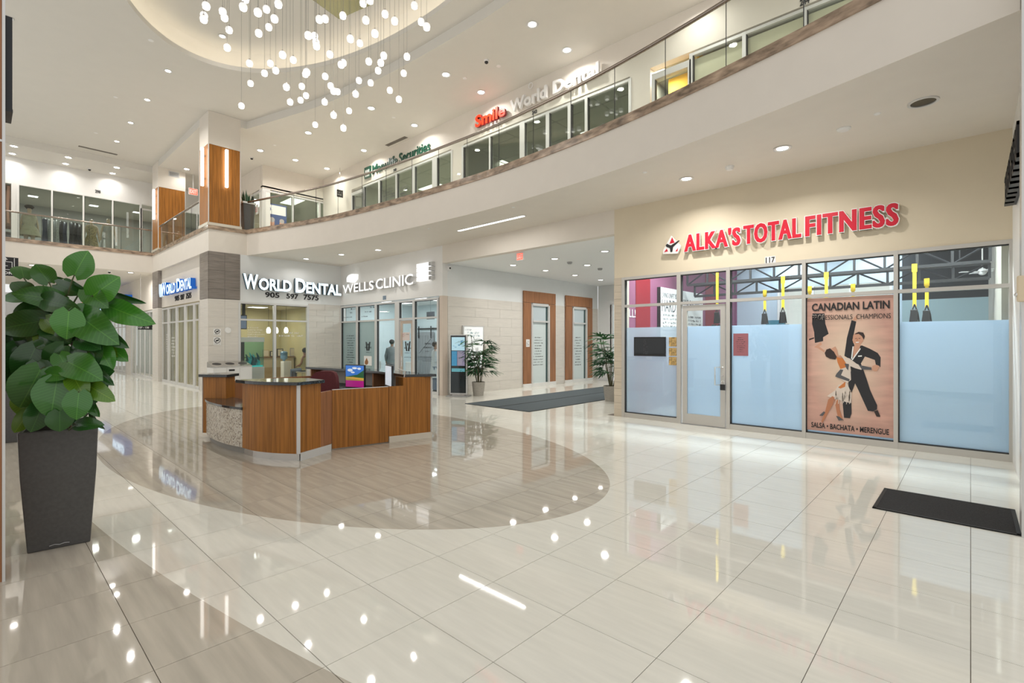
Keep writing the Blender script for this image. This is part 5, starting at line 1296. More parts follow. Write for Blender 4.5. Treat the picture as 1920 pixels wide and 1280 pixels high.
def palm(label, c, h, spread, nst, seed, z0=.35):
    t = thing('lady_palm', label, 'plant', (c[0], c[1], z0)); r = random.Random(seed)
    for k in range(nst):
        a = 2*PI*k/nst+r.uniform(-.3, .3); rad = r.uniform(.02, .09); top = h*r.uniform(.62, 1)-z0; b = Vector((rad*math.cos(a), rad*math.sin(a), 0)); e = Vector((spread*.45*math.cos(a), spread*.45*math.sin(a), top))
        obj('cane', G().tube([b, b+(e-b)*.5-Vector((0, 0, 0)), e], [.012, .01, .008], 6), mat('palm cane', (.10, .09, .04), .7), t, local=True)
        for j in range(6):
            f = .30+.70*j/5; p = b+(e-b)*f; az = a+r.uniform(-1.8, 1.8); pitch = r.uniform(.1, .9); L = r.uniform(.05, .16)*spread/.35
            dr = Vector((math.cos(az)*math.cos(pitch), math.sin(az)*math.cos(pitch), math.sin(pitch))); q = p+dr*L
            o = bpy.data.objects.new('frond', r.choice(FR)); C.objects.link(o); o.parent = t
            y = dr; x = y.cross(Vector((0, 0, 1))).normalized(); z = x.cross(y); s = r.uniform(.95, 1.3)
            o.matrix_local = Matrix.Translation(q) @ Matrix(((x.x, y.x, z.x, 0), (x.y, y.y, z.y, 0), (x.z, y.z, z.z, 0), (0, 0, 0, 1))) @ Matrix.Scale(s, 4)
    return t
def roundpot(label, c, r_, h):
    t = thing('plant_pot', label, 'pot', (c[0], c[1], 0)); g = G().lathe([(.001, 0), (r_*.78, 0), (r_*.86, h*.3), (r_*.97, h*.75), (r_, h), (r_*.92, h), (r_*.9, h-.05), (.001, h-.05)], (c[0], c[1], 0), 28)
    obj('pot', g, mat('grey concrete pot', (.42, .39, .34), .7, noise=(14, .12, (1, 1, 4))), t, smooth=True); obj('soil', G().lathe([(.001, h-.045), (r_*.9, h-.045)], (c[0], c[1], 0), 20), mat('dark soil', (.02, .014, .01), .9), t)
pp1 = onZ(895, 741); pp1 = (pp1.x+.05, pp1.y+.0)
roundpot('round grey pot beside the info screen', pp1, .20, .42); palm('lady palm with narrow leaflets in the round grey pot beside the info screen', pp1, 1.80, .50, 12, 5)
pp2 = Vector((-7.33, 11.97, 0)); roundpot('round grey pot behind the fitness pier', pp2, .22, .42); palm('lady palm showing from behind the fitness studio pier', pp2, 1.95, .66, 10, 9)
# --- mats
def floormat(label, poly, m, edge):
    t = thing('entrance_mat', label, 'mat', (poly[0][0], poly[0][1], 0)); obj('pile', G().prism(poly, .0005, .009), m, t)
    n = len(poly)
    for i in range(n):
        a, b = Vector(poly[i]), Vector(poly[(i+1) % n]); d = (b-a).normalized(); s = Vector((-d.y, d.x))*.03
        obj('border', G().prism([tuple(a), tuple(b), tuple(b+s), tuple(a+s)], .0005, .0105), edge, t)
mm_ = mat('blue grey carpet', (.075, .095, .105), .95, noise=(220, .5)); mk = mat('black carpet', (.022, .022, .023), .95, noise=(160, .7)); rb = mat('black rubber', (.018, .018, .018), .6)
floormat('long blue grey entrance mat, half nearest the corridor wall', [(-9.82, 8.76), (-8.72, 8.76), (-8.72, 17.5), (-9.82, 17.5)], mm_, mat('dark carpet edge', (.05, .06, .065), .9))
floormat('long blue grey entrance mat, half nearest the fitness pier', [(-8.70, 8.76), (-7.58, 8.76), (-7.58, 17.5), (-8.70, 17.5)], mm_, mat('dark carpet edge', (.05, .06, .065), .9))
floormat('black entrance mat in front of the marble column', [(-.71, 6.02), (1.2, 6.0), (1.2, 6.9), (-.71, 6.91)][0:4] if False else [(-.715, 6.02), (.318, 6.0), (.318, 6.0), (.36, 6.885), (-.71, 6.91)][0:2]+[(.318, 6.885), (-.71, 6.91)], mk, rb)
# --- info kiosk
k0 = onZ(855, 742); kb = (k0.x+.12, k0.y); t = thing('info_kiosk', 'tall upright touch screen kiosk with a black face and silver edge', 'kiosk', (kb[0], kb[1], 0), None, math.radians(28))
kh = 1.86; obj('body', G().box((-.28, -.03, .05), (.28, .05, kh)), aluw, t, local=True, bevel=.02)
obj('glass_face', G().box((-.245, -.036, .10), (.245, -.03, kh-.03)), mat('black glass', (.02, .03, .035), .05), t, local=True)
sc_ = [mat('screen deep blue', (.03, .16, .30), .2, emit=.5, ecol=(.06, .30, .50)), mat('screen pale blue', (.35, .55, .65), .2, emit=.5, ecol=(.45, .68, .78)), mat('screen mauve', (.22, .20, .30), .2, emit=.4, ecol=(.26, .24, .36)), mat('screen teal', (.1, .32, .38), .2, emit=.4, ecol=(.12, .36, .42)), whiteprint]
g = G()
def q(x0, z0, x1, z1, m): g.add([(x0, -.038, z0), (x1, -.038, z0), (x1, -.038, z1), (x0, -.038, z1)], [(0, 1, 2, 3)], m)
q(-.21, 1.38, .21, 1.78, 1); q(-.21, .92, -.04, 1.36, 0); q(-.03, .92, .21, 1.36, 2); q(-.21, .74, .21, .84, 3)
for k in range(12): q(-.2, 1.33-k*.033, -.06, 1.335-k*.033+.006, 4); q(-.02, 1.33-k*.033, .12, 1.335-k*.033+.004, 4)
for x0, z0, x1, z1 in ((-.18, 1.50, -.10, 1.53), (-.12, 1.47, -.05, 1.49), (0, 1.52, .06, 1.56), (.08, 1.6, .18, 1.68)): q(x0, z0, x1, z1, 0)
obj('screen_picture', g, sc_, t, local=True); obj('foot', G().box((-.34, -.2, 0), (.34, .22, .02)), mat('grey plastic', (.4, .4, .4), .5), t, local=True, bevel=.006); obj('neck', G().box((-.2, -.02, .02), (.2, .04, .06)), steel, t, local=True)
# --- recycling station at the corner pillar
t = thing('recycling_station', 'white recycling station with three round holes against the corner pillar', 'bin', (-17.7, 5.5, 0))
x0, x1, y0, y1 = XB+.02, XB+.62, 5.0, 6.15; wm = mat('white enamel', (.74, .73, .71), .35)
obj('body', G().box((x0, y0, .04), (x1, y1, .82)), wm, t, bevel=.01); obj('base', G().box((x0, y0+.03, 0), (x1-.04, y1-.03, .04)), black, t)
g = G().add([(x0, y0, .821), (x1, y0, .821), (x1, y1, .821), (x0, y1, .821), (x0, y0, 1.0), (x1, y0, .86), (x1, y1, .86), (x0, y1, 1.0)], [(3, 2, 1, 0), (4, 5, 6, 7), (0, 1, 5, 4), (1, 2, 6, 5), (2, 3, 7, 6), (3, 0, 4, 7)]); hd = obj('lid', g, steel, t)
for k in range(3):
    yc = y0+(y1-y0)*(k+.5)/3; xc = (x0+x1)/2; zz = .931; sl = (.86-1.0)/(x1-x0)
    n = 20; g = G().add([(xc+.13*math.cos(a), yc+.13*math.sin(a), zz+sl*.13*math.cos(a)+.003) for a in [2*PI*i/n for i in range(n)]], [tuple(range(n))]); obj('hole', g, black, hd)
    obj('door', G().box((x1, y0+(y1-y0)*k/3+.01, .07), (x1+.012, y0+(y1-y0)*(k+1)/3-.01, .80)), wm, t)
obj('label_plate', G().box((x1+.012, 5.45, .70), (x1+.016, 5.62, .76)), black, t)
# --- planter with snake plant upstairs
b_ = onX(460, 428, -18.25); t = thing('planter', 'tall dark tapered planter upstairs beside the corner pillar', 'planter', (b_.x, b_.y+.02, Z2))
g = G(); c_ = (b_.x-.05, b_.y+.08); zt = 6.42
for z, s in (): pass
vs = [];
for z, s in ((Z2, .13), (zt-.12, .19), (zt, .20)): vs += [(c_[0]-s, c_[1]-s, z), (c_[0]+s, c_[1]-s, z), (c_[0]+s, c_[1]+s, z), (c_[0]-s, c_[1]+s, z)]
g.add(vs, [(3, 2, 1, 0), (8, 9, 10, 11)]+[(4*i+k, 4*i+(k+1) % 4, 4*i+4+(k+1) % 4, 4*i+4+k) for i in range(2) for k in range(4)]); obj('pot', g, mat('charcoal plastic planter', (.085, .083, .08), .38), t)
obj('rim', G().box((c_[0]-.21, c_[1]-.21, zt-.06), (c_[0]+.21, c_[1]+.21, zt)), aluw, t)
t = thing('snake_plant', 'stiff upright snake plant in the tall planter upstairs', 'plant', (c_[0], c_[1], zt))
for k in range(11):
    a = 2.4*k; r0 = .04+.01*(k % 4); h = .28+.03*(k*7 % 6); p = Vector((c_[0]+r0*2*math.cos(a), c_[1]+r0*2*math.sin(a), zt)); e = p+Vector((.06*math.cos(a), .06*math.sin(a), h)); s = Vector((-math.sin(a+.5), math.cos(a+.5), 0))*.022
    g = G().add([p-s, p+s, (p+e)/2+s*1.2, e, (p+e)/2-s*1.2], [(0, 1, 2, 3, 4)]); g.add([p-s+Vector((.004, .004, 0)), (p+e)/2-s*1.2+Vector((.004, .004, 0)), e, (p+e)/2+s*1.2+Vector((.004, .004, 0)), p+s+Vector((.004, .004, 0))], [(0, 1, 2, 3, 4)]); obj('leaf', g, mat('snake plant leaf', (.03, .09, .04), .5), t)
# ================================================================== ROOMS BEHIND THE GLASS
def panel_light(label, p, sx, sy, energy, group=None, col=(1, .97, .93), e=3.0):
    t = thing('panel_light', label, 'light', p, group)
    obj('frame', G().box((p[0]-sx/2-.03, p[1]-sy/2-.03, p[2]-.01), (p[0]+sx/2+.03, p[1]+sy/2+.03, p[2])), whitep, t)
    obj('diffuser', G().box((p[0]-sx/2, p[1]-sy/2, p[2]-.014), (p[0]+sx/2, p[1]+sy/2, p[2]-.01)), mat('lit panel %.1f' % e, (1, .98, .95), .5, emit=e), t)
    l = lamp('AREA', 'panel_lamp', (0, 0, -.05), energy/LAMP, sx, col=col, sy=sy); C.objects.link(l); l.parent = t
    return t
# ---------------- fitness studio
BY = 17.0
pinkw = mat('mauve studio wall', (.24, .08, .145), .6); redw = mat('red studio stripe', (.22, .006, .014), .5); plum = mat('plum studio stripe', (.20, .04, .11), .6)
sw_ = mat('pale blue studio wall', (.60, .72, .82), .6); dk = mat('charcoal deck', (.022, .026, .030), .7)
PSL = ('X', XF+.16)
struct('wall_studio_left', G().box((XF+.15, D+.3, 0), (XF+.155, BY, 4.4)), pinkw)
sl = bpy.data.objects['wall_studio_left']
for a, b, m in ((1192, 1219, redw), (1323, 1348, redw), (1378, 1402, plum)):
    obj('painted_stripe', pbox(G(), PSL, pu(PSL, a), pu(PSL, b), 0, 4.4, -.004, .004), m, sl)
struct('floor_studio', G().box((XF+.15, D+.1, -.1), (XR+.4, BY, 0)), mat('studio floor', (.55, .55, .54), .4))
struct('ceiling_studio', G().box((XF+.15, D+.2, 4.4), (XR+.6, BY, 4.5)), dk)
cst = bpy.data.objects['ceiling_studio']
for k in range(10): obj('deck_rib', G().box((XF+.2, D+.6+k*.7, 4.25), (XR+.4, D+.66+k*.7, 4.4)), dk, cst)
struct('wall_studio_right', G().box((XR-.10, D+.25, 0), (XR-.0, BY, 4.4)), mat('drab studio wall', (.46, .44, .38), .6))
g = G().box((XF+.15, BY, 0), (-4.4, BY+.1, 4.4)); g.box((-4.4, BY, 0), (-1.6, BY+.1, .5)); g.box((-4.4, BY, 3.3), (-1.6, BY+.1, 4.4)); g.box((-1.6, BY, 0), (XR+.4, BY+.1, 4.4))
struct('wall_studio_back', g, sw_)
w_ = struct('window_20', loc=(-4.4, BY, .5), label='bright rear window of the studio')
for x in (-4.4, -3.47, -2.53, -1.6): obj('mullion', G().box((x-.03, BY-.02, .5), (x+.03, BY+.1, 3.3)), whitep, w_)
for a in (-4.37, -3.44, -2.5): obj('pane', G().box((a, BY+.04, .5), (a+.88, BY+.05, 3.3)), clear, w_)
struct('wall_studio_bulkhead', G().box((-1.35, 16.85, 2.75), (XR-.1, 16.95, 4.4)), dk)
struct('wall_studio_partition', G().box((-1.35, 16.85, 0), (XR-.1, 16.95, 2.75)), mat('aqua partition', (.36, .50, .54), .5))
# sign of words on the studio wall
u0, z1 = puv(PSL, 1236, 537); u1 = pu(PSL, 1315)
t = thing('shop_sign', 'white board crowded with grey words on the mauve studio wall', 'sign', P3(PSL, u0, 1.9))
PSW = ('X', XF+.20)
u0, z1 = puv(PSW, 1236, 538); u1 = pu(PSW, 1315); z0 = 1.75
obj('board', pbox(G(), PSW, u0, u1, z0, z1, -.04, .04), whitep, t); obj('edge', pbox(G(), PSW, u0-.03, u0, z0, z1, -.04, .04), black, t)
H_ = z1-z0; W_ = u1-u0
for s, a, b, c, d in (('LIVING UNFIT IS', .02, .34, .80, .90), ('HARD', .02, .32, .52, .76), ('TAKING', .40, .62, .70, .82), ('BALANCE', .66, .98, .62, .82)):
    letters(s, PSW, u0+a*W_, u0+b*W_, z0+c*H_, z0+d*H_, greyprint, t, .041, .003, .0, split=False, name='lettering')
for k in range(6): scrib(PSW, 1240, topx(P3(PSW, u0+.3*W_, z0+(.47-k*.075)*H_))[1], 1312, topx(P3(PSW, u0+.3*W_, z0+(.41-k*.075)*H_))[1], greyprint, t, 1, .041, 60+k, .8)
letters('ELL!', PSL, pu(PSL, 1174), pu(PSL, 1191), 2.2, 2.38, whiteprint, sl, .004, .004, .0, split=False, name='lettering')
# black truss of the training rig
def truss(label, y, z0, z1, x0, x1):
    t = thing('lattice_truss', label, 'truss', (x0, y, z0)); s = .028
    obj('top_chord', G().box((x0, y-s, z1-s), (x1, y+s, z1+s)), blackm, t); obj('bottom_chord', G().box((x0, y-s, z0-s), (x1, y+s, z0+s)), blackm, t)
    n = int((x1-x0)/.46); d = (x1-x0)/n
    for k in range(n+1): obj('post', G().box((x0+k*d-.02, y-.02, z0), (x0+k*d+.02, y+.02, z1)), blackm, t)
    for k in range(n):
        a, b = ((z0, z1) if k % 2 == 0 else (z1, z0)); obj('brace', G().tube([(x0+k*d, y, a), (x0+(k+1)*d, y, b)], .018, 5), blackm, t)
    for x in (x0+.3, x1-.4): obj('hanger', G().tube([(x, y, z1), (x, y, 4.4)], .012, 5), blackm, t)
truss('upper black lattice truss of the studio training rig', 12.0, 3.05, 3.37, -5.17, .25)
truss('lower black lattice truss of the studio training rig', 12.45, 2.80, 3.07, -5.17, .25)
yel = mat('yellow strap', (.72, .50, .02), .6)
for k, (px, y0_, y1_, y) in enumerate(((1346, 460, 572, 11.2), (1435, 546, 606, 12.45), (1469, 521, 606, 12.0), (1550, 513, 606, 12.0), (1519, 539, 606, 12.45), (1600, 535, 606, 12.45), (1715, 498, 606, 12.0), (1738, 525, 606, 12.45))):
    p = onY(px, y0_, y); zt = p.z; 
    t = thing('suspension_strap', ('yellow training strap with black handles on the rig, %s' % ('nearest the studio door', 'beside the machine', 'above the machine', 'over the poster, long', 'over the poster edge', 'over the poster letters', 'long, by the dark ceiling', 'short, by the dark ceiling')[k]), 'strap', (p.x, y, 1.9), 'yellow training straps of the studio')
    zb = 2.35 if k in (0, 1, 2) else 2.3
    obj('strap', G().box((p.x-.028, y-.034-.006, zb), (p.x+.028, y-.034, zt)), yel, t); obj('anchor', G().box((p.x-.04, y-.045, zt-.12), (p.x+.04, y-.032, zt+.03)), yel, t)
    if k == 0: obj('lanyard', G().tube([(p.x, y-.037, zt), (p.x, y-.037, 4.4)], .012, 5), black, t)
    for s in (-1, 1):
        a = obj('handle_strap', G().tube([(p.x, y-.04, zb+.05), (p.x+s*.05, y-.05, zb-.12), (p.x+s*.07, y-.04, zb-.30)], .012, 5), black, t)
        obj('handle', G().tube([(p.x+s*.02, y-.04, zb-.34), (p.x+s*.12, y-.04, zb-.34)], .02, 8), black, t)
    obj('pad', G().box((p.x-.06, y-.07, zb-.3), (p.x+.05, y-.03, zb-.05)), black, t, bevel=.01)
# exercise machine and bench
p = onY(1455, 640, 14.0); t = thing('exercise_machine', 'grey and blue exercise machine behind the frosted studio glass', 'machine', (p.x, 14.0, 0))
gm = mat('grey machine plastic', (.25, .33, .38), .4)
for s in (-.3, .3): obj('upright', G().tube([(p.x+s, 14, 0), (p.x+s, 14, 2.05)], .04, 8), gm, t)
obj('console', G().box((p.x-.22, 13.9, 1.95), (p.x+.22, 14.05, 2.2)), mat('blue console', (.10, .30, .42), .3), t, bevel=.02); obj('crossbar', G().tube([(p.x-.42, 14, 2.05), (p.x+.42, 14, 2.05)], .03, 8), gm, t); obj('base', G().box((p.x-.45, 13.6, 0), (p.x+.45, 14.7, .1)), blackm, t)
t = thing('bench', 'long low olive padded bench behind the frosted studio glass', 'bench', (-1.0, 10.35, 0)); a, b = -1.75, .05
obj('pad', G().box((a, 10.15, .38), (b, 10.55, .5)), mat('olive vinyl', (.30, .32, .14), .5), t, bevel=.03)
for x in (a+.1, b-.1):
    for y in (10.2, 10.5): obj('leg', G().box((x-.025, y-.025, 0), (x+.025, y+.025, .38)), steel, t)
p = onY(1858, 508, 13.2); t = thing('hanging_fan', 'small white fan hanging under the dark studio ceiling', 'fan', (p.x-.12, 13.2, p.z))
c_ = Vector((p.x-.12, 13.2, p.z)); obj('motor', G().ball(c_, .07, 10, 8), whitep, t, smooth=True); obj('rod', G().tube([c_, (c_.x, c_.y, 4.4)], .012, 6), whitep, t)
for k in range(4):
    a = PI/2*k+.4; d = Vector((math.cos(a), math.sin(a), 0)); s = Vector((-d.y, d.x, 0))*.05
    obj('blade', G().add([c_+d*.06-s, c_+d*.06+s, c_+d*.34+s*1.3, c_+d*.34-s*1.3]+[v+Vector((0, 0, .01)) for v in (c_+d*.06-s, c_+d*.06+s, c_+d*.34+s*1.3, c_+d*.34-s*1.3)], [(3, 2, 1, 0), (4, 5, 6, 7), (0, 1, 5, 4), (1, 2, 6, 5), (2, 3, 7, 6), (3, 0, 4, 7)]), whitep, t)
for x, y in ((-4.7, 10.7), (-3.2, 10.7), (-1.7, 10.7), (-.4, 10.7)): panel_light('added white fill panel under the fitness studio ceiling', (x, y, 4.24), 1.0, .4, 105, 'added studio fill panels', (.86, .94, 1))  # panels added to light the frosted film from inside
for x in (-4.0, -1.8): panel_light('added white fill panel at the back of the fitness studio', (x, 16.2, 4.398), .8, .4, 45, 'added rear studio fill panels', (.80, .90, 1))  # added panels that brighten the rear studio wall
# ---------------- clinic
CB = 13.0; cw = mat('clinic wall', (.70, .78, .80), .6)
struct('wall_clinic_back', G().box((XB, CB, 0), (XC-.1, CB+.1, 3.2)), cw); struct('wall_clinic_left', G().box((XB-.02, D+.2, 0), (XB+.05, CB, 3.2)), cw); struct('wall_clinic_right', G().box((XC-.25, D+.2, 0), (XC-.22, CB, 3.2)), cw)
struct('ceiling_clinic', G().box((XB, D+.2, 3.2), (XC-.1, CB, 3.3)), white); struct('floor_clinic', G().box((XB, D+.1, -.1), (XC-.1, CB, 0)), mat('clinic floor', (.5, .5, .48), .4))
PCB = ('Y', CB)
for x in (-16.6, -14.4, -12.9): panel_light('white ceiling panel light inside the clinic', (x, 11.2, 3.19), .6, 1.2, 30, 'clinic panel lights', (.88, .95, 1))
t = thing('sliding_barn_door', 'grey plank barn door on a black rail inside the clinic', 'door', (pu(PCB, 800), CB, 0)); u0, u1 = pu(PCB, 785), pu(PCB, 816); gp = mat('grey planks', (.30, .31, .32), .6, noise=(3, .2, (14, 1, .5))); n = 6
for k in range(n): obj('plank', pbox(G(), PCB, u0+(u1-u0)*k/n+.004, u0+(u1-u0)*(k+1)/n-.004, .05, 2.05, .04, .075), gp, t)
for z in (.1, 1.0, 1.9): obj('cross_board', pbox(G(), PCB, u0, u1, z, z+.14, .075, .10), gp, t)
obj('diagonal_board', ppoly(G(), PCB, [(u0, 1.14), (u0+.13, 1.14), (u1, 1.9), (u1-.13, 1.9)], .075, .1), gp, t)
rl2 = obj('rail', pbox(G(), PCB, u0-.3, u1+.25, 2.16, 2.22, .04, .07), black, t)
for u in (u0+.15, u1-.15): obj('hanger', pbox(G(), PCB, u-.03, u+.03, 1.8, 2.3, .1, .115), black, t)
t = thing('poster', 'wide blue poster high on the clinic back wall', 'poster', P3(PCB, pu(PCB, 728), 2.4)); obj('sheet', pbox(G(), PCB, pu(PCB, 727), pu(PCB, 760), 2.38, 2.72, 0, .02), mat('blue poster', (.05, .16, .42), .5, noise=(9, .7)), t); obj('cyan_part', pbox(G(), PCB, pu(PCB, 760), pu(PCB, 776), 2.38, 2.72, 0, .025), mat('cyan poster', (.06, .45, .65), .5, noise=(14, .6)), t); obj('red_edge', pbox(G(), PCB, pu(PCB, 752), pu(PCB, 776), 2.72, 2.76, 0, .025), mat('red print', (.5, .1, .08), .6), t)  # cyan part of the print beside the blue sheet
t = thing('air_conditioner', 'white wall air unit with dark vents inside the clinic', 'air unit', P3(PCB, pu(PCB, 728), 1.95)); obj('body', pbox(G(), PCB, pu(PCB, 727), pu(PCB, 775), 1.97, 2.25, 0, .22), whitep, t, bevel=.03); obj('outlet', pbox(G(), PCB, pu(PCB, 729), pu(PCB, 773), 1.95, 2.0, .05, .225), mat('dark slot', (.05, .045, .04), .7), t); obj('display', pbox(G(), PCB, pu(PCB, 752), pu(PCB, 758), 2.08, 2.16, .22, .225), darkprint, t)
t = thing('hanging_board', 'small black board hanging near the clinic ceiling', 'board', P3(PCB, pu(PCB, 806), 2.6)); u0, u1 = pu(('Y', 11.5), 801), pu(('Y', 11.5), 815); q_ = ('Y', 11.5); obj('panel', pbox(G(), q_, u0, u1, 2.48, 2.76, 0, .03), mat('black speckle', (.03, .035, .045), .5, noise=(60, .8)), t); obj('cord', G().tube([P3(q_, (u0+u1)/2, 2.76, .015), P3(q_, (u0+u1)/2, 3.2, .015)], .006, 4), black, t)
def sidechair(label, x, y, rz, m):
    t = thing('chair', label, 'chair', (x, y, 0), None, rz); obj('seat', G().box((-.24, -.24, .42), (.24, .24, .47)), m, t, local=True, bevel=.02); obj('backrest', G().box((-.23, .20, .5), (.23, .25, .88)), m, t, local=True, bevel=.02)
    for sx in (-.2, .2):
        for sy in (-.2, .2): obj('leg', G().tube([(sx, sy, 0), (sx, sy, .42)], .014, 6), chrome, t, local=True)
p = onY(763, 640, 10.9); sidechair('white moulded chair inside the clinic', p.x, 10.9, .3, whitep)
p = onY(700, 640, 10.6); sidechair('white moulded chair behind the frosted clinic pane', p.x, 10.6, -.3, whitep)
p = onY(715, 640, 12.3); t = thing('house_plant', 'small leafy plant inside the clinic', 'plant', (p.x, 12.3, 0)); obj('pot', G().lathe([(.001, 0), (.14, 0), (.18, .4), (.001, .4)], (p.x, 12.3, 0), 16), whitep, t)
rr = random.Random(8)
for k in range(22):
    a = rr.uniform(0, 6.28); o = bpy.data.objects.new('leaf', LME[1]); C.objects.link(o); o.parent = t; o.location = (rr.uniform(-.08, .08), rr.uniform(-.08, .08), rr.uniform(.6, 1.2)); o.rotation_euler = (rr.uniform(-.2, .9), 0, a); o.scale = (.22, .24, .24)
obj('stem', G().tube([(p.x, 12.3, .38), (p.x, 12.3, 1.2)], .012, 5), stemm, t)
# ---------------- dental office
DX = -23.6; ow = mat('olive cream dental wall', (.52, .47, .28), .6); tn = mat('tan counter', (.42, .31, .18), .5); twd = mat('pale counter face', (.56, .48, .34), .5)
struct('wall_dental_back', G().box((DX, YS+.2, 0), (DX+.1, D, 3.2)), ow); struct('wall_dental_far', G().box((DX, D-.05, 0), (XB-.2, D+.05, 3.2)), ow); struct('ceiling_dental', G().box((-24.6, YS+.2, 3.1), (XB-.2, D, 3.2)), mat('dental ceiling', (.62, .58, .45), .7)); struct('floor_dental', G().box((-24.6, YS, -.1), (XB, D, 0)), mat('dental floor', (.45, .38, .27), .4))
for x, y in ((-20.0, 6.6), (-22.0, 8.0)): panel_light('ceiling panel light inside the dental office', (x, y, 3.09), .6, .6, 36, 'dental panel lights', (1, .92, .72))
def wuv(X, px, py): return puv(('X', X), px, py)
AX = -18.75; pl = ('X', AX); u0, u1 = pu(pl, 449), pu(pl, 496)
t = thing('aquarium', 'tall aquarium with teal plants on a white cabinet in the dental window', 'aquarium', (AX-.5, u0, 0))
zc = puv(pl, 470, 688)[1]; zt = puv(pl, 470, 641)[1]; zh = puv(pl, 470, 632)[1]
obj('cabinet', G().box((AX-.6, u0, 0), (AX, u1, zc)), mat('white enamel', (.74, .73, .71), .35), t, bevel=.008); obj('hood', G().box((AX-.6, u0, zt), (AX, u1, zh)), whitep, t, bevel=.008)
tk = obj('tank', G().box((AX-.58, u0+.02, zc), (AX-.01, u1-.02, zt)), glass('aquarium glass', (.62, .88, .86), 1.0), t); obj('side_panel', G().box((AX-.59, u0, zc), (AX+.005, u0+.16, zt)), mat('dark panel', (.05, .06, .06), .4), t)
obj('base_glow', G().box((AX-.55, u0+.1, zc), (AX-.03, u1-.05, zc+.05)), mat('glowing teal gravel', (.05, .55, .55), .5, emit=.5, ecol=(.05, .6, .6)), t)  # glow put into the gravel as emission, no lamp in the tank
tm = [mat('teal coral', (.02, .35, .36), .5, emit=.15, ecol=(.03, .5, .5)), mat('deep teal coral', (.01, .12, .15), .5)]  # first coral colour carries a faint glow of its own
for k in range(12):
    y = u0+.3+(u1-u0-.4)*k/12; h = .2+.35*((k*5) % 7)/7; x = AX-.15-.25*((k*3) % 5)/5
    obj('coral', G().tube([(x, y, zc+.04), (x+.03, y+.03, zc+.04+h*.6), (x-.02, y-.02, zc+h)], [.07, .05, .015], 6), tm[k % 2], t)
RX = -21.9; pl = ('X', RX); u0, u1 = pu(pl, 470), min(pu(pl, 585), D-.15); zc = puv(pl, 540, 668)[1]
t = thing('reception_counter', 'tan reception counter with a pale lattice front in the dental office', 'counter', (RX-.3, u0, 0)); obj('body', G().box((RX-.5, u0, 0), (RX, u1, zc-.04)), twd, t); obj('top', G().box((RX-.55, u0-.05, zc-.04), (RX+.06, u1+.05, zc)), mat('brown counter top', (.22, .12, .06), .3), t); obj('front_panel', G().box((RX, u0+.1, .05), (RX+.02, u1-.1, zc*.55)), tn, t)
for k, (px, nm, h, lab) in enumerate(((498.5, 'picture_frame', .30, 'brown picture frame on the dental counter end'), (512, 'picture_frame', .24, 'black picture frame on the dental counter'), (525, 'card_holder', .34, 'dark framed card on the dental counter'), (549, 'card_holder', .36, 'grey leaflet rack on the dental counter'), (561, 'box', .26, 'blue box on the dental counter'))):
    u = pu(('X', RX-.2), px); t = thing(nm, lab, 'frame' if 'frame' in nm else 'holder' if 'card' in nm else 'box', (RX-.2, u, zc))
    m = (tn, black, blackm, mat('grey plastic', (.4, .4, .4), .5), mat('blue box card', (.08, .17, .30), .5))[k]
    obj('frame', G().box((RX-.23, u-.13, zc), (RX-.18, u+.13, zc+h)), m, t, bevel=.004); obj('face', G().box((RX-.18, u-.10, zc+.03), (RX-.176, u+.10, zc+h-.03)), mat('cream card', (.68, .62, .5), .5), t)
for k, px in enumerate((503.5, 518, 536.5)):
    pl = ('X', -20.9); u, z = puv(pl, px, 619); t = thing('pendant_lamp', 'egg-shaped white pendant lamp inside the dental office', 'lamp', (-20.9, u, z), 'egg lamps of the dental office')
    obj('shade', G().lathe([(.001, -.13), (.06, -.12), (.085, -.05), (.075, .05), (.04, .12), (.001, .13)], (-20.9, u, z), 14), mat('lit egg shade', (1, .98, .9), .4, emit=2.2), t, smooth=True); obj('cord', G().tube([(-20.9, u, z+.12), (-20.9, u, 3.1)], .006, 4), black, t)
pl = ('X', -20.4); u = pu(pl, 539); t = thing('water_cooler', 'white water cooler with a blue bottle inside the dental office', 'water cooler', (-20.7, u, 0)); zt = puv(pl, 539, 677)[1]
obj('body', G().box((-20.7, u-.16, 0), (-20.38, u+.16, zt)), whitep, t, bevel=.02); obj('front_recess', G().box((-20.58, u-.10, zt-.42), (-20.575, u+.10, zt-.12)), mat('grey plastic', (.4, .4, .4), .5), t); obj('bottle', G().lathe([(.05, 0), (.06, .05), (.135, .10), (.14, .22), (.13, .24), (.14, .26), (.14, .36), (.10, .40), (.001, .41)], (-20.74, u, zt), 18), mat('blue water bottle', (.16, .30, .45), .12), t, smooth=True)
for s in (-.05, .05): obj('tap', G().tube([(-20.575, u+s, zt-.15), (-20.53, u+s, zt-.15), (-20.53, u+s, zt-.19)], .012, 6), (mat('blue tap', (.05, .15, .5), .4) if s < 0 else red), t)
pl = ('X', -19.0); u0, z1 = puv(pl, 449, 590); u1, z0 = puv(pl, 463, 617); t = thing('television', 'wall screen high in the dental window corner', 'television', (-19.0, u0, z0)); obj('frame', G().box((-19.06, u0, z0), (-19.0, u1, z1)), black, t); obj('screen', G().box((-19.0, u0+.02, z0+.03), (-18.996, u1-.02, z1-.03)), mat('blue grey screen', (.14, .18, .26), .2, emit=.3, ecol=(.2, .26, .38)), t); obj('arm', G().box((-19.06, u0+.1, z1), (-19.02, u0+.2, 3.1)), black, t)
for k, (x, y) in enumerate(((-19.9, 6.2), (-20.8, 6.2), (-21.7, 6.2))): sidechair('cream waiting chair %s in the dental office' % ('nearest the aquarium', 'in the middle of the row', 'at the far end of the row')[k], x, y, PI, mat('cream vinyl', (.55, .5, .4), .5))
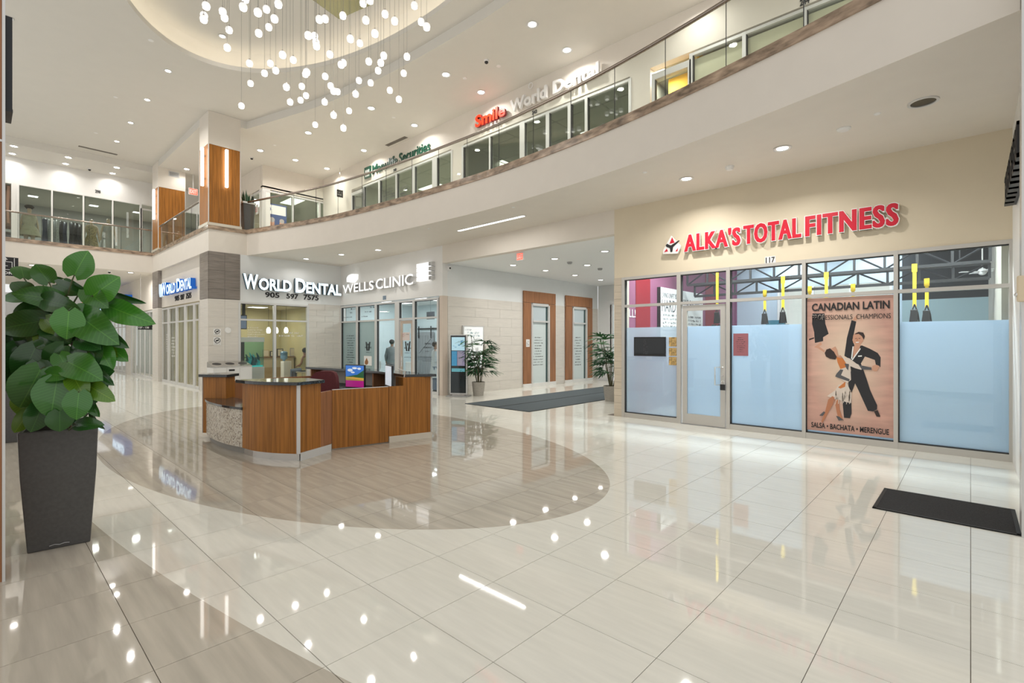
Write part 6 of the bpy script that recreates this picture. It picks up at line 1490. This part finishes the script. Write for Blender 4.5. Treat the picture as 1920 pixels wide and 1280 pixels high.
# ---------------- rooms of the shops beyond
struct('wall_shops_west_back', G().box((-42, 8.0, 0), (-24.7, 8.1, 3.2)), mat('pale shop wall', (.62, .60, .55), .6)); struct('ceiling_shops_west', G().box((-42, YS+.2, 3.1), (-24.7, 8, 3.2)), white); struct('floor_shops_west', G().box((-42, YS, -.1), (-24.7, 8, 0)), mat('dental floor', (.45, .38, .27), .4))
for x in (-27.5, -30, -34.5): panel_light('ceiling panel light in the shops of the west corridor', (x, 6.5, 3.09), 1.2, .6, 34, 'west shop panel lights')
blind = mat('vertical blind slat', (.60, .60, .58), .6)
w5 = bpy.data.objects['window_5']
for k in range(26): obj('blind_slat', G().box((-30.4+k*.18, YS+.22, .15), (-30.4+k*.18+.11, YS+.235, 2.95)), blind, w5)
# ---------------- upper rooms
uw = mat('grey green upper room', (.36, .36, .31), .7); UB = DW+4.5; UZ = 7.95
struct('wall_upper_room_back', G().box((XU, UB, Z2), (XR+.5, UB+.1, UZ+.1)), uw); g = G()
struct('ceiling_upper_room', G().box((XU-8, DW+.05, UZ), (XR+.5, UB, UZ+.06)), mat('grey ceiling tile', (.42, .43, .38), .8))
cu_ = bpy.data.objects['ceiling_upper_room']
for k in range(14): obj('grid_bar', G().box((XU+k*1.55, DW+.1, UZ-.008), (XU+k*1.55+.03, UB, UZ)), mat('grid bar', (.30, .31, .27), .7), cu_)
for k in range(4): obj('grid_bar', G().box((XU, DW+.8+k*1.1, UZ-.008), (XR+.4, DW+.83+k*1.1, UZ)), mat('grid bar', (.30, .31, .27), .7), cu_)
for px in (675, 857, 1200): x = pu(PU, px); struct('wall_upper_divider', G().box((x-.05, DW+.1, Z2), (x+.05, UB, UZ)), uw)
yb = mat('yellow wall', (.75, .42, .02), .6); a, b = pu(PU, 1222), pu(PU, 1298); struct('wall_yellow_back', G().box((a, DW+.85, Z2), (b+1.5, DW+.95, UZ)), yb); struct('wall_yellow_side', G().box((b+.02, DW+.2, Z2), (b+.07, DW+.85, UZ)), yb)
panel_light('added fill panel hidden by the pier of the yellow upper room', (a+.0, DW+.45, UZ-.01), .3, .3, 26, 'upper panel lights')  # unseen panel added to brighten the yellow walls
bl_ = mat('cream roller blind', (.88, .78, .58), .7); wb = bpy.data.objects['window_13']
for (a, b) in ((1299, 1392), (1399, 1507), (1513, 1640)): obj('roller_blind', G().box((pu(PU, a), DW+.09, Z2+.1), (pu(PU, b), DW+.10, ZT2-.1)), bl_, wb)
for px, py, e in ((812, 320, 90), (705, 345, 80), (930, 300, 60), (1130, 240, 60)):
    q = onZ(px, py, UZ-.01) if False else Vector((pu(('Y', DW+2.2), px), DW+2.2, UZ-.01)); panel_light('ceiling panel light in the upper offices', q, 1.2, .6, e, 'upper panel lights')
for a, z in ((931, 6.35), (1004, 6.45)):
    u = pu(PU, a); o = obj('notice', pbox(G(), PU, u-.13, u+.13, z, z+.36, -.044, -.042), whitep, loc=P3(PU, u, z)); tag(o, 'white paper notice on the dark upper %s' % ('pane below the red letters' if a < 960 else 'door glass'), 'notice')
u = pu(PU, 832); o = obj('notice', pbox(G(), PU, u-.13, u+.13, 6.25, 6.65, -.044, -.042), whitep, loc=P3(PU, u, 6.25)); tag(o, 'white paper notice on the securities office door', 'notice')
w10 = bpy.data.objects['window_10']; scrib(PU, 716, 350, 741, 372, greyprint, w10, 4, -.043, 71, .5); scrib(PU, 748, 345, 771, 368, greyprint, w10, 4, -.043, 72, .5)
# office behind the poster window
struct('wall_upper_office_back', G().box((XU-4.5, YU+.2, Z2), (XU-4.4, DW+4, UZ)), mat('cream office wall', (.52, .48, .36), .7)); struct('ceiling_upper_office', G().box((XU-5, YU, UZ), (XU, DW+.1, UZ+.06)), mat('grey ceiling tile', (.42, .43, .38), .8))
panel_light('ceiling panel light in the poster office', (XU-1.2, 9.6, UZ-.01), 1.2, .6, 26, 'upper panel lights'); panel_light('ceiling panel light in the poster office', (XU-2.6, 8.6, UZ-.01), 1.2, .6, 20, 'upper panel lights')
u0, u1 = pu(PR, 500), pu(PR, 538); z0, z1 = 5.55, 7.35
t = thing('poster', 'tall poster of two smiling people under a blue field in the upper office window', 'poster', P3(PR, u0, z0)); obj('sheet', pbox(G(), PR, u0, u1, z0, z1, -.04, -.036), mat('navy poster', (.05, .09, .24), .5), t)
W_ = u1-u0; H_ = z1-z0; g = G(); ms = [whiteprint, mat('red shirt print', (.60, .05, .02), .5), mat('pale shirt print', (.50, .58, .60), .5), skin, mat('grey hair print', (.45, .42, .40), .5), mat('blue print', (.03, .07, .30), .5)]
def pr(x0, y0, x1, y1, m, o): pbox(g, PR, u0+x0*W_, u0+x1*W_, z0+y0*H_, z0+y1*H_, o-.002, o, m)
def pe(cx, cy_, rx, ry, m, o): ppoly(g, PR, [(u0+W_*(cx+rx*math.cos(a)), z0+H_*(cy_+ry*math.sin(a))) for a in [2*PI*i/16 for i in range(16)]], o-.001, o, m)
pr(.04, .76, .96, .97, 0, -.034); pr(0, 0, 1, .20, 0, -.034); pe(.25, .24, .24, .22, 1, -.033); pe(.76, .24, .24, .22, 2, -.033); pe(.27, .55, .13, .12, 3, -.032); pe(.76, .55, .12, .12, 3, -.032); pe(.27, .63, .14, .06, 4, -.031); pe(.76, .63, .12, .05, 4, -.031); pr(.73, .26, .79, .44, 5, -.031); pr(0, 0, 1, .19, 0, -.030); pe(.14, .87, .08, .06, 5, -.033)
obj('portrait_picture', g, ms, t); scrib(PR, 511, 358, 535, 372, mat('blue print', (.03, .07, .30), .5), t, 2, -.029, 41, .6); scrib(PR, 502, 418, 522, 424, greyprint, t, 2, -.029, 42, .5)
t = thing('notice', 'white paper notice on the upper glass door near the corner pillar', 'notice', (onY(480, 392, YU)+Vector((0, 0, -.2)))); q_ = ('Y', YU); u, z = puv(q_, 480, 392); obj('sheet', pbox(G(), q_, u-.14, u+.14, z-.2, z+.2, -.044, -.042), whitep, t); scrib(q_, 477, 387, 483, 397, red, t, 3, -.041, 51)
# black clinic-style sign inside upper glass
pl = ('X', -19.2); u, z = puv(pl, 637, 363); t = thing('hanging_sign', 'small black hanging sign with arrows on the upper walkway', 'sign', P3(pl, u, z)); obj('board', pbox(G(), pl, u-.13, u+.13, z-.15, z+.15, 0, .03), black, t); scrib(pl, 632, 359, 641, 367, whiteprint, t, 2, .031, 52); obj('rod', G().tube([P3(pl, u, z+.15, .015), P3(pl, u, ZR, .015)], .008, 5), steel, t)
# ---------------- boutique
BX = X2-4.0; struct('wall_boutique_back', G().box((BX-.1, -6, Z2), (BX, 9, ZT2+.1)), mat('grey boutique wall', (.33, .34, .32), .7)); struct('ceiling_boutique', G().box((BX, -6, ZT2+.02), (X2-.2, 9, ZT2+.08)), mat('grey ceiling tile', (.42, .43, .38), .8))
for y in (1.6, 3.6, 5.2): panel_light('ceiling panel light inside the boutique', (X2-2.0, y, ZT2+.01), .3, .3, 45, 'boutique panel lights')
def body(name, pts, edges, m, parent, sub=1):
    me = bpy.data.meshes.new(name); me.from_pydata([p[:3] for p in pts], edges, []); o = bpy.data.objects.new(name, me); C.objects.link(o); o.parent = parent
    md = o.modifiers.new('skin', 'SKIN')
    for v, p in zip(me.skin_vertices[0].data, pts): v.radius = (p[3], p[4] if len(p) > 4 else p[3])
    me.skin_vertices[0].data[0].use_root = True
    md.use_smooth_shade = True; s = o.modifiers.new('sub', 'SUBSURF'); s.levels = sub; s.render_levels = sub; me.materials.append(m); return o
def figure(t, skin_, legs=True, armpose=((-.24, .02, 1.10), (-.26, -.04, .84), (.24, .02, 1.10), (.26, -.04, .84)), H=1.72):
    k = H/1.75; L, L2, R, R2 = armpose
    P = [(0, 0, .95, .14, .11), (0, 0, 1.12, .13, .10), (0, 0, 1.32, .16, .11), (0, 0, 1.43, .12, .09), (0, 0, 1.50, .05), (0, -.01, 1.57, .065), (0, -.01, 1.66, .085, .10), (0, 0, 1.74, .05, .06),
         (-.17, 0, 1.42, .055), (*L, .042), (*L2, .033), (L2[0], L2[1]-.02, L2[2]-.09, .03), (.17, 0, 1.42, .055), (*R, .042), (*R2, .033), (R2[0], R2[1]-.02, R2[2]-.09, .03)]
    E = [(0, 1), (1, 2), (2, 3), (3, 4), (4, 5), (5, 6), (6, 7), (3, 8), (8, 9), (9, 10), (10, 11), (3, 12), (12, 13), (13, 14), (14, 15)]
    if legs:
        n = len(P); P += [(-.09, 0, .86, .095), (-.10, 0, .48, .062), (-.10, .02, .09, .042), (-.10, -.10, .04, .035), (.09, 0, .86, .095), (.10, 0, .48, .062), (.10, .02, .09, .042), (.10, -.10, .04, .035)]
        E += [(0, n), (n, n+1), (n+1, n+2), (n+2, n+3), (0, n+4), (n+4, n+5), (n+5, n+6), (n+6, n+7)]
    return body('body', [(p[0]*k, p[1]*k, p[2]*k)+tuple(q*k for q in p[3:]) for p in P], E, skin_, t)
def garment(t, rows, m, nm='dress', n=18, local=True):
    """rows: (z, half width x, half depth y)"""
    g = G(); vs = []
    for i, (z, a, b) in enumerate(rows):
        for k in range(n):
            q = 2*PI*k/n; w_ = 1+(.06*math.sin(k*3.7) if i > len(rows)//2 else 0); vs.append((a*math.cos(q)*w_, b*math.sin(q)*w_, z))
    fs = [(i*n+k, i*n+(k+1) % n, (i+1)*n+(k+1) % n, (i+1)*n+k) for i in range(len(rows)-1) for k in range(n)]
    g.add(vs, [f[::-1] for f in fs]); return obj(nm, g, m, t, local=local, smooth=True)
man = mat('beige mannequin', (.62, .48, .34), .4); DR = [(1.45, .10, .08), (1.40, .19, .12), (1.25, .19, .13), (1.05, .15, .12), (.9, .20, .15), (.5, .26, .2), (.12, .30, .24)]
q_ = ('X', X2-.7); facing = math.radians(90)
for k, (px, lab, cm, rows, legs, hd) in enumerate(((203, 'bald mannequin in a long grey gown in the boutique window', mat('grey gown', (.42, .40, .38), .6, noise=(20, .1)), DR, False, True), (55, 'headless mannequin in a short cream coat dress in the boutique window', mat('cream coat', (.55, .50, .36), .6, noise=(8, .15)), [(1.45, .10, .08), (1.40, .22, .14), (1.2, .22, .15), (1.05, .18, .13), (.9, .27, .2), (.62, .36, .26)], True, False), (176, 'mannequin in a patterned gold dress in the boutique', mat('gold pattern dress', (.38, .30, .14), .5, noise=(22, .7)), DR, False, False))):
    u = pu(q_, px); t = thing('mannequin', lab, 'mannequin', (X2-(1.35 if k == 2 else .7), u, Z2), 'boutique mannequins', facing); figure(t, man, True, H=1.78); garment(t, rows, cm)
    if k == 1: garment(t, [(1.72, .10, .1), (1.80, .16, .16), (1.86, .10, .10)], mat('dark curls', (.06, .05, .04), .8, noise=(30, .6)), 'hat')
for k in range(9):
    px = 84+k*7.4+(0 if k < 6 else 6); c_ = (('black sequin dress', (.03, .03, .04)), ('silver dress', (.5, .52, .52)), ('white dress', (.7, .7, .68)), ('navy dress', (.03, .04, .09)))[(0 if 4 <= k <= 9 else (1 if k < 4 else 2)) if k % 5 else 3]
    X_ = X2-1.3-.12*(k % 3); u = pu(('X', X_), px); t = thing('hanging_dress', c_[0]+' hanging on the boutique rail', 'dress', (X_, u, Z2), 'dresses on the boutique rail', .5)
    garment(t, [(1.52, .03, .02), (1.48, .15, .045), (1.25, .13, .05), (1.05, .11, .05), (.6, .15, .06), (.15, .17, .065)], mat(c_[0], c_[1], .35, noise=(60, .8)), n=14); obj('hanger', G().tube([(-.17, 0, 1.47), (0, 0, 1.55), (.17, 0, 1.47)], .006, 4), black, t, local=True); obj('hook', G().tube([(0, 0, 1.55), (0, 0, 1.62)], .005, 4), steel, t, local=True)
t = thing('clothes_rail', 'long steel clothes rail in the boutique', 'rail', (X2-1.4, 1.5, Z2)); ya, yb_ = pu(('X', X2-1.4), 78), pu(('X', X2-1.4), 165); obj('bar', G().tube([(X2-1.42, ya, Z2+1.62), (X2-1.42, yb_, Z2+1.62)], .016, 6), steel, t)
for y in (ya, yb_): obj('post', G().tube([(X2-1.42, y, Z2), (X2-1.42, y, Z2+1.62)], .016, 6), steel, t)
pl = ('X', X2-.3); u0, u1 = pu(pl, 2), pu(pl, 20.5); t = thing('poster', 'tall fashion picture in the window next to the boutique', 'poster', P3(pl, u0, 6.2)); obj('sheet', pbox(G(), pl, u0, u1, 6.05, 7.8, 0, .01), mat('brown picture', (.22, .12, .08), .5, noise=(3, .5)), t); obj('figure_print', ppoly(G(), pl, [(u0+(u1-u0)*.6, 6.3), (u0+(u1-u0)*.5, 7.0), (u0+(u1-u0)*.62, 7.75), (u0+(u1-u0)*.92, 7.75), (u0+(u1-u0)*.8, 6.9), (u0+(u1-u0)*.85, 6.3)], .01, .014), skin, t); obj('shelf', pbox(G(), pl, u0, u1, Z2, 5.95, -.3, 0), mat('dark shelf wood', (.12, .09, .08), .5), t)
# ---------------- people
def person(label, loc, rz, shirt, trou, hairc, pose, H=1.72, coat=None):
    t = thing('person', label, 'person', loc, None, rz); sk = mat('skin', (.36, .20, .13), .5); figure(t, sk, True, pose, H); k = H/1.75
    def s(rows): return [(z*k, a*k, b*k) for z, a, b in rows]
    garment(t, s([(1.50, .07, .07), (1.46, .14, .10), (1.41, .215, .13), (1.25, .205, .145), (1.05, .185, .135), (.90, .20, .145), (.80 if not coat else .5, .205 if not coat else .25, .15 if not coat else .2)]), shirt, 'shirt')
    L, L2, R, R2 = pose
    for a, b, nm in ((L, L2, -1), (R, R2, 1)): obj('sleeve', G().tube([(nm*.17*k, 0, 1.43*k), (a[0]*k, a[1]*k, a[2]*k), tuple(k*(a[j]+(b[j]-a[j])*.75) for j in range(3))], [.072, .058, .048], 10), shirt, t, local=True, smooth=True)
    for nm in (-1, 1): obj('trouser_leg', G().tube([(nm*.09*k, 0, .90*k), (nm*.10*k, 0, .48*k), (nm*.10*k, .02*k, .07*k)], [.115, .085, .07], 12), trou, t, local=True, smooth=True); obj('shoe', G().ball((nm*.10*k, -.05*k, .04), (.048, .13, .045), 10, 6), black, t, local=True, smooth=True)
    g = G().ball((0, .012*k, 1.685*k), (.098*k, .112*k, .10*k), 14, 10); g.v = [v if v[1] > -.045*k or v[2] > 1.70*k else (v[0]*.85, -.04*k, v[2]) for v in g.v]; obj('hair', g, hairc, t, local=True, smooth=True)
    # face
    for e in (-1, 1): obj('eye', G().ball((e*.032*k, -.098*k, 1.665*k), .009, 8, 6), black, t, local=True); obj('ear', G().ball((e*.088*k, 0, 1.65*k), (.012, .02, .03), 8, 6), sk, t, local=True)
    obj('nose', G().ball((0, -.112*k, 1.64*k), (.012, .02, .02), 8, 6), sk, t, local=True); obj('mouth', G().ball((0, -.10*k, 1.60*k), (.025, .008, .006), 8, 4), mat('lip', (.30, .10, .09), .5), t, local=True)
    for e, q in ((-1, L2), (1, R2)):
        c_ = Vector((q[0]*k, (q[1]-.02)*k, (q[2]-.09)*k)); hd = obj('hand', G().ball((c_.x, c_.y, c_.z), (.018, .04, .045), 10, 6), sk, t, local=True, smooth=True)
        for f in range(4): obj('finger', G().tube([c_+Vector((0, -.028+.019*f, -.035)), c_+Vector((0, -.032+.021*f, -.07)), c_+Vector((-e*.012, -.03+.02*f, -.098+.006*abs(f-1.5)))], [.0085, .008, .006], 6), sk, hd, local=True, smooth=True)
        obj('thumb', G().tube([c_+Vector((0, -.035, .0)), c_+Vector((-e*.01, -.055, -.03)), c_+Vector((-e*.012, -.055, -.055))], [.010, .009, .007], 6), sk, hd, local=True, smooth=True)
    return t
POSE = ((-.25, .03, 1.12), (-.27, -.05, .88), (.25, .03, 1.12), (.27, -.05, .88)); POSE2 = ((-.25, .02, 1.12), (-.16, -.20, 1.02), (.25, .02, 1.12), (.16, -.20, 1.02))
p = onY(735, 640, 10.8); person('standing person in a grey shirt seen from behind inside the clinic', (p.x, 10.8, 0), PI+.5, mat('grey shirt', (.26, .27, .28), .8), mat('grey trousers', (.22, .22, .25), .8), mat('dark hair', (.03, .025, .022), .7), POSE, 1.70)
p = onY(814, 640, 10.2); person('person in a white coat at the clinic glass edge', (p.x, 10.25, 0), PI-.6, mat('white coat', (.66, .70, .74), .7), mat('blue grey trousers', (.18, .22, .30), .8), mat('dark hair', (.03, .025, .022), .7), POSE2, 1.62, coat=True)
# seated person in the dental office
SX = -19.3; q_ = ('X', SX); u = pu(q_, 571); t = thing('person', 'seated person with dark hair and a yellow top inside the dental window', 'person', (SX, u, 0), None, -.9)
P = [(0, 0, .52, .15, .13), (0, .02, .75, .14, .11), (0, .03, .95, .16, .11), (0, .02, 1.05, .11, .08), (0, .01, 1.12, .05), (0, 0, 1.19, .065), (0, 0, 1.28, .085, .10), (0, 0, 1.35, .05, .06), (-.16, .02, 1.03, .05), (-.22, -.03, .78, .04), (-.14, -.25, .68, .032), (-.10, -.33, .66, .03), (.16, .02, 1.03, .05), (.22, -.03, .78, .04), (.14, -.25, .68, .032), (.10, -.33, .66, .03), (-.10, -.1, .52, .09), (-.12, -.45, .50, .065), (-.12, -.46, .09, .042), (-.12, -.58, .04, .035), (.10, -.1, .52, .09), (.12, -.45, .50, .065), (.12, -.46, .09, .042), (.12, -.58, .04, .035)]
body('body', P, [(0, 1), (1, 2), (2, 3), (3, 4), (4, 5), (5, 6), (6, 7), (3, 8), (8, 9), (9, 10), (10, 11), (3, 12), (12, 13), (13, 14), (14, 15), (0, 16), (16, 17), (17, 18), (18, 19), (0, 20), (20, 21), (21, 22), (22, 23)], mat('skin', (.36, .20, .13), .5), t)
garment(t, [(1.10, .07, .07), (1.05, .15, .11), (1.0, .205, .13), (.85, .19, .14), (.7, .18, .14), (.52, .2, .17)], mat('yellow top', (.55, .48, .24), .7), 'shirt'); obj('hair', G().ball((0, .02, 1.30), (.10, .115, .11), 14, 10), mat('dark hair', (.03, .025, .022), .7), t, local=True, smooth=True)
for e in (-1, 1): obj('trouser_leg', G().tube([(e*.1, -.02, .53), (e*.12, -.45, .51), (e*.12, -.46, .08)], [.115, .085, .065], 10), mat('blue grey trousers', (.18, .22, .30), .8), t, local=True, smooth=True)
sidechair('cream waiting chair under the seated person', SX+.0, u, -.9, mat('cream vinyl', (.55, .5, .4), .5))
